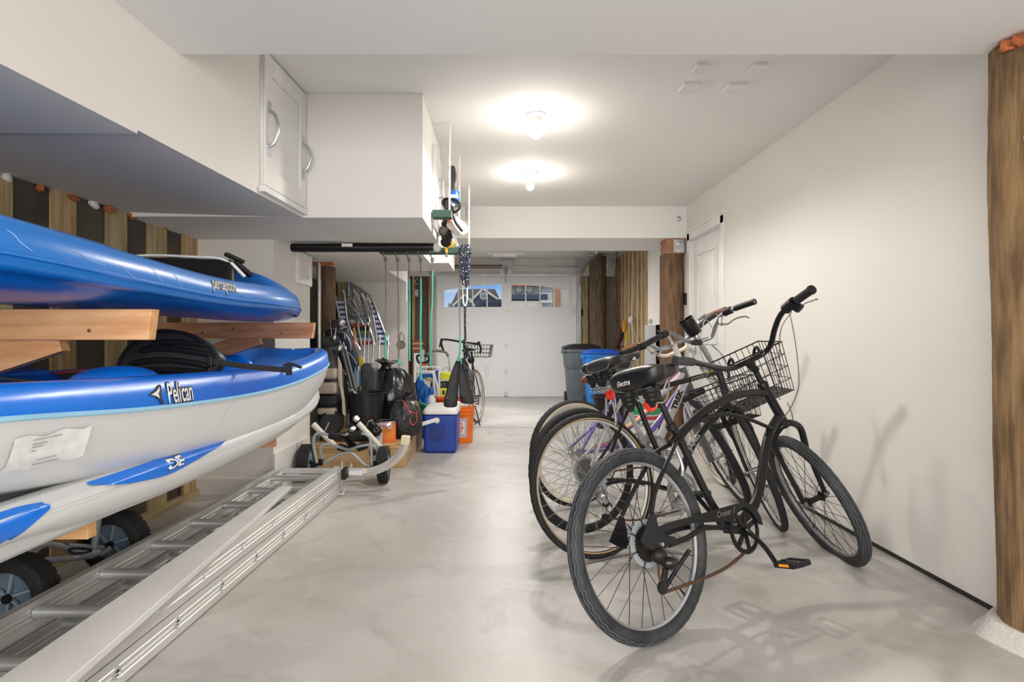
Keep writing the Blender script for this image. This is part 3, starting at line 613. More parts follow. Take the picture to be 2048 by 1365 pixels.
# ------------------------------------------------------------ kayaks
def kprof(tab, d): return interp(tab, d)
def kayak(name, lab, tab, hullm, deckm, depth, tip, d0, floorfn=None, deckover=None):
    root = thing(name, lab, 'kayak', (tab[len(tab)//2][1], 1.8, H+tab[len(tab)//2][3]))
    hull, deck, edge = [], [], []
    N = 64
    for i in range(N+1):
        t = i/N; t = 1-(1-t)**1.7; d = d0+(tip-d0)*t
        cx, w, zk, zs, zt = kprof(tab, d)
        if i == N: w = .012
        kk = min(1, max(0, (tip-d)/.35)); kk = math.sqrt(kk)
        zk_ = zk
        half = [(0, zk_), (.30, zk_+.002), (.58, zk_+.010), (.76, zk_+.028), (.85, zk_+.055), (.93, zk_+.5*(zs-zk_)), (.985, zs-.022), (1.0, zs-.006), (1.0, zs+.005)]
        ring = [V(cx-w*a, d, H+z) for a, z in reversed(half)][:-1]+[V(cx+w*a, d, H+z) for a, z in half]
        hull.append(ring)
        dp = depth(d)
        if deckover and deckover(d) is not None:
            zd = deckover(d)
            top = [(1.0, zs+.004), (1.0, zs+.02), (.975, zt-.016), (.92, zt-.002), (.82, zt+(zd-zt)*.25), (.62, zt+(zd-zt)*.62), (.4, zt+(zd-zt)*.88), (.15, zd), (0, zd)]
        else:
            top = [(1.0, zs+.004), (1.0, zs+.02), (.975, zt-.016), (.92, zt-.002), (.82, zt), (.74, zt-.012), (.66, zt-dp*.8), (.5, zt-dp), (0, zt-dp)]
        deck.append([V(cx-w*a, d, H+z) for a, z in top]+[V(cx+w*a, d, H+z) for a, z in reversed(top)][1:])
        edge.append((V(cx+w*1.004, d, H+zs), V(cx-w*1.004, d, H+zs)))
    hu = MB().loft(hull, closed=False).build('hull', hullm, root, ang=80)
    dk = MB().loft(deck, closed=False).build('deck', deckm, root, ang=70)
    rr_ = .0015 if (hullm is m_kwhite and deckm is m_kwhite) else .006
    rm = MB().tube([e[0] for e in edge], rr_, 6); rm.tube([e[1] for e in edge], rr_, 6)
    rm.build('seam_rail', m_lblue if deckm is m_kblue2 and hullm is m_kwhite else hullm, root)
    def surf(d, h, off=.002):           # right flank surface
        cx, w, zk, zs, zt = kprof(tab, d); zz = h
        pts = [(zk+.055, .85), (zk+.5*(zs-zk), .93), (zs-.022, .985), (zs, 1.0), (zs+.02, 1.0), (zt-.016, .975), (zt-.002, .92)]
        if zz <= pts[0][0]: a = .85
        else:
            a = pts[-1][1]
            for (z0, a0), (z1, a1) in zip(pts, pts[1:]):
                if z0 <= zz <= z1: a = a0+(a1-a0)*(zz-z0)/max(1e-6, z1-z0); break
        return V(cx+w*a+off, d, H+h)
    return root, hu, dk, surf
def solve_d(px, right):                 # distance at which x = right(d) falls on image column px
    lo, hi = .5, 4
    for _ in range(50):
        m = (lo+hi)/2
        if (right(m)-0)*F/m+CX < px: lo = m
        else: hi = m
    return lo
K2 = [(.4,-1.30,.33,-.26,-.13,-.07),(1.0,-1.30,.375,-.315,-.143,-.080),(1.5,-1.30,.38,-.375,-.178,-.094),(2.1,-1.30,.38,-.42,-.198,-.106),(2.6,-1.30,.375,-.415,-.188,-.104),(3.0,-1.305,.355,-.375,-.162,-.080),(3.3,-1.31,.315,-.30,-.138,-.056),(3.5,-1.32,.25,-.235,-.124,-.046),(3.6,-1.325,.18,-.19,-.118,-.043),(3.66,-1.33,.05,-.15,-.114,-.048)]
def dep2(d):
    if d > 3.55: return .01
    if d > 2.6: return .05+.10*min(1, (3.55-d)/.35)
    return .12
k2, k2h, k2d, s2f = kayak('kayak', 'middle kayak of the rack, bright blue deck over white hull with black oval seat back', K2, m_kwhite, m_kblue2, dep2, 3.66, .4)
K3 = [(.4,-1.33,.33,-.42,-.37,-.33),(1.2,-1.33,.36,-.46,-.37,-.335),(1.5,-1.33,.365,-.495,-.375,-.335),(2.0,-1.33,.365,-.505,-.38,-.34),(2.65,-1.33,.35,-.475,-.375,-.335),(3.0,-1.33,.325,-.42,-.365,-.33),(3.3,-1.33,.28,-.37,-.335,-.30),(3.45,-1.33,.22,-.33,-.305,-.275),(3.55,-1.33,.12,-.30,-.285,-.265),(3.59,-1.33,.03,-.285,-.275,-.262)]
k3, k3h, k3d, s3f = kayak('kayak', 'lowest kayak of the rack, white with blue swoosh panels, nested under the others', K3, m_kwhite, m_kwhite, lambda d: .006+.17*min(1, max(0, (3.5-d)/.25)), 3.59, .4)
K1 = [(.4,-1.42,.24,.13,.20,.33),(1.2,-1.37,.335,.110,.185,.272),(1.6,-1.345,.352,.105,.165,.243),(2.0,-1.33,.365,.105,.152,.226),(2.4,-1.33,.372,.105,.158,.236),(2.75,-1.33,.335,.105,.165,.245),(3.0,-1.33,.275,.105,.170,.235),(3.2,-1.33,.205,.108,.170,.215),(3.36,-1.33,.130,.115,.165,.195),(3.42,-1.33,.03,.13,.16,.175)]
def over1(d):
    if d > 2.62: return max(.2, .345-.24*max(0, (d-2.75))**1.3)
    if d < 1.55: return .30
    return None
k1, k1h, k1d, s1f = kayak('kayak', 'top kayak of the rack, all blue and scuffed, with strapped black seat', K1, m_kblue, m_kblue, lambda d: .11, 3.42, .4, deckover=over1)
# kayak 1 seat, straps, lettering, scratches
MB().hexa([V(-1.50,2.28,H+.15),V(-1.08,2.28,H+.15),V(-1.08,2.34,H+.15),V(-1.50,2.34,H+.15),V(-1.50,2.38,H+.355),V(-1.12,2.38,H+.345),V(-1.12,2.43,H+.34),V(-1.50,2.43,H+.35)]).build('seat_back', m_plastic, k1, bevel=.02, seg=3)
st_ = MB().tube(cat([V(-1.56,2.36,H+.345), V(-1.50,2.36,H+.354), V(-1.42,2.37,H+.357), V(-1.3,2.37,H+.352), V(-1.16,2.37,H+.342), V(-1.10,2.40,H+.30)], 6), .005, 8).build('seat_piping', m_lab, k1)
b = MB().bar(V(-1.14,2.36,H+.362), V(-1.09,2.42,H+.335), .025, .016); b.bar(V(-1.12,2.40,H+.335), V(-1.07,2.45,H+.28), .035, .018); b.build('strap', m_plastic, k1, bevel=.004)
MB().bar(V(-1.13,2.385,H+.33), V(-1.08,2.41,H+.27), .034, .014).build('buckle', m_lab, k1, bevel=.006)
def ktext(body, size, pc, surf, d0, h0, mats, parent, wid=1, tilt=0, outline=.004, shear=0):
    def f(off):
        return lambda x, y: surf(d0+x, h0+y+tilt*x, off)
    text(body, size, (0,0,0), (1,0,0), (0,0,1), mats[0], parent, 'lettering_outline', fn=f(.0015), wid=wid, bold=outline, shear=shear)
    text(body, size, (0,0,0), (1,0,0), (0,0,1), mats[1], parent, 'lettering', fn=f(.0030), wid=wid, bold=.001, shear=shear)
ktext('perception', .058, None, s1f, 2.0, .196, (m_ink, m_txtg), k1d, wid=.62, outline=.003)
ktext('Pelican', .080, None, s2f, 1.64, -.150, (m_ink, m_lab), k2d, wid=.58, tilt=-.02, outline=.005)
q = MB(); poly = [(-.062,.004),(-.045,.012),(-.03,.018),(-.012,.030),(.0,.026),(-.006,.006),(-.008,-.012),(.0,-.028),(-.014,-.026),(-.028,-.010),(-.040,-.002)]
q.add([s2f(1.555+x, -.146+y*.95, .002) for x, y in poly], [tuple(range(len(poly)))]); q.build('pelican_emblem', m_ink, k2d, smooth=False)
poly = [(-.055,.004),(-.040,.008),(-.026,.013),(-.012,.024),(-.014,.012),(-.022,.004),(-.018,-.010),(-.030,-.003),(-.04,.001)]
q = MB(); q.add([s2f(1.555+x, -.146+y*.95, .0032) for x, y in poly], [tuple(range(len(poly)))]); q.build('pelican_emblem_light', m_lab, k2d, smooth=False)
ktext('DECK', .085, None, s3f, 1.62, -.372, (m_ink, m_lab), k3d, wid=1.3, outline=.004, shear=.3) if 0 else None
def patch(surf, poly, parent, mat, name, off=.005, n=10):
    # strips between an upper and lower curve over distance
    (up, lo) = poly; q = MB(); ds = [up[0][0]+(up[-1][0]-up[0][0])*i/n for i in range(n+1)]
    a = [interp(up, d)[0] for d in ds]; b = [interp(lo, d)[0] for d in ds]; vs = []
    m = 8
    for d, x, y in zip(ds, a, b):
        for j in range(m+1): vs.append(surf(d, y+(x-y)*j/m, off))
    fs = []
    for i in range(n):
        for j in range(m): fs.append((i*(m+1)+j, (i+1)*(m+1)+j, (i+1)*(m+1)+j+1, i*(m+1)+j+1))
    return q.add(vs, fs).build(name, mat, parent, ang=80)
patch(s3f, ([(1.36,-.338),(1.9,-.342),(2.12,-.342)], [(1.36,-.344),(1.45,-.365),(1.60,-.385),(1.68,-.388),(1.9,-.365),(2.12,-.345)]), k3h, m_kblue2, 'blue_graphic', n=40)
patch(s3f, ([(.9,-.34),(1.16,-.34),(1.22,-.345)], [(.9,-.43),(1.12,-.405),(1.22,-.36)]), k3h, m_kblue2, 'blue_graphic', n=24)
ktext('DE', .036, None, lambda d, h, off=0: s3f(d, h, off+.006), 1.68, -.361, (m_ink, m_lab), k3h, wid=1.7, outline=.003, shear=.3)
# peeling shipping label on the middle hull
q = MB(); vs = []; nx, ny = 14, 8
for i in range(nx+1):
    for j in range(ny+1):
        d = 1.09+.19*i/nx; h = -.190-.068*j/ny+.004*math.sin(i*.9); off = .003+.0025*abs(math.sin(i*1.7+j*1.3))+(.006*(i/nx)**6 if i > 10 else 0)
        p_ = s2f(d, h, off); vs.append(p_)
fs = [(i*(ny+1)+j, (i+1)*(ny+1)+j, (i+1)*(ny+1)+j+1, i*(ny+1)+j+1) for i in range(nx) for j in range(ny)]
lb = q.add(vs, fs).build('shipping_label', m_lab, k2h, ang=20)
q = MB()
for i, (y, l) in enumerate(((-.196,.07),(-.205,.035),(-.211,.03),(-.219,.012),(-.240,.05),(-.250,.06))):
    q.add([s2f(1.13+(0 if i < 4 else .02), y, .0092), s2f(1.13+l+(0 if i < 4 else .02), y, .0092), s2f(1.13+l+(0 if i < 4 else .02), y-.0025, .0092), s2f(1.13+(0 if i < 4 else .02), y-.0025, .0092)], [(0,1,2,3)])
q.build('label_printing', m_txtg, lb, smooth=False)
for (d_, h_, l_, sl) in ((1.35,.215,.10,-.25),(1.5,.20,.07,-.5),(1.62,.212,.05,-.9),(1.72,.205,.045,-1.1),(1.9,.185,.09,-.15),(2.1,.175,.08,-.1),(1.45,.160,.12,-.03),(1.8,.150,.05,-.3),(2.35,.20,.10,-.12),(2.5,.175,.07,-.06),(1.2,.235,.05,-.8)):
    MB().tube([s1f(d_+l_*t/4, h_+sl*l_*t/4+.003*math.sin(t*2), .0006) for t in range(5)], .0009, 4).build('scratch', M('scratched_blue', (.40,.58,.80), .5, ns=20), k1h if h_ < .17 else k1d)
# kayak 2 fittings: seat back, strap, bungees, hatch card
seat = [(232,749),(236,722),(252,692),(273,673),(296,662),(318,659),(350,662),(376,670),(400,681),(420,694),(436,707),(445,720),(442,734),(430,748),(403,757),(340,760),(273,758)]
dS = 2.02; fr = [P(x, y, dS) for x, y in seat]; n = len(fr); c = sum(fr, V(0,0,0))/n
rings = []
for sc, dy in ((.93,-.006),(1,.012),(1,.03),(.94,.045)): rings.append([V(c.x+(p.x-c.x)*sc, p.y+dy+.35*max(0, p.z-c.z), c.z+(p.z-c.z)*sc) for p in fr])
q = MB().loft(rings, cap=False); q.add(rings[0], [tuple(range(n))]); q.add(rings[-1], [tuple(range(n))])
sb = q.build('seat_back', M('moulded_foam', (.020,.021,.024), .42, ns=10), k2, ang=50)
def on_seat(px, py, off=-.006): p = P(px, py, dS); return V(p.x, p.y+off+.35*max(0, p.z-c.z)-.004, p.z)
for rb in ([(300,689),(340,684),(400,690),(412,692)], [(278,702),(330,697),(410,707),(428,712)], [(262,727),(330,720),(400,728),(420,735)], [(252,742),(330,740),(400,744),(418,747)]):
    MB().tube(cat([on_seat(x, y) for x, y in rb], 5), [.003]+[.011]*14+[.003], 8).build('rib', m_plastic, sb)
q = MB().tube(cat([V(c.x+(p.x-c.x)*.95, p.y-.006+.35*max(0, p.z-c.z), c.z+(p.z-c.z)*.95) for p in fr], 3, True), .007, 6, closed=True); q.build('moulded_rim', m_plastic, sb)
a, b_ = P(418,722,2.0), P(584,741,2.10)
sp_ = MB().tube(cat([a, (a+b_)/2+V(0,0,-.004), b_], 6), .010, 6, flat=(1,.25)); sp_.build('strap', m_foamblk, k2)
MB().box(P(578,741,2.09), (.022,.01,.035)).build('strap_end', m_foamblk, k2, bevel=.003)
MB().tube(cat([P(563,735,2.5), P(580,728,2.52), P(603,735,2.55)], 5), .007, 6).build('carry_handle', m_plastic, k2)
MB().box(P(420,722,2.0), (.02,.012,.04)).build('buckle', m_black, k2, bevel=.004)
for pts in ([(0,757),(100,766),(212,770)], [(0,768),(90,769),(200,772)], [(0,779),(80,778),(160,773)]):
    MB().tube(cat([P(x, y, 1.33+i*.06) for i, (x, y) in enumerate(pts)], 4), .0045, 6).build('bungee_cord', m_foamblk, k2)
for cp in ([(105,745),(180,738),(210,750),(130,762)],):
    q = MB(); q.prism([P(x, y, 2.02) for x, y in cp], V(0,.004,0)); card = q.build('warning_card', m_ink, k2, smooth=False)
    q = MB(); q.prism([P(x, y, 2.018) for x, y in [(107,744.5),(178,738.5),(184,741.5),(112,748.5)]], V(0,.001,0)); q.build('red_band', M('label_red', (.45,.04,.03), .5), card, smooth=False)
    q = MB(); q.prism([P(x, y, 2.018) for x, y in [(180,738.5),(198,741),(207,749.5),(192,751)]], V(0,.001,0)); q.build('white_block', m_lab, card, smooth=False)
q = MB()     # raised foot wells and seat pan inside the middle kayak
q.sph((-1.16,1.72,H-.125), (.10,.16,.05), 20, 10); q.build('seat_pan_bolster', m_kblue2, k2)
q = MB(); q.sph((-1.22,2.42,H-.13), (.16,.22,.045), 20, 10); q.build('seat_pan_bolster', m_kblue2, k2)
for dd in (2.62, 2.80, 2.98): MB().sph((-1.40,dd,H-.14), (.11,.045,.07), 16, 8).build('foot_rest_ridge', m_kblue2, k2)
q = MB(); q.hexa([V(-1.72,1.0,H-.10),V(-1.60,1.0,H-.14),V(-1.58,2.0,H-.14),V(-1.69,2.0,H-.10),V(-1.72,1.0,H-.075),V(-1.60,1.0,H-.10),V(-1.58,2.0,H-.10),V(-1.69,2.0,H-.085)]); q.build('side_deck', m_kblue2, k2, bevel=.01)
# ------------------------------------------------------------ cantilever rack arms
def arm(px_end, ytop, ybot, zf, lab, mt, brace=None, notch=True, label2=''):
    Xe = (px_end-CX)*zf/F; z1, z0 = H-(ytop-CY)*zf/F, H-(ybot-CY)*zf/F
    r = thing('kayak_rack_arm', lab, 'rack', (Xe-.4, zf, z0))
    q = MB().hexa([V(XL,zf,z0),V(Xe-(.012 if notch else 0),zf,z0),V(Xe-(.012 if notch else 0),zf+.038,z0),V(XL,zf+.038,z0),V(XL,zf,z1),V(Xe,zf,z1),V(Xe,zf+.038,z1),V(XL,zf+.038,z1)])
    a_ = q.build('arm', mt, r, bevel=.003)
    for dx, dz in ((.18,.3),(.45,.62),(.62,.35)): MB().lathe((Xe-dx, zf-.0005, z0+(z1-z0)*dz), (0,-1,0), [(0,.0005),(.005,.0005),(.006,0)], 10).build('knot', m_ink if dx > .5 else m_brown, a_)
    if brace:
        (bx, by) = brace; q = MB(); h_ = .089
        a0 = V(bx, zf+.058, z0+.01); b0 = V(XL+.02, zf+.058, by)
        q.bar(a0, b0, .038, h_); q.build('brace', mt, r, bevel=.003)
    return r
arm(304, 618, 680, 1.63, 'pale redwood rack arm nearest the camera, under the top blue kayak', m_cedar_l, brace=(-1.30, H-.24))
arm(628, 645, 677, 3.16, 'darker redwood rack arm under the bow of the top blue kayak', m_cedar_x, brace=(-1.36, H-.22))
arm(175, 1024, 1080, 1.63, 'short pale wood rack arm end under the lowest white kayak', m_cedar_l, notch=False)
arm(548, 868, 895, 3.10, 'far lower rack arm peeking out under the bow of the lowest white kayak', m_cedar_x, notch=False)
# ------------------------------------------------------------ ladder with stabiliser
ld = thing('extension_ladder', 'long aluminium extension ladder lying flat on the floor with a curved stabiliser bar', 'ladder', (-1.32, 2.4, 0))
Y0, Y1 = .55, 3.88
def lx(y): return -.028*(3.88-y)
def rail(xo, side, z0, z1, y1):
    prof = [(0,0),(.030,0),(.030,.006),(.006,.010),(.006,.028),(.009,.031),(.006,.034),(.006,.044),(.009,.048),(.006,.052),(.006,.066),(.009,.069),(.006,.072),(.006,.090),(.030,.094),(.030,.1),(0,.1),(0,.072),(-.003,.069),(0,.066),(0,.052),(-.003,.048),(0,.044),(0,.034),(-.003,.031),(0,.028)]
    secs = []
    for y in (Y0, 1.5, 2.5, y1): secs.append([V(xo+lx(y)+side*a, y, z0+(z1-z0)*b/.1) for a, b in prof])
    return MB().loft(secs).build('rail', m_alu, ld, ang=30)
XR, XLd = -1.088, -1.485
rr = [rail(XR, -1, .006, .100, 3.86), rail(XR+.002, -1, .106, .202, 3.86), rail(XLd, 1, .006, .100, 3.86), rail(XLd-.002, 1, .106, .202, 3.88)]
for lvl, zc_, off in ((1, .154, 2.495), (0, .054, 2.62)):
    for k_ in range(-6, 5):
        y = off+.305*k_
        if y < .7 or y > 3.82: continue
        MB().tube([V(XLd+lx(y)+.006, y, zc_), V(XR+lx(y)-.006, y, zc_)], .0205, 14).build('rung', m_alurib, ld)
        q = MB().lathe((XR+lx(y)-.001, y, zc_), (1,0,0), [(.010,0),(.020,0),(.021,.003),(.013,.006),(.010,.003)], 18)
        q.build('rung_ring', m_alurib, rr[lvl]); MB().lathe((XR+lx(y)+.0012, y, zc_), (1,0,0), [(0,0),(.0115,0),(.012,-.001)], 12).build('rung_hole', m_ink, rr[lvl])
q = MB(); bp_ = cat([V(-1.84,3.98,.16), V(-1.70,3.93,.144), V(-1.5,3.93,.144), V(-1.0,3.93,.144), V(-.90,3.93,.146), V(-.78,3.93,.19), V(-.69,3.93,.27), V(-.655,3.93,.34)], 8)
q.tube(bp_, .0285, 4, flat=(1,1)); q.build('stabiliser_bar', m_alu, ld, ang=50)
MB().bar(V(-.656,3.93,.335), V(-.65,3.93,.395), .058, .055).build('end_cap', M('cream_plastic', (.78,.72,.52), .6), ld, bevel=.006)
for x in (-1.42, -1.17, -.99): MB().box((x,3.90,.145), (.09,.004,.03)).build('label_sticker', m_lab, ld, smooth=False)
q = MB(); q.tube(cat([P(684,922,3.87), P(684,965,3.87)], 1), .006, 8); q.tube([P(683,933,3.87), P(683,980,3.87)], .005, 8); q.tube([P(672,988,3.83), P(686,989,3.83), P(693,966,3.87), P(686,964,3.87)], .005, 8); q.build('locking_hook', m_galv, ld)
MB().box((-1.06,3.89,.145), (.03,.09,.07)).build('clamp', m_black, ld, bevel=.004)
MB().lathe((-1.02,3.90,.185), (0,0,1), [(0,0),(.012,0),(.012,.02),(.006,.022),(.006,.03),(0,.03)], 10).build('wing_nut', m_galv, ld)
b = MB(); tp = .232
b.hexa([V(-1.205,.6,tp-.028),V(-.990,.6,tp-.028),V(-1.18,3.21,tp-.028),V(-1.24,3.21,tp-.028),V(-1.205,.6,tp),V(-.985,.6,tp),V(-1.172,3.21,tp),V(-1.24,3.21,tp)])
tag(b.build('trim_board', m_white, bevel=.003), 'long white painted board lying on top of the ladder rail', 'board')
# ------------------------------------------------------------ kayak carts
def cwheel(root, c, ax, R=.133, W=.075):
    ax = Vector(ax).normalized(); c = Vector(c); o = c-ax*W/2
    prof = [(R*.66,0),(R*.9,0),(R*.97,.008),(R,.018),(R,W-.018),(R*.97,W-.008),(R*.9,W),(R*.66,W)]
    w_ = MB().lathe(o, ax, prof+[prof[0]], 40).build('wheel', m_rubber2, root, ang=40)
    q = MB(); n = 26; u = V(0,0,1) if abs(ax.z) < .9 else V(1,0,0); s_ = ax.cross(u).normalized(); u = s_.cross(ax)
    for k_ in range(n):
        for row in (0, 1, 2):
            a = 2*PI*(k_+(.5 if row % 2 else 0))/n; dr_ = u*math.cos(a)+s_*math.sin(a); tg = ax.cross(dr_)
            m_ = Matrix((tg, ax, dr_)).transposed(); q.box(c+dr_*(R-.001)+ax*(row-1)*W*.28, (.026, W*.24, .005), m_)
    q.build('tread_block', m_rubber2, w_, smooth=False)
    hub = MB().lathe(o, ax, [(0,.012),(.018,.006),(.02,.02),(R*.25,.022),(R*.6,.012),(R*.66,.004),(R*.66,W-.004),(R*.6,W-.012),(R*.25,W-.022),(.02,W-.02),(.018,W-.006),(0,W-.012)], 32).build('hub', M('hub_blue_grey', (.14,.20,.27), .45, ns=8), w_)
    q = MB()
    for sd, oo in ((-1, .010), (1, W-.010)):
        q = MB()
        for k_ in range(6):
            a = 2*PI*k_/6; dr_ = u*math.cos(a)+s_*math.sin(a); tg = ax.cross(dr_); q.bar(o+ax*oo+dr_*.018, o+ax*oo+dr_*R*.62+tg*.014, .010, .012, ax)
        q.build('hub_ribs', M('hub_spoke', (.25,.33,.40), .45, ns=8), hub, bevel=.002)
    q = MB().cyl(c-ax*(W/2+.006), c-ax*(W/2-.02), .016, 12); q.cyl(c+ax*(W/2+.006), c+ax*(W/2-.02), .016, 12); q.build('axle_cap', m_black, hub)
    return w_
kc = thing('kayak_cart', 'grey tubular two-wheeled kayak cart with black foam pads before the wooden platform', 'cart', (-1.15, 4.3, 0))
cwheel(kc, (-.862, 4.22, .134), (1,.08,0)); cwheel(kc, (-1.47, 4.30, .134), (1,.08,0))
def tr(pts, d, r, name, mt, root, k=6, n=10): return MB().tube(cat([P(x, y, d+(dd[0] if dd else 0)) for x, y, *dd in pts], k), r, n).build(name, mt, root)
tr([(634,926),(628,895),(628,877),(634,868),(645,867),(657,870)], 4.18, .0105, 'frame_tube', m_greytube, kc)
tr([(723,867.5),(732,869),(739,875),(742,890),(744,932)], 4.18, .0105, 'frame_tube', m_greytube, kc)
tr([(657,870),(699,872),(723,867)], 4.18, .010, 'frame_tube', m_greytube, kc)
tr([(645,923),(641.5,902),(646,891),(664,890),(695.5,899),(722,892),(745.6,891),(752,902),(749.5,926)], 4.24, .0105, 'frame_tube', m_greytube, kc)
tr([(622,932),(642,929.4),(665,917),(687.6,906),(703.4,907),(718,919),(729.7,929),(748,932)], 4.2, .0105, 'frame_tube', m_greytube, kc)
for a, b in (((658,870),(682,875)), ((700,875),(723,868)), ((676,893),(700,900)), ((714,897),(735,889))):
    c0, c1 = P(*a, 4.17 if a[1] < 880 else 4.27), P(*b, 4.17 if a[1] < 880 else 4.27)
    MB().tube([c0, c0*.93+c1*.07, c0*.07+c1*.93, c1], [.020,.0285,.0285,.020], 16).build('foam_pad', m_foamblk, kc)
MB().bar(P(684,872,4.16), P(704,893,4.26), .035, .012).build('folding_link', m_black, kc); MB().bar(P(694,872,4.16), P(712,892,4.26), .02, .012).build('folding_link', m_black, kc)
tr([(716.6,846.4),(761.4,895)], 4.3, .021, 'upright_tube', M('off_white_plastic', (.72,.69,.62), .45), kc, 1, 16); tr([(626,848),(669,891)], 4.34, .021, 'upright_tube', MATS['off_white_plastic'], kc, 1, 16)
q = MB(); q.lathe(P(716.2,846,4.299), (P(716.6,846.4,4.3)-P(761.4,895,4.3)), [(0,0),(.016,0)], 14); q.build('tube_end', m_cable, kc)
for x, y in ((628,929),(747,929),(640,925),(745,905)): MB().box(P(x,y,4.2), (.045,.04,.045)).build('bracket', m_black, kc, bevel=.008)
kc2 = thing('kayak_cart', 'dark wheeled folding kayak cart tucked on the floor beneath the kayak rack', 'cart', (-1.75, 2.3, 0))
cwheel(kc2, (-1.735, 2.045, .140), (.06,1,0), .140, .085); cwheel(kc2, (-1.735, 2.575, .140), (.06,1,0), .140, .085)
def tr2(pts, r, name, mt): return MB().tube(cat([P(x, y, d) for x, y, d in pts], 6), r, 10).build(name, mt, kc2)
tr2([(40,1130,2.06),(78,1122,2.1),(130,1118,2.25),(185,1112,2.42),(206,1107,2.48),(219,1097,2.52)], .012, 'frame_tube', m_greytube)
tr2([(30,1135,2.06),(60,1110,2.1),(80,1094,2.2),(101,1089,2.25),(126,1094,2.3),(153,1106,2.38),(200,1104,2.45)], .012, 'frame_tube', m_greytube)
tr2([(134,1091,2.35),(205,1096,2.5)], .011, 'frame_tube', m_greytube)
tr2([(58,1060,2.12),(58,1083,2.12),(56,1116,2.12)], .013, 'upright_tube', m_greytube); tr2([(199,1020,2.45),(196,1045,2.45),(187,1104,2.45)], .013, 'upright_tube', m_greytube)
tr2([(-20,1135,2.1),(42,1084,2.15)], .022, 'upright_tube', m_greytube); tr2([(18,1122,2.2),(60,1088,2.25)], .018, 'upright_tube', m_greytube)
tr2([(178,1113,2.42),(200,1125,2.45)], .020, 'foam_pad', m_foamblk)
tr2([(137,1100,2.3),(150,1107,2.3),(183,1102,2.4),(165,1097,2.35),(140,1098,2.3)], .004, 'tie_strap', m_foamblk)
# ------------------------------------------------------------ plywood platform
pf = thing('wooden_platform', 'low plywood topped platform box holding golf bags and bin bags', 'platform', (-1.17, 5.2, 0))
q = MB(); q.bb(-1.545, -.79, 4.71, 4.75, .0, .155); q.build('front_panel', m_ply, pf, bevel=.002)
q = MB(); q.bb(-.83, -.79, 4.75, 5.75, 0, .155); q.bb(-1.545, -.83, 5.71, 5.75, 0, .155); q.build('side_board', m_plyend, pf, smooth=False)
MB().bb(-1.545, -.785, 4.70, 5.76, .157, .176).build('top_sheet', m_ply, pf, bevel=.004)
q = MB().prism([V(-1.545,4.71,.178),V(-.90,4.71,.178),V(-.86,4.78,.178),V(-.80,5.5,.178),V(-1.545,5.5,.178)], V(0,0,.016)); q.build('top_board', m_ply, pf, bevel=.004)
PT = .194
# ------------------------------------------------------------ black roll and green hook bar under the cupboards
r = thing('hanging_roll', 'long black wrapped roll slung under the cupboards, with white tag', 'roll', P(725, 503, 4.3))
MB().tube(cat([P(583,495,4.0), P(620,495.5,4.0), P(690,495,4.0), P(760,495,4.02), P(868,494,4.03)], 6), [.028]+[.031]*23+[.024], 14).build('roll', m_black, r)
MB().box(P(694,490,3.968), (.075,.003,.022)).build('tag', m_lab, r)
MB().lathe(P(868,494.5,4.03), (1,-.2,0), [(.024,0),(.034,.01),(.034,.03),(.02,.045),(0,.05)], 16).build('end_cap', m_white, r)
gr = thing('hook_rack', 'dark green wooden hanging rack of three bars on white rods beside the cupboards', 'rack', P(900, 500, 4.2))
Zr = 4.18
MB().bb(P(758,0,Zr).x, P(943,0,Zr).x, Zr, Zr+.09, P(0,506,Zr).z, P(0,494.5,Zr).z).build('bar', m_green, gr, bevel=.003)
MB().bb(P(883,0,3.95).x, P(900,0,3.95).x, 3.93, 4.0, P(0,478,3.95).z, P(0,465,3.95).z).build('bar', m_green, gr, bevel=.003)
MB().bb(P(866,0,3.6).x, P(904,0,3.6).x, 3.56, 3.64, P(0,437,3.6).z, P(0,422,3.6).z).build('bar', m_green, gr, bevel=.003)
for a, t, b, d in (((868,243),(900,242),(899,424),3.60), ((885,301),(919,312),(918,470),4.0), ((905,375),(938,371),(938,495),4.22)):
    MB().tube([P(*a,d), P(*t,d), P(*b,d)], .006, 8).build('rod', m_white, gr)
for px in (769, 793, 816, 839, 863):
    k_ = thing('hanging_leash', {769:'teal tipped grey leash hanging from the green bar, leftmost of five',793:'teal and grey leash hanging second from left on the green bar',816:'green and grey leash hanging in the middle of the green bar',839:'teal leash hanging fourth on the green bar, in front of the bare studs',863:'green leash hanging rightmost on the green bar, beside the garage door edge'}[px], 'leash', P(px,506,Zr), 'leashes on the green hook bar')
    hk = MB().tube(cat([P(px-3,497,Zr-.01), P(px-3,508,Zr-.012), P(px,515,Zr-.015), P(px+3,521,Zr-.015)], 4), .005, 6); hk.tube([P(px+4,505,Zr+.02), P(px+4,509,Zr+.02)], .006, 6); hk.build('hook', m_taupe, k_)
    MB().lathe(P(px+2,514,Zr-.01), (0,0,-1), [(0,0),(.008,.002),(.014,.02),(.009,.036),(0,.04)], 10).build('clip', m_taupe, k_)
    yb = {769:718,793:724,816:722,839:760,863:735}[px]; sw = {769:592-30,793:585,816:553,839:552,863:540}[px]; sw = {769:665,793:712,816:553,839:553,863:541}[px]
    xm = {769:2,793:4,816:3,839:2,863:-1}[px]; xb = {769:2,793:12,816:-3+6,839:3,863:-2}[px]
    pts = cat([P(px+2,522,Zr-.01), P(px+2+xm*.4,600,Zr-.02), P(px+xm,(sw+yb)/2,Zr-.02), P(px+xb,yb,Zr-.02)], 10)
    ii = [i for i, p in enumerate(pts) if p.z > P(0,sw,Zr).z]; cut = (ii[-1] if ii else 1)+1
    MB().tube(pts[:cut+1], .0045, 7).build('cord', m_taupe, k_); MB().tube(pts[cut:], .007, 8).build('sleeve', m_teal, k_)
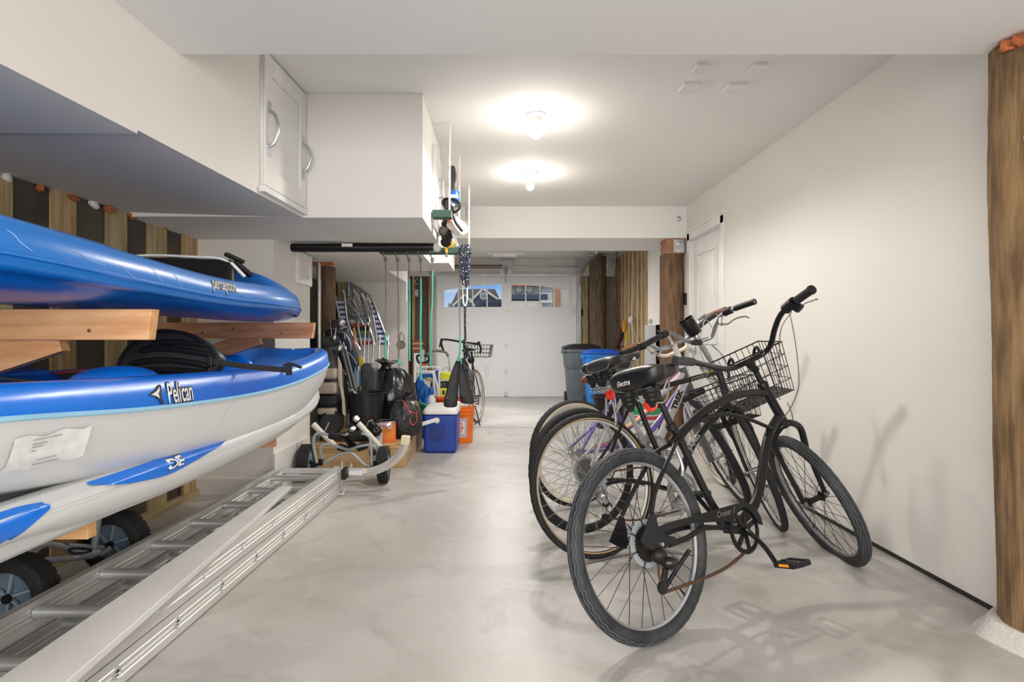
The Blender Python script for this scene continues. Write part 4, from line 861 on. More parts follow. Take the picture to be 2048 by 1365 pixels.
# ropes
m_rope = M('navy_rope_white_fleck', (.02,.025,.05), .8, ns=90, col2=(.02,.025,.05), lo=.3, hi=.5)
_n = m_rope.node_tree; [setattr(x.color_ramp.elements[1], 'color', (.75,.75,.78,1)) or setattr(x.color_ramp.elements[0], 'position', .60) or setattr(x.color_ramp.elements[1], 'position', .64) or setattr(x.color_ramp.elements[0], 'color', (.012,.016,.04,1)) for x in _n.nodes if x.type == 'VALTORGB']
r = thing('rope_hank', 'navy climbing rope with white flecks hung in loops over the green bar', 'rope', P(929,560,4.15))
for i, (x0, yb) in enumerate(((923,560),(926,570),(929,565),(933,575),(935,562))):
    MB().tube(cat([P(x0,yb,4.16), P(x0,500,4.15), P(x0+2,491,4.20), P(x0+3,500,4.30), P(x0+3,yb-5,4.3)], 5), .009, 8).build('loop', m_rope, r)
MB().tube([P(930,620,4.2), P(930,650,4.2), P(931,690,4.2)], .008, 8).build('tail', m_rope, r); MB().tube(cat([P(925,565,4.2), P(926,600,4.2), P(930,612,4.2), P(934,600,4.2), P(934,565,4.2)], 5), .006, 8).build('white_loop', m_white, r)
MB().tube([P(930,612,4.2), P(930,625,4.2)], .009, 8).build('knot', m_rope, r)
r = thing('swim_fins', 'pair of long black swim fins hanging by a teal cord from the green bar', 'fins', P(922,760,4.15))
MB().tube([P(919,506,4.2), P(919.5,640,4.15), P(920,680,4.15)], .004, 6).build('cord', m_taupe, r); MB().tube(cat([P(920,670,4.14), P(920,705,4.14), P(914,722,4.14), P(911,728,4.14), P(916,732,4.14), P(922,726,4.14), P(920,716,4.14)], 5), .007, 8).build('teal_loop', m_teal, r)
for pts, wd in ((([917,722],[911,745],[905,780],[901,806],[901,815]), 1), (([920,722],[925,745],[930,775],[934,800],[938,808]), 1)):
    ce = cat([P(x, y, 4.12+(.05 if pts[0][0] == 920 else 0)) for x, y in pts], 6); m_ = len(ce); q = MB(); secs = []
    for i, c_ in enumerate(ce):
        t = i/(m_-1); ww = .018+.032*min(1, t*1.6)*(1 if t < .80 else 1-((t-.80)/.2)**2*.8); th = .02*(1-t)+.006
        secs.append([c_+V(-ww,0,0), c_+V(-ww*.8,-th,0), c_+V(0,-th*.6,0), c_+V(ww*.8,-th,0), c_+V(ww,0,0), c_+V(0,th,0)])
    q.loft(secs).build('fin', M('fin_rubber', (.014,.015,.018), .5, ns=20, stretch=(1,1,.2)), r, ang=60)
# gear on rack
r = thing('umbrella_bag', 'black rolled bag standing upright on the hanging rack', 'bag', P(906,360,3.9))
MB().tube(cat([P(903,333,3.9), P(904,350,3.9), P(903,372,3.9), P(905,388,3.9)], 5), [.022]*16, 12).build('bag', M('worn_black_cloth', (.04,.04,.045), .8, ns=20, bump=.6), r); MB().tube(cat([P(909,335,3.9), P(912,350,3.9), P(910,366,3.9)], 4), .005, 6).build('strap', m_taupe, r)
r = thing('blue_canister', 'blue cylindrical tin with white label on the hanging rack', 'tin', P(909,395,3.85))
MB().lathe(P(909,407,3.85), (0,0,1), [(0,0),(.036,0),(.038,.004),(.038,.075),(.036,.080),(.030,.082),(0,.083)], 24).build('body', M('tin_blue', (.01,.10,.40), .35), r); MB().lathe(P(909,398,3.85), (0,0,1), [(.0385,0),(.0385,.022)], 12, ref=(0,-1,0), a0=-.8, a1=.8).build('label', m_lab, r)
r = thing('fishing_reel', 'black spoked reel lying on the near green bar', 'reel', P(902,412,3.75))
MB().lathe(P(905,413,3.72), (.3,-1,.2), [(.040,0),(.050,.004),(.052,.02),(.046,.026),(.038,.02),(.040,0)], 24).build('rim', m_black, r); MB().lathe(P(905,413,3.72), (.3,-1,.2), [(0,0),(.014,0),(.012,.03),(0,.03)], 14).build('hub', m_silver, r)
for k_ in range(5):
    a = 2*PI*k_/5; c_ = P(905,413,3.70); MB().bar(c_, c_+V(.042*math.cos(a), 0, .042*math.sin(a)), .006, .006).build('spoke', m_black, r)
MB().lathe(P(893,404,3.7), (-.1,-1,.3), [(0,-.10),(.030,-.10),(.034,0),(.028,.004),(.026,-.01),(0,-.02)], 20).build('rod_tube', m_plastic, r)
r = thing('canvas_bag', 'beige and white canvas bag drooping from the hanging rack', 'bag', P(913,455,3.9))
q = MB(); secs = []
for t in range(9):
    c_ = P(902+t*2.8, 437+t*3.2, 3.85); wv = .022+.034*math.sin(t/8*PI*.8+.3); secs.append([c_+V(wv*math.cos(a)*(1+.25*math.sin(3*a+t)), .03*math.sin(a), wv*math.sin(a)*.9*(1+.2*math.sin(5*a))) for a in [2*PI*j/18 for j in range(18)]])
q.loft(secs).build('bag', M('canvas', (.58,.52,.46), .85, ns=6, col2=(.30,.26,.23)), r, ang=80)
MB().tube(cat([P(905,425,3.8), P(912,445,3.8), P(925,462,3.8)], 5), .010, 8).build('strap', m_black, r)
r = thing('yellow_clamp', 'yellow curved clamp handle hooked over the green bar', 'clamp', P(895,497,4.1))
MB().tube(cat([P(893,505,4.1), P(893,496,4.1), P(899,493,4.1), P(905,490,4.1), P(906,484,4.1), P(904,479,4.1)], 5), .011, 8).build('handle', M('tool_yellow', (.75,.42,.02), .4), r); MB().tube([P(893,505,4.1), P(893,514,4.1)], .009, 8).build('tip', m_taupe, r)
r = thing('gear_bundle', 'dark wetsuit bundle stuffed between the green rack bars', 'bundle', P(893,450,3.9))
for (x, y, sx_, sz_) in ((893,448,.035,.035),(889,462,.04,.04),(892,485,.038,.03),(897,470,.03,.05)): MB().sph(P(x,y,3.92), (sx_,.05,sz_), 14, 8, .12).build('fold', m_foamblk if y != 462 else m_cable, r)
MB().bar(P(897,437,3.75), P(898,443,3.75), .02, .02).build('red_clip', M('red_plastic', (.65,.04,.02), .4), r); MB().bar(P(906,466,3.9), P(915,492,3.9), .012, .02).build('white_tube', m_white, r)
r = thing('vent_pipe', 'beige round vent opening on the cupboard wall behind the rack', 'vent', P(888,362,5.09)); MB().bb(P(880,0,5.08).x, P(896,0,5.08).x, 5.07, 5.098, P(0,395,5.08).z, P(0,352,5.08).z).build('plate', m_wall, r, smooth=False)
MB().lathe(P(888,364,5.068), (0,-1,0), [(0,.003),(.030,.003),(.034,.006),(.036,0)], 22).build('opening', m_taupe, r)
# ------------------------------------------------------------ clutter on and behind the platform
def bag(name, lab, c, r, seed, knot=None, group=None, mt=None, jag=.06, cate='bag'):
    rnd = random.Random(seed); root = thing(name, lab, cate, (c[0], c[1], c[2]-r[2])); n, m = 56, 34; vs = []; ph = [rnd.uniform(0, 6.28) for _ in range(8)]
    secs = []
    for i in range(m+1):
        v = i/m; z = -math.cos(PI*v); rr = math.sin(PI*v)**.62; ring = []
        for k_ in range(n):
            a = 2*PI*k_/n
            fold = max(0, v-.35)*(.16*math.sin(9*a+ph[0])+.10*math.sin(17*a+ph[1]))+.035*math.sin(5*a+6*v+ph[2])+.02*math.sin(23*a+13*v+ph[3])+rnd.uniform(-jag, jag)*.18
            g = rr*(1+fold*.8); tp = 1-.28*max(0, v-.55)
            ring.append(V(c[0]+r[0]*g*tp*math.cos(a), c[1]+r[1]*g*tp*math.sin(a), c[2]+r[2]*z*(1 if z > -.7 else .99)))
        secs.append(ring)
    MB().loft(secs).build('sack', mt, root, ang=75)
    if knot:
        kx, kz, s_ = knot; q = MB(); rnd2 = random.Random(seed+5); q.lathe((c[0]+kx, c[1]-.02, c[2]+r[2]*.9), (.1,0,1), [(.07*s_,0),(.045*s_,.03*s_),(.04*s_,.06*s_),(0,.07*s_)], 18)
        for k_ in range(9):
            a = k_*.7; d_ = V(math.cos(a), .6*math.sin(a), rnd2.uniform(.15,.9)).normalized(); o_ = V(c[0]+kx, c[1]-.02, c[2]+r[2]*.9+.05*s_); ln = rnd2.uniform(.07,.13)*s_; q.tube([o_, o_+d_*ln*.5+V(0,0,.01), o_+d_*ln], [.03*s_,.034*s_,.006], 6, flat=(.5,1.2))
        for k_ in range(0): a = k_*.9; q.sph((c[0]+kx+.07*s_*math.cos(a), c[1]-.02+.05*math.sin(a), c[2]+r[2]+.05*s_+.02*math.sin(a*3)), (.05*s_,.03*s_,.022*s_), 8, 5, .4)
        q.build('gathered_neck', mt, root, ang=60)
    return root
m_bag = M('bin_bag_plastic', (.012,.012,.014), .22, ns=9, bump=.9, bs=16, coat=.3)
m_bag2 = M('bin_bag_crinkled', (.012,.012,.014), .28, ns=16, bump=1, bs=45, coat=.3)
bag('bin_bag', 'large full glossy black bin bag behind the small tied one', (P(781,0,5.5).x, 5.5, PT+.29), (.25,.24,.31), 3, (-.04,0,1.1), mt=m_bag)
sb = bag('bin_bag', 'small crinkled black bin bag with red drawstring on the platform', (P(803,0,5.0).x, 5.05, PT+.165), (.175,.14,.17), 8, (.04,0,.7), mt=m_bag2, jag=.3)
q = MB()
for pts in ([(812,808),(818,822),(830,826),(838,818),(836,806),(830,802)], [(826,826),(820,840),(826,850),(834,840),(832,824)], [(806,800),(812,812),(820,826)]):
    q.tube(cat([P(x, y, 4.78) for x, y in pts], 5), .010, 6, flat=(.35,1.2))
q.build('drawstring', M('red_drawstring', (.75,.03,.02), .35), sb)
r = thing('air_purifier', 'dark grey rounded tower appliance in front of the large bin bag', 'appliance', P(737,775,5.12))
q = MB(); pl = [(722,872),(722,736),(724,728),(730,726),(742,729),(749,737),(752,750),(753,872)]
q.prism([P(x, y, 5.17) for x, y in pl], V(0,.13,0)); bd_ = q.build('body', M('charcoal_plastic', (.045,.045,.048), .45, ns=12), r, bevel=.014, seg=3)
q = MB()
for k_ in range(9): q.bar(P(728,758+k_*2.6,5.166), P(734,758+k_*2.6,5.166), .003, .004)
q.prism([P(724,740,5.168),P(736,742,5.168),P(740,741,5.168),P(737,744,5.168),P(726,743,5.168)], V(0,-.002,0)); q.build('vent', m_ink, bd_, smooth=False)
r = thing('storage_tub', 'black plastic tub standing on the platform under the appliance', 'tub', (P(735,0,4.97).x, 4.96, PT))
MB().lathe((P(733,0,4.97).x, 4.96, PT), (0,0,1), [(0,0),(.13,0),(.150,.395),(.162,.40),(.162,.412),(.145,.412),(.125,.02),(0,.02)], 32).build('body', m_plastic, r)
r = thing('paint_can', 'orange and white paint can with barcode label on the platform', 'can', (P(772,0,4.82).x, 4.82, PT))
c_ = V(P(772,0,4.81).x, 4.81, PT); MB().lathe(c_, (0,0,1), [(0,0),(.083,0),(.085,.004),(.085,.172),(.082,.176),(.086,.18),(.082,.184),(.074,.180),(.0,.176)], 36).build('can', m_chrome, r)
m_or = M('label_orange', (.80,.12,.02), .45, ns=8, col2=(.72,.28,.03), stretch=(1,1,2)); MB().lathe(c_, (0,0,1), [(.0856,.008),(.0856,.170)], 18, ref=(0,-1,0), a0=-.15, a1=1.5).build('orange_label', m_or, r)
MB().lathe(c_, (0,0,1), [(.0856,.008),(.0856,.170)], 18, ref=(0,-1,0), a0=-1.6, a1=-.15).build('white_label', m_lab, r)
q = MB()
for k_ in range(7): a = -.50+k_*.035; q.lathe(c_, (0,0,1), [(.0862,.135),(.0862,.16)], 1, ref=(0,-1,0), a0=a, a1=a+(.02 if k_ % 2 else .012))
q.build('barcode', m_ink, r, smooth=False)
q = MB()
for k_ in range(6): q.lathe(c_, (0,0,1), [(.0862,.11-k_*.012),(.0862,.112-k_*.012)], 5, ref=(0,-1,0), a0=-1.2, a1=-.7+.05*(k_ % 3))
q.build('printed_lines', m_txtg, r, smooth=False)
# small things before the can
r = thing('flashlight_case', 'small black box with pale end and brass key ring, tilted before the paint can', 'box', P(749,850,4.75)); a, b = P(738,846,4.76), P(759,867,4.70)
MB().bar(a, b, .045, .065, (.4,-.3,1)).build('case', m_plastic, r, bevel=.006); d_ = (b-a).normalized(); MB().bar(a-d_*.002, a+d_*.012, .048, .068, (.4,-.3,1)).build('end_band', m_silver, r, bevel=.003)
MB().tube([P(752,860,4.66)+V(.018*math.cos(t),0,.018*math.sin(t)) for t in [2*PI*i/14 for i in range(14)]], .003, 6, closed=True).build('key_ring', m_chrome, r)
for px, py, lb, mt in ((708,843,'chrome garden hose nozzle lying by the golf bag','chrome'), (700,862,'dark metal sprayer head lying before the golf bag','black')):
    r = thing('hose_nozzle', lb, 'nozzle', P(px,py,4.85)); mm = m_chrome if mt == 'chrome' else m_black
    MB().sph(P(px,py,4.85), (.020,.022,.022), 14, 8).build('head', mm, r); MB().tube(cat([P(px,py,4.85), P(px-8,py+8,4.8), P(px-16,py+12,4.78)], 4), [.018]*5+[.01]*4, 10).build('handle', m_black if mt == 'chrome' else m_silver, r); MB().lathe(P(px+4,py-4,4.83), (.5,-.6,.5), [(0,0),(.03,0),(.033,.015),(.022,.03),(0,.03)], 14).build('nozzle_tip', m_galv, r)
r = thing('orange_tool', 'orange handled tool lying on the platform behind the cart', 'tool', P(730,860,4.9)); MB().tube(cat([P(718,850,4.85), P(730,858,4.83), P(742,866,4.78), P(747,858,4.78)], 5), .011, 8).build('handle', M('tool_orange', (.70,.14,.02), .45), r); MB().tube([P(712,846,4.86), P(718,850,4.85)], .006, 8).build('shaft', m_silver, r)
r = thing('pink_bottle', 'small pink bottle lying in front of the paint can', 'bottle', P(770,850,4.72)); MB().lathe(P(762,849,4.74), (1,0,-.12), [(0,0),(.020,.003),(.022,.02),(.022,.07),(.012,.085),(.010,.10),(0,.10)], 16).build('body', M('dusty_pink', (.60,.30,.40), .5), r); MB().lathe(P(779,852,4.71), (.3,-1,0), [(.008,0),(.022,0),(.024,.01),(.008,.012),(.008,0)], 16).build('cap', m_chrome, r)
# golf bags
m_beige = M('beige_canvas', (.52,.46,.38), .8, ns=10); m_gb = M('golf_bag_black', (.018,.018,.020), .55, ns=12, bump=.4); m_navy2 = M('navy_fabric', (.012,.018,.045), .75, ns=10, bump=.4)
r = thing('golf_bag', 'black and beige golf bag leaning upright on the platform beside the kayaks', 'golf bag', P(665,860,5.0))
c0, c1 = P(662,846,4.92), P(651,690,5.15); ax = (c1-c0); secs = []
for i in range(25):
    t = i/24; rr = .105 if .03 < t < .86 else (.115 if t >= .86 else .10); c_ = c0+ax*t; rr *= 1+.03*math.sin(t*22)
    secs.append([c_+V(rr*1.02*math.cos(a), rr*.9*math.sin(a), 0) for a in [2*PI*j/24 for j in range(24)]])
MB().loft(secs, cap=True).build('body', m_gb, r)
MB().lathe(c1+V(0,0,-.03), (-.07,.04,1), [(.112,0),(.128,.02),(.132,.08),(.118,.10),(.10,.10),(.10,.06),(0,.05)], 28).build('collar', m_gb, r)
for (px, py, sx_, sz_, mt) in ((662,747,.055,.045,m_beige), (656,776,.078,.050,m_beige), (657,800,.082,.045,m_gb), (655,822,.080,.030,m_beige)): MB().box(P(px,py,4.88), (sx_*2,.10,sz_*2)).build('pocket', mt, r, bevel=.024, seg=4)
MB().prism([P(675,712,4.87),P(682,730,4.87),P(683,770,4.86),P(689,800,4.85),P(691,832,4.84),P(684,828,4.84),P(683,800,4.85),P(676,760,4.86)], V(0,.03,0)).build('side_panel', m_beige, r, bevel=.006)
bs_ = MB().lathe(P(665,846,4.88), (.05,-.9,.2), [(0,0),(.085,0),(.10,.01),(.10,.06),(.09,.07),(.085,.055),(0,.05)], 28).build('base_cup', m_gb, r); MB().cyl(P(650,862,4.74), P(658,845,4.78), .007, 8).build('stand_leg', m_silver, r)
for (px, py, px2, py2) in ((660,640,668,720), (672,655,662,715), (648,668,655,715)): MB().cyl(P(px2,py2,5.1), P(px,py,5.15), .005, 8).build('club_shaft', m_chrome, r)
for (px, py, s_) in ((678,697,1), (668,676,.8)): MB().sph(P(px,py,5.05), (.022*s_,.015,.032*s_), 12, 8).build('club_head', m_chrome, r)
r = thing('golf_bag', 'navy golf bag with pale piping and head covers standing behind the beige one', 'golf bag', P(692,760,5.3)); pl = [(664,672),(672,662),(690,660),(700,672),(708,690),(714,712),(716,735),(706,748),(692,742),(680,720),(670,698)]
q = MB(); fr = [P(x, y, 5.3) for x, y in pl]; c_ = sum(fr, V(0,0,0))/len(fr); q.loft([[c_+(p-c_)*s_+V(0,dy,0) for p in cat(fr, 3, True)] for s_, dy in ((.6,-.10),(.92,-.07),(1,0),(.92,.07),(.6,.1))]); q.build('body', m_navy2, r)
MB().tube(cat([P(672,664,5.22), P(688,666,5.2), P(700,684,5.2), P(701,700,5.2)], 6), .006, 6).build('piping', m_galv, r); MB().tube(cat([P(696,705,5.2), P(706,716,5.2), P(713,728,5.2)], 6), .005, 6).build('piping', m_galv, r)
hc = MB().sph(P(674,648,5.2), (.075,.05,.04), 18, 10).build('head_cover', M('grey_knit', (.05,.05,.05), .8), r); MB().sph(P(682,646,5.17), (.034,.04,.045), 14, 8).build('club_head', m_silver, r); MB().box(P(664,669,5.22), (.11,.05,.10)).build('head_cover', m_navy2, r, bevel=.02)
MB().cyl(P(672,648,5.18), P(667,700,5.15), .006, 8).build('club_shaft', m_chrome, r); MB().box(P(690,674,5.19), (.014,.004,.04)).build('zip', m_silver, r)
for i, (a, b, lb) in enumerate((((683,697),(703,776),'grey folded tripod tube leaning left of its pair'), ((690,700),(712,780),'grey folded tripod tube leaning right of its pair'))):
    r = thing('folded_stand', lb, 'stand', P(*b,5.0), 'folded grey stands'); MB().cyl(P(*a,5.12), P(*b,4.98), .016, 12).build('tube', M('dark_grey_tube', (.10,.10,.105), .4, .3), r); MB().lathe(P(*a,5.12), P(*a,5.12)-P(*b,4.98), [(0,0),(.018,0),(.018,.03),(.008,.04),(.008,.08),(0,.08)], 12).build('tip', m_silver, r)
r = thing('shovel', 'shovel with pale wooden handle leaning before the striped chairs', 'shovel', P(710,740,5.6)); MB().tube([P(708,656,5.75), P(710,690,5.7), P(714,722,5.6), P(724,860,5.5)], .014, 10).build('handle', WOOD('handle_wood', (.62,.34,.14), (.50,.25,.09), 'z', 8, .5), r); MB().sph(P(716,728,5.58), (.05,.02,.04), 12, 8).build('blade', m_galv, r)
# poster, green pot, misc
r = thing('yellow_flag', 'yellow cloth wedge behind the appliance', 'cloth', P(719,722,5.35)); MB().prism([P(714,728,5.4),P(719,712,5.4),P(727,718,5.4),P(722,738,5.4)], V(0,.02,0)).build('cloth', M('flag_yellow', (.80,.60,.03), .7), r, bevel=.004)
r = thing('drink_pack', 'blue and white bottles leaning left of the grey appliance', 'bottles', P(715,760,5.3)); 
for k_, (x, mt) in enumerate(((710, M('bottle_blue', (.15,.40,.60), .3)), (716, m_lab), (721, MATS['bottle_blue']))): MB().tube([P(x,773,5.25), P(x,745,5.25), P(x+1,738,5.25), P(x+1,732,5.25)], [.013,.013,.007,.006], 10).build('bottle', mt, r)
r = thing('flower_pot', 'green rimmed plant pot in the shade behind the golf bag', 'pot', P(705,820,5.2)); MB().lathe(P(704,822,5.25), (0,0,1), [(0,0),(.055,0),(.075,.11),(.082,.11),(.084,.15),(.072,.15),(.07,.1),(0,.1)], 24).build('pot', M('pot_green', (.02,.28,.12), .4), r); MB().lathe(P(704,826,5.24), (0,0,1), [(.062,0),(.078,.08)], 20).build('label', M('pot_brown', (.12,.05,.03), .6), r)
r = thing('black_carton', 'black board with white wire pattern leaning behind the golf bag', 'board', P(692,790,5.0)); MB().prism([P(687,745,5.02),P(693,752,5.02),P(697,800,5.0),P(694,832,4.98),P(689,800,5.0)], V(0,.02,0)).build('board', m_black, r, bevel=.003)
MB().prism([P(693,764,5.0),P(700,768,5.0),P(716,790,5.0),P(717,800,5.0),P(706,784,5.0)], V(0,.012,0)).build('pale_sheet', m_lab, r, bevel=.002)
r = thing('white_tray', 'white folded paper tray behind the black garden pole', 'tray', P(710,820,5.1)); MB().prism([P(697,820,5.08),P(724,812,5.08),P(727,822,5.05),P(698,832,5.05)], V(0,.03,.01)).build('tray', m_lab, r, bevel=.004)
r = thing('garden_pole', 'thin black pole leaning across the platform clutter', 'pole', P(729,845,4.9)); MB().cyl(P(694,788,5.0), P(729,845,4.84), .006, 8).build('shaft', m_black, r); MB().lathe(P(729,845,4.84), P(729,845,4.84)-P(694,788,5.0), [(0,0),(.010,0),(.012,.02),(0,.03)], 10).build('foot', m_plastic, r)
r = thing('hand_mirror', 'small round metal mirror on a bent wire above the large bin bag', 'mirror', P(802,692,5.4)); MB().lathe(P(802,690,5.4), (.2,-1,.2), [(0,.004),(.04,.003),(.044,0),(0,-.003)], 20).build('disc', m_cable, r); MB().tube(cat([P(806,686,5.4), P(808,675,5.4), P(803,664,5.42), P(800,672,5.45), P(798,705,5.5)], 5), .004, 6).build('wire', m_taupe, r)
# folded beach chairs
m_bw = STRIPES('blue_white_stripes', [(.05,.09,.33), (.74,.74,.76)], .052); m_multi = STRIPES('multi_stripes', [(.55,.08,.06), (.75,.72,.68), (.08,.22,.30), (.28,.34,.06), (.02,.02,.03)], .20)
m_bluecl = M('blue_pattern_cloth', (.03,.16,.30), .7, ns=30, col2=(.35,.45,.50), lo=.5, hi=.62)
def sling(root, quad, mt, tubes, d, dd=.08, sr=.012):
    for x in (quad[3][0], quad[2][0]): MB().tube([P(x, quad[2][1]-20, d), V(P(x,0,d).x, d-.25, .012)], sr*.7, 8).build('frame_leg', m_galv, root)
    q = MB(); q.prism([P(x, y, d) for x, y in quad], V(0,.012,0)); q.build('sling', mt, root, smooth=False)
    for t in tubes: MB().tube(cat([P(*p[:2], d-.015+(p[2] if len(p) > 2 else 0)) for p in t], 5), sr, 8).build('frame_tube', m_silver, root)
r = thing('folded_beach_chair', 'folded beach chair with blue and white striped sling next to the nook piling', 'beach chair', P(690,740,6.0), None)
sling(r, [(670,593),(689,598),(697,660),(682,660)], m_bw, [[(668,566),(671,596),(686,668)], [(686,580),(690,600),(697,650),(720,700)], [(671,596),(690,600)], [(690,592),(700,596),(717,622)], [(692,604),(712,625),(727,650)]], 6.0)
MB().tube(cat([P(677,592,6.02), P(684,588,6.02), P(687,580,6.0)], 5), .011, 6).build('brace', m_taupe, r)
r = thing('folded_beach_chair', 'tallest folded beach chair with blue and white stripes, lying back right of the nook', 'beach chair', P(770,720,5.9))
sling(r, [(734,600),(744,604),(777,690),(760,690)], m_bw, [[(698,566),(715,580),(728,602),(740,645)], [(702,565),(735,588),(745,602),(779,690)], [(737,600),(748,640),(754,685)], [(720,582),(734,588),(733,592),(719,574)]], 5.95)
r = thing('folded_beach_chair', 'middle folded beach chair seen edge on with dark blue striped sling', 'beach chair', P(735,650,6.1))
sling(r, [(718,586),(726,586),(740,645),(732,645)], STRIPES('dark_blue_stripes', [(.01,.02,.08), (.50,.48,.42)], .045), [[(708,585),(718,610),(728,640),(734,650)], [(722,580),(730,620),(739,644)]], 6.15)
r = thing('folded_beach_chair', 'folded beach chair with red, green, teal and white multicolour stripes', 'beach chair', P(725,690,6.3))
sling(r, [(698,632),(735,628),(748,688),(712,692)], m_multi, [[(697,630),(712,640),(722,690)], [(716,635),(718,660),(724,692)], [(733,640),(742,665),(750,690)]], 6.3)
r = thing('folded_beach_chair', 'folded beach chair with patterned teal blue cloth behind the others', 'beach chair', P(706,640,6.45))
sling(r, [(698,567),(706,572),(710,630),(706,670),(699,650)], m_bluecl, [[(707,572),(708,600),(712,640)], [(697,566),(697,600)]], 6.45)
# ------------------------------------------------------------ beyond the platform
r = thing('cooler', 'blue picnic cooler with white lid and tilted white handle', 'cooler', (P(881,0,5.4).x, 5.45, 0)); m_cb = M('cooler_blue', (.008,.045,.34), .38, ns=8); m_cw = M('cooler_white', (.78,.78,.77), .4)
x0, x1, y0, y1 = P(845,0,5.3).x, P(914,0,5.3).x, 5.30, 5.72
MB().hexa([V(x0+.01,y0+.01,0),V(x1-.01,y0+.01,0),V(x1-.01,y1-.01,0),V(x0+.01,y1-.01,0),V(x0,y0,.365),V(x1,y0,.365),V(x1,y1,.365),V(x0,y1,.365)]).build('body', m_cb, r, bevel=.03, seg=4)
secs = []
def rrect(xa, xb, ya, yb, rad, z, n=6):
    o = []
    for cx_, cy_, a0 in ((xb-rad, yb-rad, 0), (xa+rad, yb-rad, PI/2), (xa+rad, ya+rad, PI), (xb-rad, ya+rad, 1.5*PI)):
        for k_ in range(n+1): a = a0+PI/2*k_/n; o.append(V(cx_+rad*math.cos(a), cy_+rad*math.sin(a), z))
    return o
MB().loft([rrect(x0-.004, x1+.004, y0-.004, y1+.004, .05, .365), rrect(x0-.006, x1+.006, y0-.006, y1+.006, .05, .372), rrect(x0-.004, x1+.004, y0-.004, y1+.004, .05, .390), rrect(x0+.01, x1-.01, y0+.01, y1-.01, .05, .415), rrect(x0+.03, x1-.03, y0+.03, y1-.03, .05, .432), rrect(x0+.05, x1-.05, y0+.05, y1-.05, .05, .436)]).build('lid', m_cw, r, ang=50)
q = MB(); a, b = P(842,849,5.22), P(874,839,5.28); q.bar(a, b, .012, .036, (.2,0,1)); q.lathe(P(874,841,5.29), (0,-1,0), [(0,0),(.026,0),(.026,.012),(.02,.016),(0,.016)], 18); q.build('handle', m_cw, r, bevel=.004)
hb = MB(); hx0, hx1, hz0, hz1 = P(861,0,5.3).x, P(888,0,5.3).x, P(0,880,5.3).z, P(0,853,5.3).z
hb.bb(hx0, hx1, y0-.004, y0+.003, hz0, hz1); hb.build('side_grip', M('cooler_blue_dark', (.006,.03,.22), .45), r, bevel=.003); MB().bb(hx0-.006, hx1+.006, y0-.010, y0, hz1-.004, hz1+.008).build('grip_lip', m_cb, r, bevel=.003)
r = thing('bucket', 'bright orange bucket with printed label and plastic wrap, right behind the cooler', 'bucket', (P(921,0,5.85).x, 5.95, 0)); m_ob = M('bucket_orange', (.86,.17,.008), .35, ns=8); m_ob2 = M('bucket_orange_red', (.75,.09,.012), .4)
bc = V(P(920,0,5.95).x, 5.95, 0)
def bucket(root, c, h, r0, r1, mt, nm='body'):
    return MB().lathe(c, (0,0,1), [(0,0),(r0-.004,0),(r0,.005),(r0+(r1-r0)*.78,h*.78),(r1+.008,h*.78),(r1+.008,h*.82),(r1-.002,h*.825),(r1,h*.87),(r1+.007,h*.875),(r1+.007,h*.91),(r1,h*.915),(r1+.002,h*.97),(r1+.008,h*.975),(r1+.008,h),(r1-.006,h),(r0-.006,.012),(0,.012)], 40).build(nm, mt, root)
bb_ = bucket(r, bc, .375, .132, .148, m_ob)
q = MB(); q.lathe(bc+V(0,0,.06), (0,0,1), [(.1355,0),(.1445,.20)], 20, ref=(0,-1,0), a0=-.75, a1=.62); q.build('label', M('label_violet_grey', (.48,.42,.50), .5), bb_, ang=60)
q = MB(); q.lathe(bc+V(0,0,.10), (0,0,1), [(.1375,0),(.1437,.125)], 20, ref=(0,-1,0), a0=-.60, a1=.42); q.build('label_ground', m_lab, bb_, ang=60)
def onb(rad):
    return lambda x, y: V(bc.x+rad*math.sin(x/rad), bc.y-rad*math.cos(x/rad), y)
for s_, z, sz in (("HOMER'S", .200, .042), ("ALL PURPOSE", .163, .034), ('BUCKET', .128, .042)):
    f = onb(.1452); text(s_, sz, (0,0,0), (1,0,0), (0,0,1), M('letter_red', (.80,.12,.02), .5), bb_, fn=lambda x, y, z=z: f(x-.012, y+z), wid=.62, bold=.0012)
MB().tube(cat([bc+V(.147,-.02,.31), bc+V(.158,-.05,.22), bc+V(.150,-.06,.14), bc+V(.148,-.05,.12)], 5), .0025, 5).build('wire_handle', m_galv, r)
q = MB()
for k_ in range(5): q.sph(bc+V(-.09+.045*k_, .0, .372+.012*math.sin(k_*2)), (.06,.08,.035), 12, 7, .3)
q.build('plastic_wrap', M('clear_wrap', (.85,.70,.66), .2, ns=10, bump=1, bs=30), r, ang=30)
r = thing('bucket', 'red orange bucket with a black tap hole, behind the hanging swim fins', 'bucket', (P(898,0,6.5).x, 6.5, 0)); bc2 = V(P(898,0,6.5).x, 6.5, .0); bucket(r, bc2, .40, .14, .155, m_ob2)
MB().lathe(P(888,810,6.34), (0,-1,0), [(0,0),(.02,0),(.02,.01),(.012,.016),(0,.016)], 16).build('tap_plug', m_black, r)
r = thing('dustpan', 'green plastic dustpan leaning by the cooler', 'dustpan', P(843,815,5.6)); q = MB(); q.prism([P(836,806,5.6),P(855,812,5.5),P(850,826,5.5),P(836,826,5.6)], V(0,.06,.015)); q.build('pan', M('dustpan_green', (.01,.20,.10), .4), r, bevel=.008); MB().bar(P(840,800,5.6), P(837,812,5.6), .02, .02).build('handle', MATS['dustpan_green'], r, bevel=.004)
m_bfab = M('cart_blue_fabric', (.01,.12,.45), .7, ns=10, bump=.4)
r = thing('beach_cart', 'folding white framed beach cart with blue fabric pouch', 'cart', (P(857,0,6.6).x, 6.6, 0))
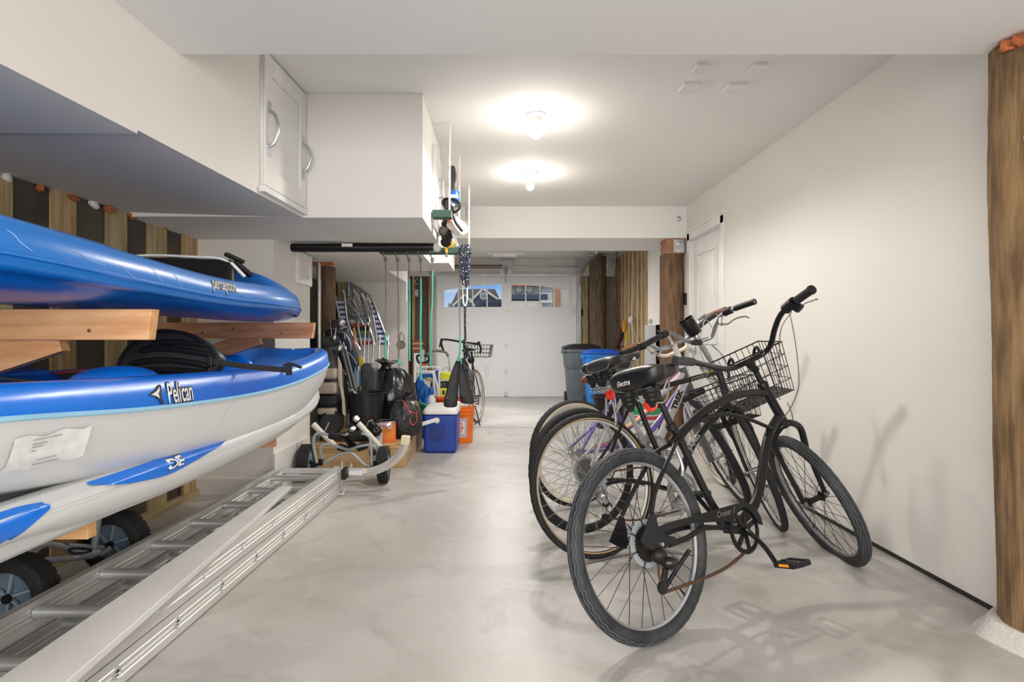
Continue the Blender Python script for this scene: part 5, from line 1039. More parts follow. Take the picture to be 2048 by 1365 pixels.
MB().box(P(856,768,6.62), (.24,.22,.30)).build('cooler_box', m_cw, r, bevel=.02); MB().box(P(858,752,6.49), (.26,.02,.05)).build('blue_band', m_bfab, r, bevel=.006); MB().prism([P(870,742,6.5),P(878,740,6.5),P(880,772,6.5),P(872,776,6.5)], V(0,.10,0)).build('side_pouch', m_bfab, r, bevel=.01)
for t in ([(832,734),(876,735),(878,745),(878,790)], [(833,744),(860,744),(867,750),(868,790)], [(836,736),(836,800)], [(868,746),(874,770),(878,790)]): MB().tube(cat([P(x, y, 6.44) for x, y in t], 4), .012, 8).build('frame_tube', m_white, r)
MB().box(P(859,757,6.48), (.05,.006,.02)).build('badge', M('badge_yellow', (.70,.55,.05), .5), r); q = MB().lathe(P(850,779,6.44), (0,-1,0), [(0,0),(.045,0),(.05,.02),(.03,.03),(0,.03)], 20).build('wheel', m_black, r)
r = thing('hand_truck', 'grey hand truck with looped handle left of the hanging bicycle', 'hand truck', (P(880,0,8).x, 8.0, 0))
MB().tube(cat([P(900,790,8.0), P(899,740,8.0), P(897,716,8.0), P(890,703,8.0), P(876,701,8.0), P(862,702,8.0), P(855,712,8.0), P(853,740,8.0), P(853,790,8.0)], 6), .014, 10).build('frame_loop', m_galv, r); MB().tube(cat([P(897,713,7.99), P(891,704,7.99), P(876,701.5,7.99), P(862,702.5,7.99), P(856,712,7.99)], 6), .021, 10).build('grip', m_cable, r)
MB().tube(cat([P(883,740,8.0), P(892,735,8.0), P(899,740,8.0)], 5), .008, 6).build('cross_brace', m_galv, r); MB().bb(P(853,0,8).x, P(900,0,8).x, 7.8, 8.0, 0, .02).build('toe_plate', m_galv, r)
for sx_ in (853, 900): MB().lathe(P(sx_,0,8.05)*1+V(0,0,-P(sx_,0,8.05).z+.11), (1,0,0), [(0,0),(.11,0),(.11,.04),(0,.04)], 20).build('wheel', m_rubber2, r)
r = thing('trimmer_head', 'white and black oval string trimmer handle above the beach cart', 'trimmer', P(845,720,7.2)); MB().tube(cat([P(834,716,7.2), P(836,711,7.2), P(846,711,7.2), P(858,713,7.2), P(858,720,7.2), P(850,725,7.2), P(838,725,7.2)], 5, True), .016, 8, closed=True).build('loop_handle', m_plastic, r); MB().cyl(P(846,700,7.2), V(P(848,0,7.3).x, 7.3, .01), .025, 12).build('motor_tube', m_galv, r); MB().cyl(P(847,727,7.17), P(847,732,7.17), .038, 12).build('red_ring', MATS['red_plastic'], r)
r = thing('cable_coil', 'coil of yellow extension cord on the black and yellow case', 'cord', P(891,752,7.0))
for k_ in range(6): MB().tube([V(P(890,0,6.95).x+.085*math.cos(t), 6.95+.06*math.sin(t), P(0,757-k_*2.0,6.95).z+.008*math.sin(2*t+k_)) for t in [2*PI*i/24 for i in range(24)]], .010, 6, closed=True).build('coil', M('cord_yellow', (.72,.72,.04), .45), r)
r = thing('tool_case', 'black and yellow tool case under the coiled yellow cord', 'case', P(890,795,7.0)); zt_ = P(0,763,6.9).z
MB().bb(P(880,0,6.9).x, P(902,0,6.9).x, 6.88, 7.02, 0, zt_).build('body', m_black, r, bevel=.01); fc = MB().bb(P(880,0,6.87).x, P(893,0,6.87).x, 6.868, 6.88, .1, P(0,776,6.87).z).build('yellow_front', MATS['cord_yellow'], r, bevel=.004); text('LT', .05, P(886,770,6.874), (1,0,0), (0,0,1), m_txtg, r)
MB().box(P(887,785,6.866), (.025,.004,.05)).build('latch', m_black, fc)
for px, lb, mt in ((853, 'blue detergent jug with red label behind the cooler', m_kblue2), (863, 'white spray bottle with blue trigger top behind the cooler', m_cw)):
    r = thing('jug' if px == 853 else 'spray_bottle', lb, 'bottle', P(px,815,6.0)); z0_ = P(0,822,6.0).z
    MB().lathe(V(P(px,0,6).x, 6.0, z0_), (0,0,1), [(0,0),(.042,0),(.045,.01),(.045,.09 if px == 853 else .12),(.02,.14 if px == 853 else .17),(.018,.17 if px == 853 else .19),(0,.17 if px == 853 else .19)], 22).build('body', mt, r)
    MB().lathe(V(P(px,0,6).x, 6.0, z0_), (0,0,1), [(.0456,.03),(.0456,.085)], 12, ref=(0,-1,0), a0=-.9, a1=.9).build('label', M('label_red2', (.70,.08,.05), .5) if px == 853 else M('label_pale', (.60,.65,.78), .5), r)
    MB().lathe(V(P(px,0,6).x, 6.0, z0_+(.15 if px == 853 else .17)), (0,0,1), [(0,0),(.02,0),(.028,.02),(.026,.06),(.012,.09),(0,.09)], 16).build('cap', m_bfab, r)
    if px != 853: MB().cyl(V(P(px,0,6).x, 6.0, z0_+.26), V(P(px,0,6).x, 6.0, z0_+.31), .012, 10, .008).build('nozzle', m_black, r)
MB_ = MB(); r = thing('blue_bag', 'crumpled blue bag on the floor between platform and cooler', 'bag', P(840,795,6.2)); MB_.sph(P(840,775,6.2), (.05,.08,.12), 16, 10, .12); MB_.sph(P(846,790,6.15), (.06,.07,.08), 16, 10, .12); MB_.sph(P(846,820,6.15), (.07,.08,.30), 16, 10, .12); MB_.build('bag', m_bfab, r)
r = thing('wood_offcuts', 'stack of short brown lumber offcuts in the left stud bay', 'lumber', P(835,690,10.3))
for k_ in range(5): MB().bb(P(826+k_ % 2,0,10.4).x, P(846-k_ % 3,0,10.4).x, 10.3, 10.5, P(0,704-k_*5,10.4).z, P(0,700-k_*5,10.4).z).build('board', m_cedar_x if k_ % 2 else m_brown, r, smooth=False)
MB().bb(P(828,0,10.3).x, P(847,0,10.3).x, 10.28, 10.5, .3, P(0,706,10.3).z).build('carton', m_lab, r, smooth=False)
r = thing('grey_panel', 'grey painted panel leaning on the return wall between the upper kayaks', 'panel', P(520,700,3.86)); MB().bb(P(503,0,3.86).x, P(549,0,3.86).x, 3.862, 3.874, P(0,760,3.86).z, P(0,675,3.86).z).build('panel', M('panel_grey', (.28,.27,.27), .6), r); MB().bar(P(497,690,3.84), P(503,712,3.84), .012, .03).build('edge_strip', m_chrome, r)
# ------------------------------------------------------------ right side: bins etc
def wheelie(name, lab, pxl, pxr, ytop, d, mt, mlid, h):
    r = thing(name, lab, 'bin', ((P(pxl,0,d).x+P(pxr,0,d).x)/2, d, 0)); xa, xb = P(pxl,0,d).x, P(pxr,0,d).x; w_ = xb-xa; xc = (xa+xb)/2; dep = w_*1.0
    def rg(s_, z): return rrect(xc-w_/2*s_, xc+w_/2*s_, d+dep/2-dep/2*s_, d+dep/2+dep/2*s_, .10*s_, z)
    MB().loft([rg(.72,.0), rg(.74,.02), rg(.86,h*.62), rg(.88,h*.62), rg(.93,h*.66), rg(.97,h*.9), rg(1.02,h*.905), rg(1.02,h*.94), rg(.97,h*.945), rg(.97,h*.95)]).build('body', mt, r, ang=40)
    MB().loft([rg(1.03,h*.95), rg(1.05,h*.955), rg(1.05,h*.965), rg(1.0,h*.985), rg(.7,h*1.02), rg(.3,h*1.035)]).build('lid', mlid, r, ang=40)
    MB().box((xa-.02, d+dep*.3, h*.90), (.06,.12,.06)).build('handle', mt, r, bevel=.015)
    for s_ in (-1, 1): MB().lathe((xc+s_*w_*.36, d+dep*.85, .1), (s_,0,0), [(0,0),(.1,0),(.1,.04),(0,.04)], 20).build('wheel', m_rubber2, r)
    return r
wheelie('wheelie_bin', 'large slate grey wheeled bin with black lid by the garage door', 1131, 1203, 690, 9.15, M('bin_grey', (.105,.125,.145), .5, ns=6), m_plastic, .97)
wheelie('recycling_bin', 'bright blue recycling bin with blue lid next to the grey bin', 1172, 1243, 695, 8.45, M('bin_blue', (.008,.19,.62), .45), M('bin_lid_blue', (.008,.07,.42), .45), .90)
r = thing('bin_tub', 'grey lidded container behind the saddles beside the blue bin', 'bin', P(1225,790,8.0)); MB().hexa([V(P(1212,0,8).x,8.0,0),V(P(1245,0,8).x,8.0,0),V(P(1245,0,8).x,8.35,0),V(P(1212,0,8).x,8.35,0),V(P(1206,0,8).x,8.0,.62),V(P(1250,0,8).x,8.0,.62),V(P(1250,0,8).x,8.35,.62),V(P(1206,0,8).x,8.35,.62)]).build('body', MATS['bin_grey'], r, bevel=.02)
r = thing('black_planter', 'wide black plastic planter on the floor in front of the blue bin', 'planter', P(1215,860,6.8)); MB().lathe((P(1219,0,6.9).x, 6.9, .0), (0,0,1), [(0,0),(.15,0),(.20,.36),(.225,.365),(.23,.385),(.21,.39),(.19,.36),(.15,.03),(0,.03)], 36).build('pot', m_plastic, r)
r = thing('utility_bucket', 'white bucket with green rim and printed label behind the bicycles', 'bucket', (P(1288,0,5.6).x, 5.6, 0)); ub = V(P(1288,0,5.6).x, 5.6, 0)
b2_ = MB().lathe(ub, (0,0,1), [(0,0),(.125,0),(.145,.33),(.15,.34),(.0,.34)], 36).build('body', m_cw, r); MB().lathe(ub, (0,0,1), [(.151,.34),(.156,.345),(.156,.385),(.148,.39),(.0,.385)], 36).build('lid', M('bucket_green', (.02,.30,.10), .4), r)
MB().lathe(ub, (0,0,1), [(.1437,.29),(.1455,.325)], 24, ref=(0,-1,0), a0=-1.2, a1=1.2).build('red_band', M('band_red', (.55,.05,.06), .5), b2_)
text('PURPOSE', .045, (0,0,0), (1,0,0), (0,0,1), M('letter_green', (.05,.20,.08), .5), b2_, fn=lambda x, y: V(ub.x+.1455*math.sin((x-.02)/.1455), ub.y-.1455*math.cos((x-.02)/.1455), y+.245), wid=.9, bold=.001)
r = thing('tall_carton', 'tall silver and black carton standing against the dark square piling', 'carton', P(1310,700,6.2)); 
MB().hexa([P(1288,905,6.2),P(1313,905,6.2),P(1313,905,6.45),P(1288,905,6.45),P(1290,650,6.2),P(1310,650,6.2),P(1310,650,6.45),P(1290,650,6.45)]).build('silver_side', M('carton_silver', (.60,.62,.68), .35), r, bevel=.004)
MB().hexa([P(1313.5,905,6.2),P(1333,905,6.2),P(1333,905,6.45),P(1313.5,905,6.45),P(1311,650,6.2),P(1329,648,6.2),P(1329,648,6.45),P(1311,650,6.45)]).build('black_side', m_gblack, r, bevel=.004)
MB().box(P(1301,643,6.3), (.03,.05,.05)).build('top_clip', m_galv, r)
MB().prism([P(1296,684,6.195),P(1300,675,6.195),P(1303,684,6.195)], V(0,-.002,0)).build('black_mark', m_ink, r, smooth=False)
for i, (px, py, sc) in enumerate(((1316,662,1),)): MB().lathe(P(px,py,6.19), (0,-1,0), [(0,0),(.012,0),(.010,.004),(0,.005)], 12).build('stud_cap', m_silver, r)
XS = 2.12
r = thing('hand_saw', 'yellow handled pruning saw hanging on the far wall studs', 'saw', PX(1248,660,XS)); a, b = PX(1248,665,XS), PX(1249,640,XS)
MB().bar(b, a, .07, .05, (1,0,0)).build('handle', M('tool_amber', (.90,.42,.01), .4), r, bevel=.015)
MB().tube(cat([PX(1247,664,XS), PX(1243,680,XS), PX(1236,697,XS)], 5), .012, 8).build('blade', m_black, r)
r = thing('bolt_cutter', 'red handled bolt cutter hanging below the yellow saw on the far studs', 'cutter', PX(1240,690,XS)); MB().tube(cat([PX(1241,655,XS), PX(1240,670,XS), PX(1233,698,XS)], 5), .016, 8).build('red_handle', M('tool_red', (.30,.02,.03), .5), r); MB().tube(cat([PX(1244,660,XS), PX(1243,675,XS), PX(1238,699,XS)], 5), .012, 8).build('blue_handle', M('tool_blue', (.05,.08,.20), .5), r)
r = thing('yellow_level', 'yellow level standing upright against the far wall studs', 'level', PX(1251,790,XS)); MB().bar(PX(1249,795,XS), PX(1253,664,XS+.02), .04, .05, (0,1,0)).build('body', M('level_yellow', (.85,.55,.01), .4), r, bevel=.003)
MB().bar(PX(1251.5,690,XS-.02), PX(1252,684,XS-.02), .02, .02, (0,1,0)).build('vial', m_lab, r)
# ------------------------------------------------------------ bicycles
CAM = V(0, 0, H)
class Plane:
    def __init__(s, c, th, lean):
        s.c = Vector(c)+V(0,0,H); s.e1 = V(math.cos(th), math.sin(th), 0); n = V(-math.sin(th), math.cos(th), 0)
        s.e2 = V(0,0,1)*math.cos(lean)+n*math.sin(lean); s.dn = -(n*math.cos(lean)-V(0,0,1)*math.sin(lean))   # dn: towards the drive side / camera
    def U(s, px, py, off=0):
        r = V((px-CX)/F, 1, -(py-CY)/F); o = s.c+s.dn*off; t = (o-CAM).dot(s.dn)/r.dot(s.dn); return CAM+r*t
    def L(s, a, b, off=0): return s.c+s.e1*a+s.e2*b+s.dn*off
def wheel(root, pl, r, rt, m_ty, wall=None, nsp=28, m_rim=None, m_sp=None, hubw=.05, hubm=None, label=None, treads=0, refl=None, rimw=.012, tl=False):
    c, ax = pl.c, pl.dn; m_rim = m_rim or m_alu; m_sp = m_sp or m_chrome; Rr = r-2*rt+.006
    rim = MB().lathe(c, ax, [(Rr-.004,-rimw*.8),(Rr+.008,-rimw),(Rr+.010,-rimw+.002),(Rr+.002,-rimw*.5),(Rr+.002,rimw*.5),(Rr+.010,rimw-.002),(Rr+.008,rimw),(Rr-.004,rimw*.8),(Rr-.012,rimw*.4),(Rr-.012,-rimw*.4),(Rr-.004,-rimw*.8)], 72, ref=pl.e2).build('wheel', m_rim, root, ang=40)
    if label: rim['label'] = label
    R = r-rt; q = MB(); nn_, m_ = 96, 14; vs = []
    for i in range(nn_):
        a = 2*PI*i/nn_; dr = pl.e1*math.cos(a)+pl.e2*math.sin(a)
        for k in range(m_):
            b = 2*PI*k/m_; rr = rt
            if treads and abs(math.cos(b) ) > .5 and math.cos(b) > 0: rr += treads*(1 if (i+k) % 2 else -1)
            vs.append(c+dr*(R+rr*math.cos(b))+ax*rr*.98*math.sin(b))
    fs = [(i*m_+k, i*m_+(k+1) % m_, ((i+1) % nn_)*m_+(k+1) % m_, ((i+1) % nn_)*m_+k) for i in range(nn_) for k in range(m_)]
    q.add(vs, fs).build('tyre', m_ty, rim, ang=60)
    if tl:                              # dusty sipes moulded round the tread
        for b0, amp, kf in ((-.55,.10,46), (-.95,.10,46), (.55,.10,46), (.95,.10,46), (0,.03,30)):
            ps = []
            for i in range(230):
                a = 2*PI*i/230; dr = pl.e1*math.cos(a)+pl.e2*math.sin(a); b = b0+amp*math.sin(a*kf); ps.append(c+dr*(R+rt*1.003*math.cos(b))+ax*rt*.985*math.sin(b))
            MB().tube(ps, .0011, 4, closed=True).build('tread_sipe', M('dusty_rubber', (.15,.16,.175), .8, ns=20), rim)
    if wall:
        q = MB(); wd, col = wall
        for sd in (-1, 1): q = MB(); q.lathe(c, ax*sd, [(R-rt*.50-wd/2, rt*.86),(R-rt*.50, rt*.915),(R-rt*.50+wd/2, rt*.985)] if wd < .02 else [(R-rt*.9, rt*.50),(R-rt*.6, rt*.84),(R-rt*.2, rt*1.0),(R+rt*.15, rt*1.0)], 72, ref=pl.e2); q.build('sidewall', col, rim, ang=80)
    hb = MB().lathe(c, ax, [(0,-hubw),(.007,-hubw),(.007,-hubw*.75),(.026,-hubw*.74),(.026,-hubw*.66),(.014,-hubw*.5),(.013,hubw*.5),(.026,hubw*.66),(.026,hubw*.74),(.007,hubw*.75),(.007,hubw),(0,hubw)], 22).build('hub', hubm or m_silver, rim)
    for i in range(nsp):
        a = 2*PI*(i+.3)/nsp; sd = 1 if i % 2 else -1; tw = (1 if (i//2) % 2 else -1)*1.15
        d1 = pl.e1*math.cos(a)+pl.e2*math.sin(a); d0 = pl.e1*math.cos(a+tw)+pl.e2*math.sin(a+tw)
        MB().tube([c+d0*.022+ax*sd*hubw*.7, c+d1*(Rr-.008)], .0013, 4).build('spoke', m_sp, rim)
    va = -.9; d1 = pl.e1*math.cos(va)+pl.e2*math.sin(va); MB().cyl(c+d1*(Rr-.012), c+d1*(Rr-.05), .0042, 8, .003).build('valve', m_black, rim)
    if refl is not None: d1 = pl.e1*math.cos(refl)+pl.e2*math.sin(refl); MB().bar(c+d1*(Rr*.50), c+d1*(Rr*.80), .014, .032, ax).build('reflector', m_refl, rim, bevel=.004)
    return rim
def tubes(root, name, mt, lst, k=6, n=14, label=None):
    q = []
    for pts, r in lst: q.append(MB().tube(cat(pts, k), r, n).build(name, mt, root, label=label))
    return q
def saddle(root, pr, pn, up, wd, thick, mt, sp=True, hump=.02, fw=.2, lift=.0, pipe=None):
    pr, pn = Vector(pr), Vector(pn); t = (pn-pr); Ls = t.length; t.normalize(); sd = t.cross(up).normalized(); up = sd.cross(t); secs = []
    N = 30; NR = 28; wt = [(0,.70),(.03,.84),(.08,.94),(.18,1.0),(.30,.92),(.42,.68),(.55,.42),(.68,.30),(.85,.23),(.95,.18),(1,.07)]
    for i in range(N+1):
        s_ = i/N; hw = interp(wt, s_)[0]*wd/2; th = thick*interp([(0,.62),(.03,.85),(.1,1),(.3,.95),(.55,.72),(.9,.6),(1,.3)], s_)[0]
        z = lift*max(0, s_-.25)+hump*(interp([(0,-.3),(.06,.35),(.2,.6),(.45,.1),(.7,-.1),(1,-.5)], s_)[0]); c_ = pr+t*(s_*Ls)+up*z; ring = []
        for k in range(NR):
            a = 2*PI*k/NR; ca, sa = math.cos(a), math.sin(a); x = hw*math.copysign(abs(ca)**.75, ca)
            y = (th*.18*abs(sa)**.9 if sa > 0 else -th*.82*abs(sa)**.55); y -= (.010 if sa > 0 else 0)*(abs(ca)**3)
            ring.append(c_+sd*x+up*y)
        secs.append(ring)
    s = MB().loft(secs).build('saddle', mt, root, ang=80)
    if pipe:
        for idx in (2, NR//2-2): MB().tube([sc[idx]+up*.001 for sc in secs[2:-1]], .0018, 5).build('piping', pipe, s)
        MB().tube([p+(p-(pr+t*.03))*.02 for p in secs[1][NR//2:]], .0018, 5).build('piping', pipe, s)
    for sg in (-1, 1): MB().tube(cat([pr+t*Ls*.12+sd*sg*wd*.2-up*thick*.8, pr+t*Ls*.35+sd*sg*.025-up*(thick+.030), pr+t*Ls*.6+sd*sg*.022-up*(thick+.025), pr+t*Ls*.88-up*(thick*.4-lift*.4)], 5), .0035, 6).build('rail', m_galv, s)
    if sp:
        for sg in (-1, 1):
            o = pr+t*Ls*.14+sd*sg*wd*.22-up*thick*.75; MB().lathe(o, -up, [(0,0),(.034,0),(.036,.014),(.029,.020),(.031,.032),(.024,.038),(.025,.048),(.017,.056),(.012,.072),(0,.076)], 20).build('spring_boot', m_plastic, s)
    return s, t, sd, up
def chainring(root, c, ax, e1, e2, R, mt, holes=7, off=.0, name='chainring', disc=False):
    q = MB(); N = 42*2; vs = []; th = .003
    for k in range(N):
        a = 2*PI*k/N; rr = R*(1.0 if k % 2 else .965); d = e1*math.cos(a)+e2*math.sin(a); vs.append((d, rr))
    q.lathe(c+ax*off, ax, [(R*.80,-th),(R*.97,-th),(R*.97,th),(R*.80,th),(R*.80,-th)], 60, ref=e2)
    q.lathe(c+ax*off, ax, [(.0,-th),(R*.30,-th),(R*.30,th),(0,th)], 30, ref=e2)
    for k in range(42): a = 2*PI*k/42; d = e1*math.cos(a)+e2*math.sin(a); tg = ax.cross(d); q.hexa([c+ax*off+d*R*.96+tg*x_*.004+ax*y_ for x_, y_ in ((-1,-.0015),(1,-.0015),(1,.0015),(-1,.0015))]+[c+ax*off+d*R*1.02+tg*x_*.0015+ax*y_ for x_, y_ in ((-1,-.0015),(1,-.0015),(1,.0015),(-1,.0015))])
    for k in range(holes): a = 2*PI*k/holes+.3; d = e1*math.cos(a)+e2*math.sin(a); q.bar(c+ax*off+d*R*.26, c+ax*off+d*R*.83, R*.20, .006, ax)
    return q.build(name, mt, root, ang=30)
def pedal(root, c, u, v, w_, mt):        # u along axle, v along the foot direction
    q = MB(); c = Vector(c); L2, W2 = .048, .042
    q.bar(c-v*L2-u*W2, c-v*L2+u*W2, .016, .022, w_); q.bar(c+v*L2-u*W2, c+v*L2+u*W2, .016, .022, w_); q.bar(c-u*W2-v*L2, c-u*W2+v*L2, .014, .018, w_); q.bar(c+u*W2-v*L2, c+u*W2+v*L2, .014, .018, w_); q.cyl(c-u*W2, c+u*W2, .013, 10); q.bar(c-v*.02-u*W2, c-v*.02+u*W2, .008, .014, w_)
    p = q.build('pedal', mt, root, bevel=.003)
    for sg in (-1, 1): MB().bar(c+v*sg*(L2+.0085)-u*.020, c+v*sg*(L2+.0085)+u*.020, .002, .010, w_).build('pedal_reflector', m_amber, p)
    return p
def hull_loft_bar(*a): pass
def basket(root, o, ex, ey, ez, W, D, Hh, taper=.78, nx=10, ny=7, nz=4, rw=.0019):
    # o: top rear centre; ex across, ey forward, ez up
    q = MB(); o = Vector(o)
    def pt(u, v, h): s_ = 1-(1-taper)*h; return o+ex*(u*W/2*s_)+ey*(D*(.5+(v-.5)*s_))-ez*(Hh*h)
    def ringp(h): return [pt(-1,0,h), pt(1,0,h), pt(1,1,h), pt(-1,1,h)]
    for i in range(nz+1):
        q.tube(ringp(i/nz), .0036 if i == 0 else rw, 6, closed=True)
    for i in range(nx+1):
        u = -1+2*i/nx; q.tube([pt(u,0,0), pt(u,0,1), pt(u,1,1), pt(u,1,0)], rw, 5)
    for i in range(ny+1):
        v = i/ny; q.tube([pt(-1,v,0), pt(-1,v,1), pt(1,v,1), pt(1,v,0)], rw, 5)
    for i in range(14): v = (i+.5)/14; q.tube([pt(-1,v,1), pt(1,v,1)], rw*.8, 4)
    return q.build('basket', m_black, root, ang=60)
def brake(root, c, pl, s=1, mt=None):
    c = Vector(c); q = MB(); mt = mt or m_silver
    for sg in (-1, 1): q.tube(cat([c+pl.dn*sg*.036-pl.e2*.03*s, c+pl.dn*sg*.045+pl.e2*.01*s, c+pl.dn*sg*.030+pl.e2*.075*s], 4), [.008]*4+[.006]*5, 8)
    q.tube([c+pl.dn*-.035+pl.e2*.07*s, c+pl.dn*.035+pl.e2*.07*s], .003, 6)
    return q.build('rim_brake', mt, root)
def derail(root, pl, px, mt, s=1.0, off=.075):
    # px: list of three pixels - body, upper jockey, lower jockey
    a, b, c = [pl.U(x, y, off) for x, y in px]; q = MB()
    q.sph(a, (.030*s,.022*s,.026*s), 14, 8); q.bar(a, b, .03*s, .03*s, pl.dn); d_ = q.build('derailleur', mt, root, bevel=.004)
    MB().bar(b, c, .024, .010, pl.dn).build('cage', mt, d_, bevel=.003)
    for p_ in (b, c): MB().lathe(p_, pl.dn, [(0,-.006),(.020*s,-.006),(.022*s,0),(.020*s,.006),(0,.006)], 14).build('jockey_wheel', m_plastic, d_)
    return d_
def cassette(root, pl, c, R0, R1, n, off, mt, guard=None):
    q = MB()
    for k in range(n):
        R = R0+(R1-R0)*(1-k/(n-1)); o = pl.c+pl.dn*(off+k*.0045); q.lathe(o, pl.dn, [(.016,-.001),(R,-.001),(R,.001),(.016,.001)], 40, ref=pl.e2)
        nt_ = int(R*1000/2.0)
        for j in range(nt_): a = 2*PI*j/nt_; d = pl.e1*math.cos(a)+pl.e2*math.sin(a); q.bar(o+d*R*.98, o+d*(R+.003), .003, .002, pl.dn)
    c_ = q.build('cassette', mt, root, ang=30)
    if guard: MB().lathe(pl.c+pl.dn*(off-.006), pl.dn, [(.03,-.001),(guard,-.001),(guard,.001),(.03,.001)], 48, ref=pl.e2).build('spoke_guard', M('frosted_plastic', (.36,.40,.44), .4, ns=20), root)
    return c_
# ============ bicycle A : black cruiser nearest the camera
A = Plane((.508, 2.037, -.723), .583, .235); AFp = Plane((1.532, 2.768, -.770), math.radians(91.5), .444)
def place(name, lab, pl, loc=None):
    return thing(name, lab, 'bicycle', (pl.c.x, pl.c.y, 0))
r = place('bicycle', 'matte black cruiser bicycle nearest the camera, curved frame and fat smooth tyres', A); U = A.U
m_fb = M('frame_matte_black', (.007,.007,.008), .40, ns=6, spec=.4)
AFp.dn = -AFp.dn if AFp.dn.x > 0 else AFp.dn       # towards the camera-left side
wheel(r, A, .335, .027, m_rubber, tl=True, nsp=30, m_rim=M('rim_dark_alloy', (.45,.45,.47), .35, .8), m_sp=m_black, hubw=.055, label='rear wheel with grey scuffed tyre', treads=.0006)
wheel(r, AFp, .335, .027, m_rubber, tl=True, nsp=30, m_rim=MATS['rim_dark_alloy'], m_sp=m_black, hubw=.05, hubm=m_black, label='front wheel turned to the left', treads=.0006)
bb = U(1465,1057); cl = U(1358,876); hb_ = U(1563,838); ht = U(1525,769); bbw = .035
fr = MB().tube(cat([bb, U(1428,1015), U(1394,950), cl, U(1342,852)], 5), .0155, 16).build('seat_tube', m_fb, r)
tubes(r, 'top_tube', m_fb, [([U(1340,888), U(1366,861), U(1410,822), U(1458,796), U(1498,786), U(1534,787)], [.012]+[.0175]*29+[.018])])
tubes(r, 'twin_tube', m_fb, [([U(1348,892,o), U(1361,877,o), U(1395.5,844,o), U(1447,828,o), U(1494,837,o), U(1544,858,o)], .0085) for o in (-.016,.016)])
tubes(r, 'down_tube', m_fb, [([U(1560,830), U(1541,862), U(1531,898), U(1524,945), U(1516,989), U(1501,1022), bb], .0205)])
tubes(r, 'head_tube', m_fb, [([U(1566,842), U(1526,770)], .021)], k=1)
tubes(r, 'bottom_bracket', m_fb, [([bb-A.dn*bbw, bb+A.dn*bbw], .022)], k=1)
for sg in (-1, 1):
    o = sg*.078; ax_ = A.L(0,0,o)
    if sg > 0: sp_ = [U(1303,1026,.078), U(1310,984,.070), U(1328,939,.060), U(1345,900,.040), U(1351,884,.018)]; dp = [U(1299,1026,o), U(1290,1055,o), U(1279,1080,o), U(1290,1096,o), U(1312,1104,o), U(1335,1094,o), U(1349,1084,o), U(1349,1074,o), U(1330,1070,o), U(1314,1050,o), U(1308,1026,o)]
    else: sp_ = [U(1244,1031,-.078), U(1262,992,-.070), U(1284,950,-.060), U(1308,908,-.045), U(1347,886,-.016)]; dp = [U(1240,1031,o), U(1230,1058,o), U(1219,1084,o), U(1234,1092,o), U(1252,1099,o), U(1258,1090,o), U(1255,1063,o), U(1249,1035,o)]
    tubes(r, 'seat_stay', m_fb, [(sp_, .0085)])
    tubes(r, 'chain_stay', m_fb, [([A.L(.05,-.012,o), A.L(.16,-.01,sg*.068), A.L(.30,0,sg*.045), bb+A.dn*sg*.03], .010)])
    q = MB(); q.prism(dp, A.dn*sg*.006); q.build('dropout', m_fb, r, bevel=.002)
    q = MB(); q.cyl(ax_-A.dn*.002, ax_+A.dn*sg*.02, .007, 8); q.build('axle_nut', m_silver, r)
# chain guard, chainring, cranks, chain
gp = [(1314,1055),(1330,1047),(1400,1028),(1470,1008),(1487,1004),(1500,1008),(1512,1018),(1520,1034),(1525,1050),(1517,1049),(1510,1036),(1500,1022),(1487,1015),(1474,1020),(1465,1032),(1462,1043),(1430,1044),(1384,1047),(1345,1058),(1322,1066)]
q = MB(); q.prism([U(x, y, .068) for x, y in gp], A.dn*.004); cg = q.build('chain_guard', m_fb, r, bevel=.001)
o_ = U(1451,1026,.075); text('Cruiser 7', .030, o_, (U(1470,1021,.075)-U(1440,1030,.075)), A.e2, M('decal_dim', (.17,.17,.17), .5, ns=10), cg, shear=.3, bold=.0002)
rc = U(1489,1060,.056); chainring(r, rc, A.dn, A.e1, A.e2, .092, m_fb, 7)
pc = U(1556,1133,.10); ck = tubes(r, 'crank', m_gblack, [([rc+A.dn*.012, U(1497,1063,.075), U(1530,1095,.082), pc], [.013,.013]+[.010]*17)])[0]
pw = A.L(0,0,0); pedal(ck, U(1584,1127,.17), A.dn, (A.e1*.96+A.e2*-.05).normalized(), A.e2, m_plastic); MB().cyl(pc, U(1570,1130,.14), .007, 8).build('pedal_axle', m_silver, ck)
ck2 = tubes(r, 'crank', m_gblack, [([bb-A.dn*.05, U(1430,1035,-.07), U(1396,996,-.08)], .010)])[0]; pedal(ck2, U(1390,990,-.13), A.dn, A.e1, A.e2, m_plastic)
cassette(r, A, None, .030, .062, 6, .030, M('cog_dark', (.06,.05,.045), .5, .6), guard=.082)
dv = derail(r, A, [(1318,1112),(1333,1128),(1325,1176)], m_plastic, 1.0, .085); MB().sph(U(1340,1127,.11), (.030,.018,.022), 14, 8).build('derailleur_cover', m_gblack, dv); MB().bar(U(1333,1125,.10), U(1324,1120,.09), .026, .03, A.dn).build('knuckle', m_black, dv)
q = MB(); pts = cat([U(1326,1186,.085), U(1400,1160,.072), U(1450,1137,.064), U(1486,1109,.058)], 12)
for i in range(len(pts)-1):
    a, b = pts[i], pts[i+1]; q.bar(a, a+(b-a)*.82, .009, .010, A.dn) if i % 1 == 0 else None
q.build('chain', m_chain, r, ang=20).__setitem__('kind', 'stuff'); 
MB().tube(cat([U(1310,1060,.06), U(1308,1090,.065), U(1316,1120,.075), U(1318,1150,.08), U(1326,1180,.085)], 6), .005, 6).build('chain_rear_run', m_chain, r)
tubes(r, 'kickstand', m_fb, [([U(1379,1100,-.02), U(1352,1141,-.05), U(1327,1182,-.09)], .008)])
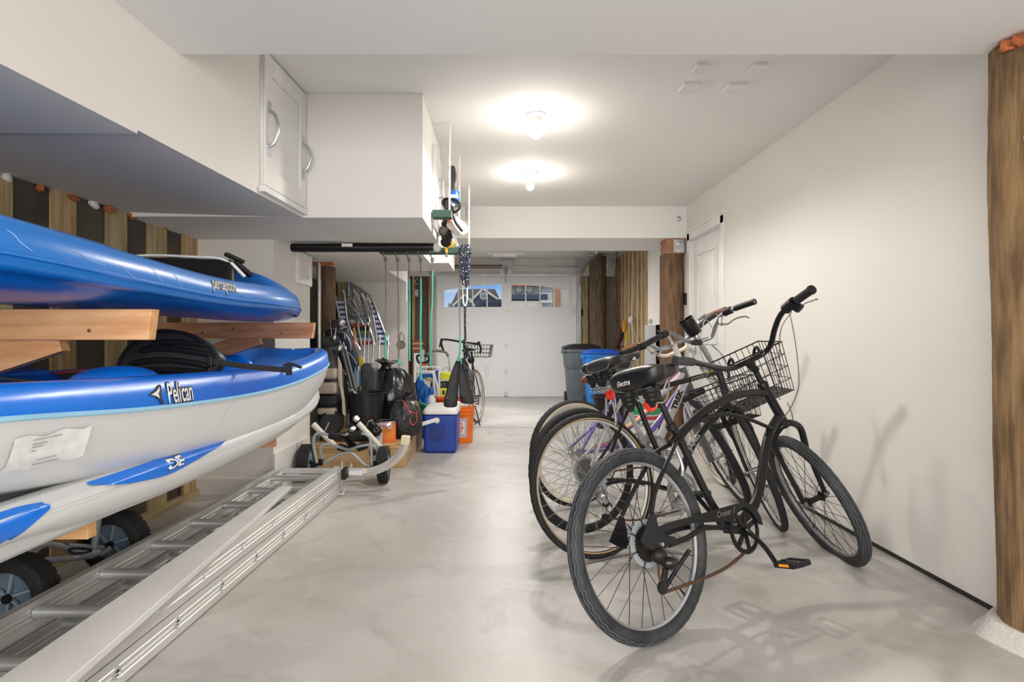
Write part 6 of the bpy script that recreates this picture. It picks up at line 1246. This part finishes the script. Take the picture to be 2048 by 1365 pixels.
MB().tube(cat([U(1350,1068,.06), U(1370,1082,.06), U(1360,1090,.06), U(1340,1075,.08)], 4), .002, 5).build('gear_cable', m_cable, r)
# rear brake and cable bits
brake(r, A.L(.235,.235,0), A, 1.0, m_silver)
# saddle with name
sp0 = U(1315,790); tubes(r, 'seat_post', m_gblack, [([U(1344,856), sp0], .0135)], k=1); MB().lathe(U(1343,854), A.L(0,0,0)-A.L(.27,-1,0) if 0 else (sp0-U(1343,854)), [(.0155,-.012),(.021,-.010),(.021,.014),(.0155,.016)], 20).build('seat_clamp', m_black, r)
pr_ = sp0+A.e2*.085-A.e1*.145; pn_ = pr_+A.e1*.27+A.e2*.012
sd_, t_, s2_, u2_ = saddle(r, pr_, pn_, A.e2, .265, .088, M('saddle_vinyl', (.008,.008,.009), .33, ns=20), hump=.02, lift=.045)
_o = pr_-t_*.001-u2_*.028
text('Electra', .040, (0,0,0), (1,0,0), (0,0,1), m_txtw, sd_, shear=.35, bold=.0008, fn=lambda x, y: pr_-s2_*.030+s2_*x*.72+u2_*(y*.72-.028)-t_*(.010-2.2*(abs(x*.72-.030))**2))
MB().tube([sp0-A.e2*.01, sp0+A.e2*.05], .015, 12).build('post_head', m_black, r)
MB().lathe(U(1303,810,.045), (-A.e1*.9+A.dn*.5), [(0,0),(.020,0),(.026,.006),(.026,.016),(.020,.02),(0,.021)], 10).build('reflector', m_red, r); MB().bar(U(1307,800,.03), U(1318,808,.0), .01, .014).build('reflector_bracket', m_black, r)
# fork
cr = U(1570,851); fh = AFp.c; nl = AFp.dn
tubes(r, 'fork_crown', m_fb, [([U(1563,838), cr], .019)], k=1)
for sg in (1, -1):
    side = nl*sg; base = cr; tipp = fh+side*.058; top = fh+AFp.e2*.30+side*.062
    sh = cr+side*.04+AFp.e2*-.004
    tubes(r, 'fork_leg', m_fb, [([cr, cr*.35+sh*.65+V(0,0,.004), fh+AFp.e2*.335+side*.072+ (cr-fh-AFp.e2*.37)*.5, fh+AFp.e2*.24+side*.068, fh+AFp.e2*.12+side*.062, tipp], [.0155]*18+[.012]*13)])
    MB().lathe(tipp, side, [(0,-.012),(.017,-.010),(.017,.004),(.010,.006),(.010,.018),(0,.02)], 12).build('axle_nut', m_cable, r)
# stem and swept handlebar
stt = U(1509.5,737); clamp = U(1494,724)
tubes(r, 'steerer', m_gblack, [([ht, U(1514,748), stt], .0135)], k=1); MB().lathe(ht, (stt-ht), [(.0135,-.012),(.024,-.010),(.024,.004),(.019,.012),(.0135,.014)], 22).build('headset', m_black, r)
MB().bar(U(1513,742), clamp+V(-.004,0,.004), .034, .026).build('stem', m_black, r, bevel=.006)
D0_ = clamp.y; hbp = cat([P(1351,722,D0_-.33), P(1385,724,D0_-.27), P(1430,734,D0_-.12), P(1462,737,D0_-.03), P(1494,724,D0_), P(1525,708,D0_+.01), P(1541,690,D0_-.02), P(1549,660,D0_-.07), P(1560,632,D0_-.12), P(1578,612,D0_-.17), P(1600,596,D0_-.24), P(1624,579,D0_-.31)], 8)
hbar = MB().tube(hbp, .0125, 14).build('handlebar', m_gblack, r)
i1 = int(len(hbp)*.885); MB().tube(hbp[i1:], .0178, 16).build('grip', m_foamblk, hbar); MB().tube(hbp[:9], .0178, 16).build('grip', M('grip_worn', (.05,.05,.052), .7), hbar)
MB().lathe(hbp[0], hbp[0]-hbp[3], [(0,.004),(.019,.003),(.021,-.004),(.018,-.01)], 20).build('grip_end', MATS['grip_worn'], hbar); MB().lathe(hbp[-1], hbp[-1]-hbp[-3], [(0,.006),(.019,.003),(.0205,-.006),(.018,-.012)], 20).build('grip_end', m_foamblk, hbar)
MB().tube(hbp[i1-9:i1-1], .024, 16).build('shifter', m_plastic, hbar)
lv = MB(); lv.bar(P(1590,622,D0_-.19), P(1602,608,D0_-.21), .03, .03); lv.build('lever_body', m_black, hbar, bevel=.006); MB().tube(cat([P(1596,617,D0_-.2), P(1610,607,D0_-.2), P(1623,602,D0_-.21), P(1633,598,D0_-.22), P(1634,601,D0_-.22)], 5), .0055, 8, flat=(.6,1.3)).build('brake_lever', m_silver, hbar)
MB().tube(cat([P(1583,625,2.45), P(1563,655,2.46), P(1559,700,2.5), P(1561,740,2.55), P(1556,775,2.6), P(1560,800,2.62)], 6), .0022, 6).build('brake_cable', m_cable, r); MB().tube(cat([P(1580,628,2.44), P(1590,680,2.42), P(1597,740,2.45), P(1596,780,2.5), P(1580,818,2.58), P(1566,836,2.62)], 6), .0022, 6).build('brake_cable', m_cable, r)
MB().tube(cat([P(1575,805,2.7), P(1583,825,2.72), P(1586,842,2.75), P(1582,850,2.75)], 5), .0022, 6).build('brake_cable', m_cable, r)
hx = (P(1525,708,D0_)-P(1462,737,D0_)).normalized()
for c_ in (P(1463,731,D0_+.02), P(1514,707,D0_+.03)): MB().tube(cat([c_+V(0,-.02,-.02), c_+V(0,-.02,.012), c_+V(0,.005,.03), c_+V(0,.03,.012), c_+V(0,.035,-.03), c_+V(.004,.035,-.06)], 5), .007, 8).build('basket_hook', m_black, r)
bx = (hx*1.0).normalized(); bz = AFp.e2; by = bz.cross(bx).normalized(); by = by if by.y > 0 else -by
basket(r, P(1492,716,D0_+.055)+bx*.02, bx, by, bz, .33, .24, .24, .80)
# ============ bicycle B : black CITIZEN with silver swept bar and cup holder
B = Plane((.463, 2.806, -.706), .402, .188); BFp = Plane((1.454, 3.223, -.726), 1.366, .364); BFp.dn = -BFp.dn if BFp.dn.x > 0 else BFp.dn
r = place('bicycle', 'black bicycle with tan striped tyre, silver handlebar and cup holder, second from the camera', B); U = B.U
wheel(r, B, .35, .019, m_rubber2, wall=(.006, m_tan), nsp=32, hubw=.055, label='rear wheel with thin tan stripe', treads=.0008, refl=None, m_sp=M('spoke_grey', (.28,.27,.26), .5, ns=8))
wheel(r, BFp, .35, .019, m_rubber2, nsp=32, hubw=.05, label='front wheel with knobbly black tyre', treads=.0015, m_sp=MATS['spoke_grey'])
bb = U(1350,982); cl = U(1270,788); ht, hl = U(1437,738), U(1458,815)
tubes(r, 'seat_tube', m_gblack, [([U(1266,780), U(1297,860), bb], .0145)]); tubes(r, 'seat_post', m_gblack, [([U(1252,745), U(1266,780)], .0125)], k=1)
tubes(r, 'top_tube', m_gblack, [([cl, U(1330,772), U(1440,743)], .0145)])
tubes(r, 'down_tube', m_gblack, [([U(1456,808), U(1405,862), U(1378,905), bb], .0185)]); tubes(r, 'head_tube', m_gblack, [([ht, hl], .019)], k=1)
text('CITIZEN', .030, U(1400,756,.0155), U(1420,750,.0155)-U(1380,762,.0155), B.e2, m_txtg, r, wid=1.15); MB().bar(U(1414,745,.0155), U(1428,740,.0155), .003, .012, B.e2).build('yellow_band', M('band_yellow', (.80,.70,.03), .4), r)
text('JAMIS', .045, U(1388,884,.020), U(1400,865,.02)-U(1376,903,.02), (B.e2*.6-B.e1*.75), m_txtg, r, name='lettering', bold=.001)
for sg in (-1, 1):
    o = sg*.07; tubes(r, 'seat_stay', m_gblack, [([B.L(.005,.02,o), U(1243,850,sg*.045), cl+B.dn*sg*.014], .0075)]); tubes(r, 'chain_stay', m_gblack, [([B.L(.02,0,o), B.L(.2,.0,sg*.05), bb+B.dn*sg*.025], .009)])
    q = MB(); q.prism([B.L(-.015,-.02,o), B.L(.03,-.015,o), B.L(.03,.02,o), B.L(0,.035,o)], B.dn*sg*.005); q.build('dropout', m_silver, r); tubes(r, 'axle_nut', m_silver, [([B.L(0,0,o), B.L(0,0,o+sg*.02)], .007)], k=1)
rc = bb+B.dn*.05
for R, o in ((.098,.008), (.075,0), (.055,-.008)): chainring(r, rc, B.dn, B.e1, B.e2, R, m_silver, 5, o)
ck = tubes(r, 'crank', m_silver, [([rc+B.dn*.015, U(1343,950,.07), U(1338,925,.08)], .010)])[0]; pedal(ck, U(1334,914,.12), B.dn, B.e1, B.e2, m_galv)
ck = tubes(r, 'crank', m_silver, [([bb-B.dn*.04, U(1345,1010,-.07), U(1347,1026,-.08)], .010)])[0]; pedal(ck, U(1338,1027,-.02), B.dn, B.e1, B.e2, m_galv)
cassette(r, B, None, .03, .058, 6, .028, m_silver); derail(r, B, [(1206,992),(1212,1008),(1210,1034)], m_silver, .8, .075)
q = MB(); q.tube(cat([B.L(0,.05,.045), U(1290,935,.05), rc+B.e2*.09], 6), .0045, 6); q.build('chain_upper_run', m_chain, r); MB().tube(cat([U(1211,1036,.075), U(1280,1040,.06), rc-B.e2*.09], 6), .0045, 6).build('chain_lower_run', m_chain, r)
brake(r, U(1222,838), B, 1.1, m_silver)
sdB, t_, s2_, u2_ = saddle(r, U(1190,728)-B.e1*.0, U(1279,708), B.e2, .25, .062, M('saddle_grey_black', (.022,.023,.026), .38, ns=20), hump=.02, lift=.02, pipe=m_txtg)
text('SR', .022, U(1268,717,.030), B.e1, B.e2, m_txtw, sdB, bold=.001)
MB().lathe(U(1222,790,.03), (-B.e1*.8+B.dn*.5), [(0,0),(.020,0),(.027,.006),(.027,.014),(.020,.02),(0,.021)], 10).build('reflector', m_red, r); MB().bar(U(1226,789), U(1268,786), .008, .012).build('reflector_bracket', m_black, r)
cr = U(1461,822); nl = BFp.dn; fh = BFp.c
for sg in (1, -1): tubes(r, 'fork_leg', m_gblack, [([cr, cr+nl*sg*.045-V(0,0,.012), fh+BFp.e2*.20+nl*sg*.055, fh+nl*sg*.052], [.015]*12+[.010]*7)]); MB().lathe(fh+nl*sg*.05, nl*sg, [(0,0),(.012,0),(.012,.008),(.005,.012),(.005,.025),(0,.025)], 10).build('axle_nut', m_silver, r)
tubes(r, 'quill_stem', m_silver, [([ht, U(1425,728), U(1412,705), U(1395,678), U(1391,668)], [.014]*10+[.017]*15)]); MB().lathe(U(1427,732), U(1425,728)-U(1430,740), [(.014,-.012),(.022,-.010),(.022,.01),(.014,.012)], 18).build('headset', m_chrome, r)
dc = U(1388,690).y; hbp = cat([P(1284,692,dc-.22), P(1307,680,dc-.16), P(1330,668,dc-.10), P(1345,667,dc-.06), P(1362,677,dc-.02), P(1386,685,dc), P(1408,680,dc), P(1424,672,dc-.01), P(1433,648,dc-.05), P(1446,628,dc-.09), P(1470,617,dc-.15), P(1510,603,dc-.26)], 8)
hbar = MB().tube(hbp, .0115, 14).build('handlebar', m_silver, r, label='silver swept handlebar')
MB().tube(hbp[:13], .016, 14).build('grip', m_plastic, hbar); MB().tube(hbp[13:18], .020, 14).build('shifter', m_plastic, hbar); MB().tube(hbp[-9:], .016, 14).build('grip', m_plastic, hbar); MB().tube(hbp[-16:-10], .021, 14).build('shifter', m_plastic, hbar)
for pts in ([(1443,636),(1440,646),(1455,648),(1470,638),(1489,633),(1498,636)],): MB().tube(cat([P(x, y, dc-.12) for x, y in pts], 5), [.010]*8+[.005]*18, 8).build('brake_lever', m_silver, hbar)
MB().tube(cat([P(1336,672,dc-.10), P(1345,690,dc-.1), P(1328,693,dc-.12), P(1314,700,dc-.15), P(1305,706,dc-.16)], 5), [.010]*8+[.005]*13, 8).build('brake_lever', m_silver, hbar)
cu = V(-.22,-.05,1).normalized(); co = P(1392,668,dc-.05); cup = MB().lathe(co, P(1372,640,dc-.05)-P(1396,672,dc-.05), [(0,0),(.036,0),(.038,.004),(.043,.098),(.045,.10),(.042,.10),(.035,.01),(0,.01)], 30).build('cup_holder', m_gblack, r); MB().box(P(1393,685,dc-.02), (.05,.05,.03)).build('cup_bracket', m_plastic, r, bevel=.006)
for pts in ([(1430,665),(1410,640),(1400,700),(1420,740)], [(1425,690),(1440,705),(1450,725),(1452,745)], [(1422,690),(1446,712),(1458,740),(1460,770)], [(1392,690),(1386,710),(1395,730),(1415,748)]): MB().tube(cat([P(x, y, dc-.02) for x, y in pts], 6), .0025, 6).build('brake_cable', m_silver, r)
hx = (P(1424,672,dc)-P(1386,685,dc)); hx.normalize(); bz = BFp.e2; by = bz.cross(hx).normalized(); by = by if by.y > 0 else -by
basket(r, P(1452,768,3.18)+hx*0.0, hx, by, bz, .32, .22, .23, .78)
# ============ bicycle C : silver bike with suspension fork
C = Plane((.448, 3.10, -.690), .52, .129); CFp = Plane((1.433, 3.706, -.749), 1.485, .466); CFp.dn = -CFp.dn if CFp.dn.x > 0 else CFp.dn
C = Plane((.452, 3.10, -.700), .45, .13)
r = place('bicycle', 'silver and white mountain bicycle with suspension fork, third from the camera', C); U = C.U; m_sf = M('frame_silver', (.62,.62,.62), .3, .3, ns=5)
wheel(r, C, .335, .025, m_rubber2, nsp=32, hubw=.055, label='rear wheel with wide black tyre', treads=.0012, m_sp=MATS['spoke_grey']); wheel(r, CFp, .335, .024, m_rubber2, nsp=32, hubw=.05, treads=.0012, m_sp=MATS['spoke_grey'], label='front wheel between the suspension legs')
bb = U(1302,900); ht, hl = U(1364,735), U(1384,786); cl = U(1246,795)
tubes(r, 'seat_tube', m_sf, [([U(1238,770), U(1271,850), bb], .015)]); tubes(r, 'down_tube', m_sf, [([U(1376,752), U(1368,768), U(1345,822), U(1318,878), bb], .024)]); tubes(r, 'top_tube', m_sf, [([cl, U(1310,795), U(1366,748)], .017)]); tubes(r, 'head_tube', M('frame_graphite', (.12,.12,.13), .4), [([ht, hl], .022)], k=1)
text('TREK', .055, U(1355,800,.026), U(1366,772,.026)-U(1345,825,.026), (C.e2*.35-C.e1*.9), m_ink, r, bold=.003)
for sg in (-1, 1): tubes(r, 'seat_stay', m_sf, [([C.L(.005,.02,sg*.07), U(1215,855,sg*.05), cl+C.dn*sg*.015], .008)]); tubes(r, 'chain_stay', m_sf, [([C.L(.02,0,sg*.07), U(1235,915,sg*.05), bb+C.dn*sg*.025], .010)])
cassette(r, C, None, .03, .058, 6, .028, m_cable, guard=.075); derail(r, C, [(1183,955),(1190,968),(1192,985)], m_black, .8, .07); rc = bb+C.dn*.05; chainring(r, rc, C.dn, C.e1, C.e2, .085, m_silver, 5); ck = tubes(r, 'crank', m_silver, [([rc+C.dn*.012, U(1290,870,.08)], .010)])[0]; pedal(ck, U(1285,915,.12), C.dn, C.e1, C.e2, m_plastic)
brake(r, U(1222,812), C, 1.1, m_silver)
saddle(r, U(1178,733), U(1262,722), C.e2, .23, .066, M('saddle_stitched', (.012,.012,.014), .35, ns=20), hump=.02, pipe=m_txtw); tubes(r, 'seat_post', m_silver, [([U(1238,770), U(1228,752)], .013)], k=1)
nl = CFp.dn; fh = CFp.c; cr = U(1386,790)
for sg in (1, -1):
    tubes(r, 'fork_stanchion', m_chrome, [([cr+nl*sg*.06, (cr+nl*sg*.06)*.6+(fh+nl*sg*.062)*.4], .014)], k=1); tubes(r, 'fork_leg', MATS['frame_graphite'] if sg > 0 else m_silver, [([(cr+nl*sg*.06)*.66+(fh+nl*sg*.062)*.34, fh+nl*sg*.062], .021)], k=1); MB().lathe(fh+nl*sg*.06, nl*sg, [(0,0),(.014,0),(.012,.01),(.005,.014),(.005,.03),(0,.03)], 10).build('axle_nut', m_silver, r)
MB().bar(cr-nl*.075, cr+nl*.075, .05, .035).build('fork_crown', m_black, r, bevel=.008); a_ = (cr*.6+fh*.4); MB().tube(cat([a_+nl*.06, a_+nl*.05+V(0,-.03,.06), a_+V(0,-.04,.085), a_-nl*.05+V(0,-.03,.06), a_-nl*.06], 6), .011, 8).build('fork_arch', m_silver, r)
tubes(r, 'stem', m_white, [([ht, U(1357,712), U(1348,690)], .017)]); dc = U(1350,688).y
hbp = cat([P(1243,708,dc-.26), P(1262,701,dc-.22), P(1281,694,dc-.18), P(1300,690,dc-.13), P(1318,698,dc-.08), P(1334,696,dc-.03), P(1350,688,dc), P(1366,682,dc), P(1380,672,dc-.02), P(1396,655,dc-.08), P(1414,640,dc-.13), P(1432,628,dc-.18)], 8)
hbar = MB().tube(hbp, .0115, 12).build('handlebar', m_silver, r); MB().tube(hbp[:15], .016, 12).build('grip', m_plastic, hbar); MB().tube(hbp[15:20], .021, 12).build('shifter', m_black, hbar); MB().tube(hbp[-18:], .016, 12).build('grip', MATS['grip_worn'], hbar); MB().tube(cat([P(1322,695,dc-.09), P(1318,708,dc-.1), P(1310,704,dc-.13), P(1303,707,dc-.16)], 5), .006, 8).build('brake_lever', m_silver, hbar)
MB().tube(cat([P(1404,635,dc-.1), P(1412,630,dc-.1), P(1396,640,dc-.08)], 4), .010, 8).build('bell', m_chrome, hbar); MB().tube(cat([P(1310,700,dc-.1), P(1322,725,dc-.08), P(1345,735,dc-.05), P(1365,745,dc)], 6), .0025, 6).build('brake_cable', m_cable, r)
# ============ bicycle D : purple cruiser with cream tyres
Dp = Plane((.48, 3.62, -.709), .477, .10); DFp = Plane((1.511, 4.128, -.74), 1.60, .386); DFp.dn = -DFp.dn if DFp.dn.x > 0 else DFp.dn
r = place('bicycle', 'purple and peach step-through bicycle with cream tyre walls and brown grips, fourth from the camera', Dp); U = Dp.U
wheel(r, Dp, .335, .026, m_rubber2, wall=(.03, m_cream), nsp=32, hubw=.055, treads=.0015, m_sp=MATS['spoke_grey'], label='rear wheel with cream sidewall'); wheel(r, DFp, .335, .026, m_rubber2, wall=(.03, m_cream), nsp=32, hubw=.05, treads=.0015, m_sp=MATS['spoke_grey'], label='front wheel with cream sidewall')
bb = U(1268,888); ht, hl = U(1358,728), U(1380,800)
tubes(r, 'seat_tube', m_purple, [([U(1222,790), U(1240,840), bb], .015)])
tt = tubes(r, 'down_tube', m_purple, [([U(1372,760), U(1345,800), U(1312,850), U(1275,890)], .020)])[0]; tubes(r, 'top_tube', m_purple, [([U(1368,740), U(1330,778), U(1285,832), U(1245,862)], .020)])
tubes(r, 'peach_stripe', m_orangep, [([U(1366,742,.012), U(1328,780,.012), U(1284,832,.012), U(1250,856,.012)], .013)]); tubes(r, 'head_tube', m_purple, [([ht, hl], .022)], k=1)
for sg in (-1, 1): tubes(r, 'seat_stay', m_purple, [([Dp.L(.005,.02,sg*.07), U(1196,842,sg*.05), U(1226,800,sg*.015)], .009)]); tubes(r, 'chain_stay', m_purple, [([Dp.L(.02,0,sg*.07), U(1210,900,sg*.05), bb], .010)])
q = MB(); q.prism([U(1178,898,.07),U(1180,892,.07),U(1215,882,.07),U(1262,874,.07),U(1275,886,.07),U(1262,898,.07),U(1225,894,.07)], Dp.dn*.004); g_ = q.build('chain_guard', m_purple, r, bevel=.001); q = MB(); q.prism([U(1184,894,.076),U(1240,882,.076),U(1240,885,.076),U(1184,897,.076)], Dp.dn*.001); q.build('pink_stripe', m_pink, g_); q = MB(); q.prism([U(1184,890.5,.076),U(1240,878,.076),U(1240,880,.076),U(1184,892.5,.076)], Dp.dn*.001); q.build('peach_stripe', m_orangep, g_)
rc = bb+Dp.dn*.05; ck = tubes(r, 'crank', m_silver, [([rc, U(1284,910,.07)], .010)])[0]; pedal(ck, U(1286,893,.12), Dp.dn, Dp.e1, Dp.e2, m_plastic); chainring(r, rc, Dp.dn, Dp.e1, Dp.e2, .08, m_silver, 5)
sD = saddle(r, U(1174,756), U(1245,752), Dp.e2, .20, .055, m_brown, sp=False)[0]; tubes(r, 'seat_post', m_chrome, [([U(1222,790), U(1216,772)], .0125)], k=1)
for sg in (-1, 1):
    for k_ in range(3): o = U(1190+sg*5,778,sg*.045+.01)+Dp.e1*.03*k_; MB().tube([o+V(.014*math.cos(t), .014*math.sin(t), .0035*t-.03) for t in [i*.5 for i in range(36)]], .0028, 5).build('coil_spring', m_chrome, sD)
cr = U(1386,808); nl = DFp.dn; fh = DFp.c
for sg in (1, -1): tubes(r, 'fork_leg', m_purple, [([cr, cr+nl*sg*.05-V(0,0,.012), fh+DFp.e2*.18+nl*sg*.06, fh+nl*sg*.055], [.014]*12+[.010]*7)])
tubes(r, 'stem', m_cream, [([ht, U(1352,706), U(1350,700)], .015)]); dc = U(1352,700).y
hbp = cat([P(1244,703,dc-.30), P(1258,697,dc-.26), P(1276,690,dc-.20), P(1292,694,dc-.12), P(1308,706,dc-.05), P(1330,712,dc-.01), P(1352,704,dc), P(1372,694,dc), P(1378,676,dc-.03), P(1388,656,dc-.08), P(1410,636,dc-.16), P(1452,618,dc-.30)], 8)
hbar = MB().tube(hbp, .0125, 12).build('handlebar', m_cream, r); MB().tube(hbp[:16], .0185, 12).build('grip', m_brown, hbar, label='brown grip'); MB().tube(hbp[-9:], .0185, 12).build('grip', m_brown, hbar, label='brown grip')
# ============ bicycle seen end on by the garage door
E_ = Plane((P(958,762,7.4).x, 7.45, P(0,752,7.45).z-H), math.radians(75), .06)
r = thing('bicycle', 'dark road bicycle with drop handlebar seen end on beyond the orange bucket', 'bicycle', (P(950,0,7.6).x, 7.6, 0))
E_.c = V(P(952,0,7.3).x, 7.3, .345); EF = Plane((0,0,0), math.radians(100), .06); EF.c = V(P(935,0,8.3).x, 8.3, .345)
wheel(r, E_, .34, .018, m_rubber2, wall=(.03, M('gum_wall', (.34,.22,.14), .6)), nsp=28, hubw=.055); wheel(r, EF, .34, .018, m_rubber2, nsp=28)
fm = m_fb; bbE = E_.c+V(-.04,.42,-.06); clE = E_.c+V(-.06,.30,.42); htE = V(P(928,0,8.0).x, 8.02, 1.02); hlE = V(P(929,0,8.0).x, 8.08, .78)
tubes(r, 'frame_tube', fm, [([bbE, clE], .015), ([clE, htE], .014), ([bbE, hlE], .018), ([htE+V(0,-.02,.05), hlE], .018), ([E_.c+E_.dn*.06, clE], .008), ([E_.c-E_.dn*.06, clE], .008), ([E_.c+E_.dn*.06, bbE], .009), ([E_.c-E_.dn*.06, bbE], .009), ([hlE, EF.c+EF.dn*.05], .012), ([hlE, EF.c-EF.dn*.05], .012)], k=1)
tubes(r, 'seat_post', m_black, [([clE, clE+V(-.01,-.03,.14)], .013)], k=1); saddle(r, clE+V(-.02,-.18,.18), clE+V(-.01,.09,.18), V(0,0,1), .15, .04, m_plastic, sp=False)
dd = 7.9; bar_ = MB().tube(cat([P(887,700,dd-.06), P(883,690,dd-.1), P(884,680,dd-.05), P(893,679,dd), P(920,683,dd), P(950,687,dd), P(958,688,dd-.05), P(962,697,dd-.1), P(960,706,dd-.06)], 6), .015, 10).build('handlebar', m_black, r); 
for a, b in (((884,678),(879,694)), ((957,684),(963,700))): MB().tube([P(*a,dd-.08), P(*b,dd-.12)], [.022,.010], 8).build('brake_hood', m_black, bar_)
basket(r, P(955,690,7.95), V(1,-.15,0).normalized(), V(.15,1,0).normalized(), V(0,0,1), .36, .26, .17, .85, nx=8, ny=6, nz=3, rw=.003)
MB().tube(cat([P(973,728,7.2), P(977,735,7.2), P(977,748,7.2), P(973,752,7.2), P(971,740,7.2)], 5, True), .006, 6, closed=True).build('rack_loop', m_galv, r)
q = MB()
for k_ in range(4): q.bar(P(943,793+k_*5,7.0), P(957,792+k_*5,7.0), .012, .012)
q.bar(P(943,791,7.0), P(943,812,7.0), .01, .01); q.bar(P(957,790,7.0), P(957,810,7.0), .01, .01); q.build('pedal_cage', m_black, r)
cl_ = MB().tube(cat([P(926+7*math.sin(i*1.3)+i*1.0,700+i*7,7.85+.05*math.cos(i*1.3)) for i in range(14)], 5), .022, 8).build('cable_lock', m_rope, r)
for i, (x, y, sx_, sz_) in enumerate(((930,735,.05,.10),(936,765,.045,.10),(942,720,.05,.05),(934,800,.04,.08))): MB().sph(P(x,y,8.0), (sx_,.06,sz_), 12, 8, .15).build('pannier_fold', m_foamblk, r)
MB().cyl(P(950,812,7.2), V(P(960,0,7.0).x, 7.0, .01), .008, 8).build('kickstand', m_black, r)
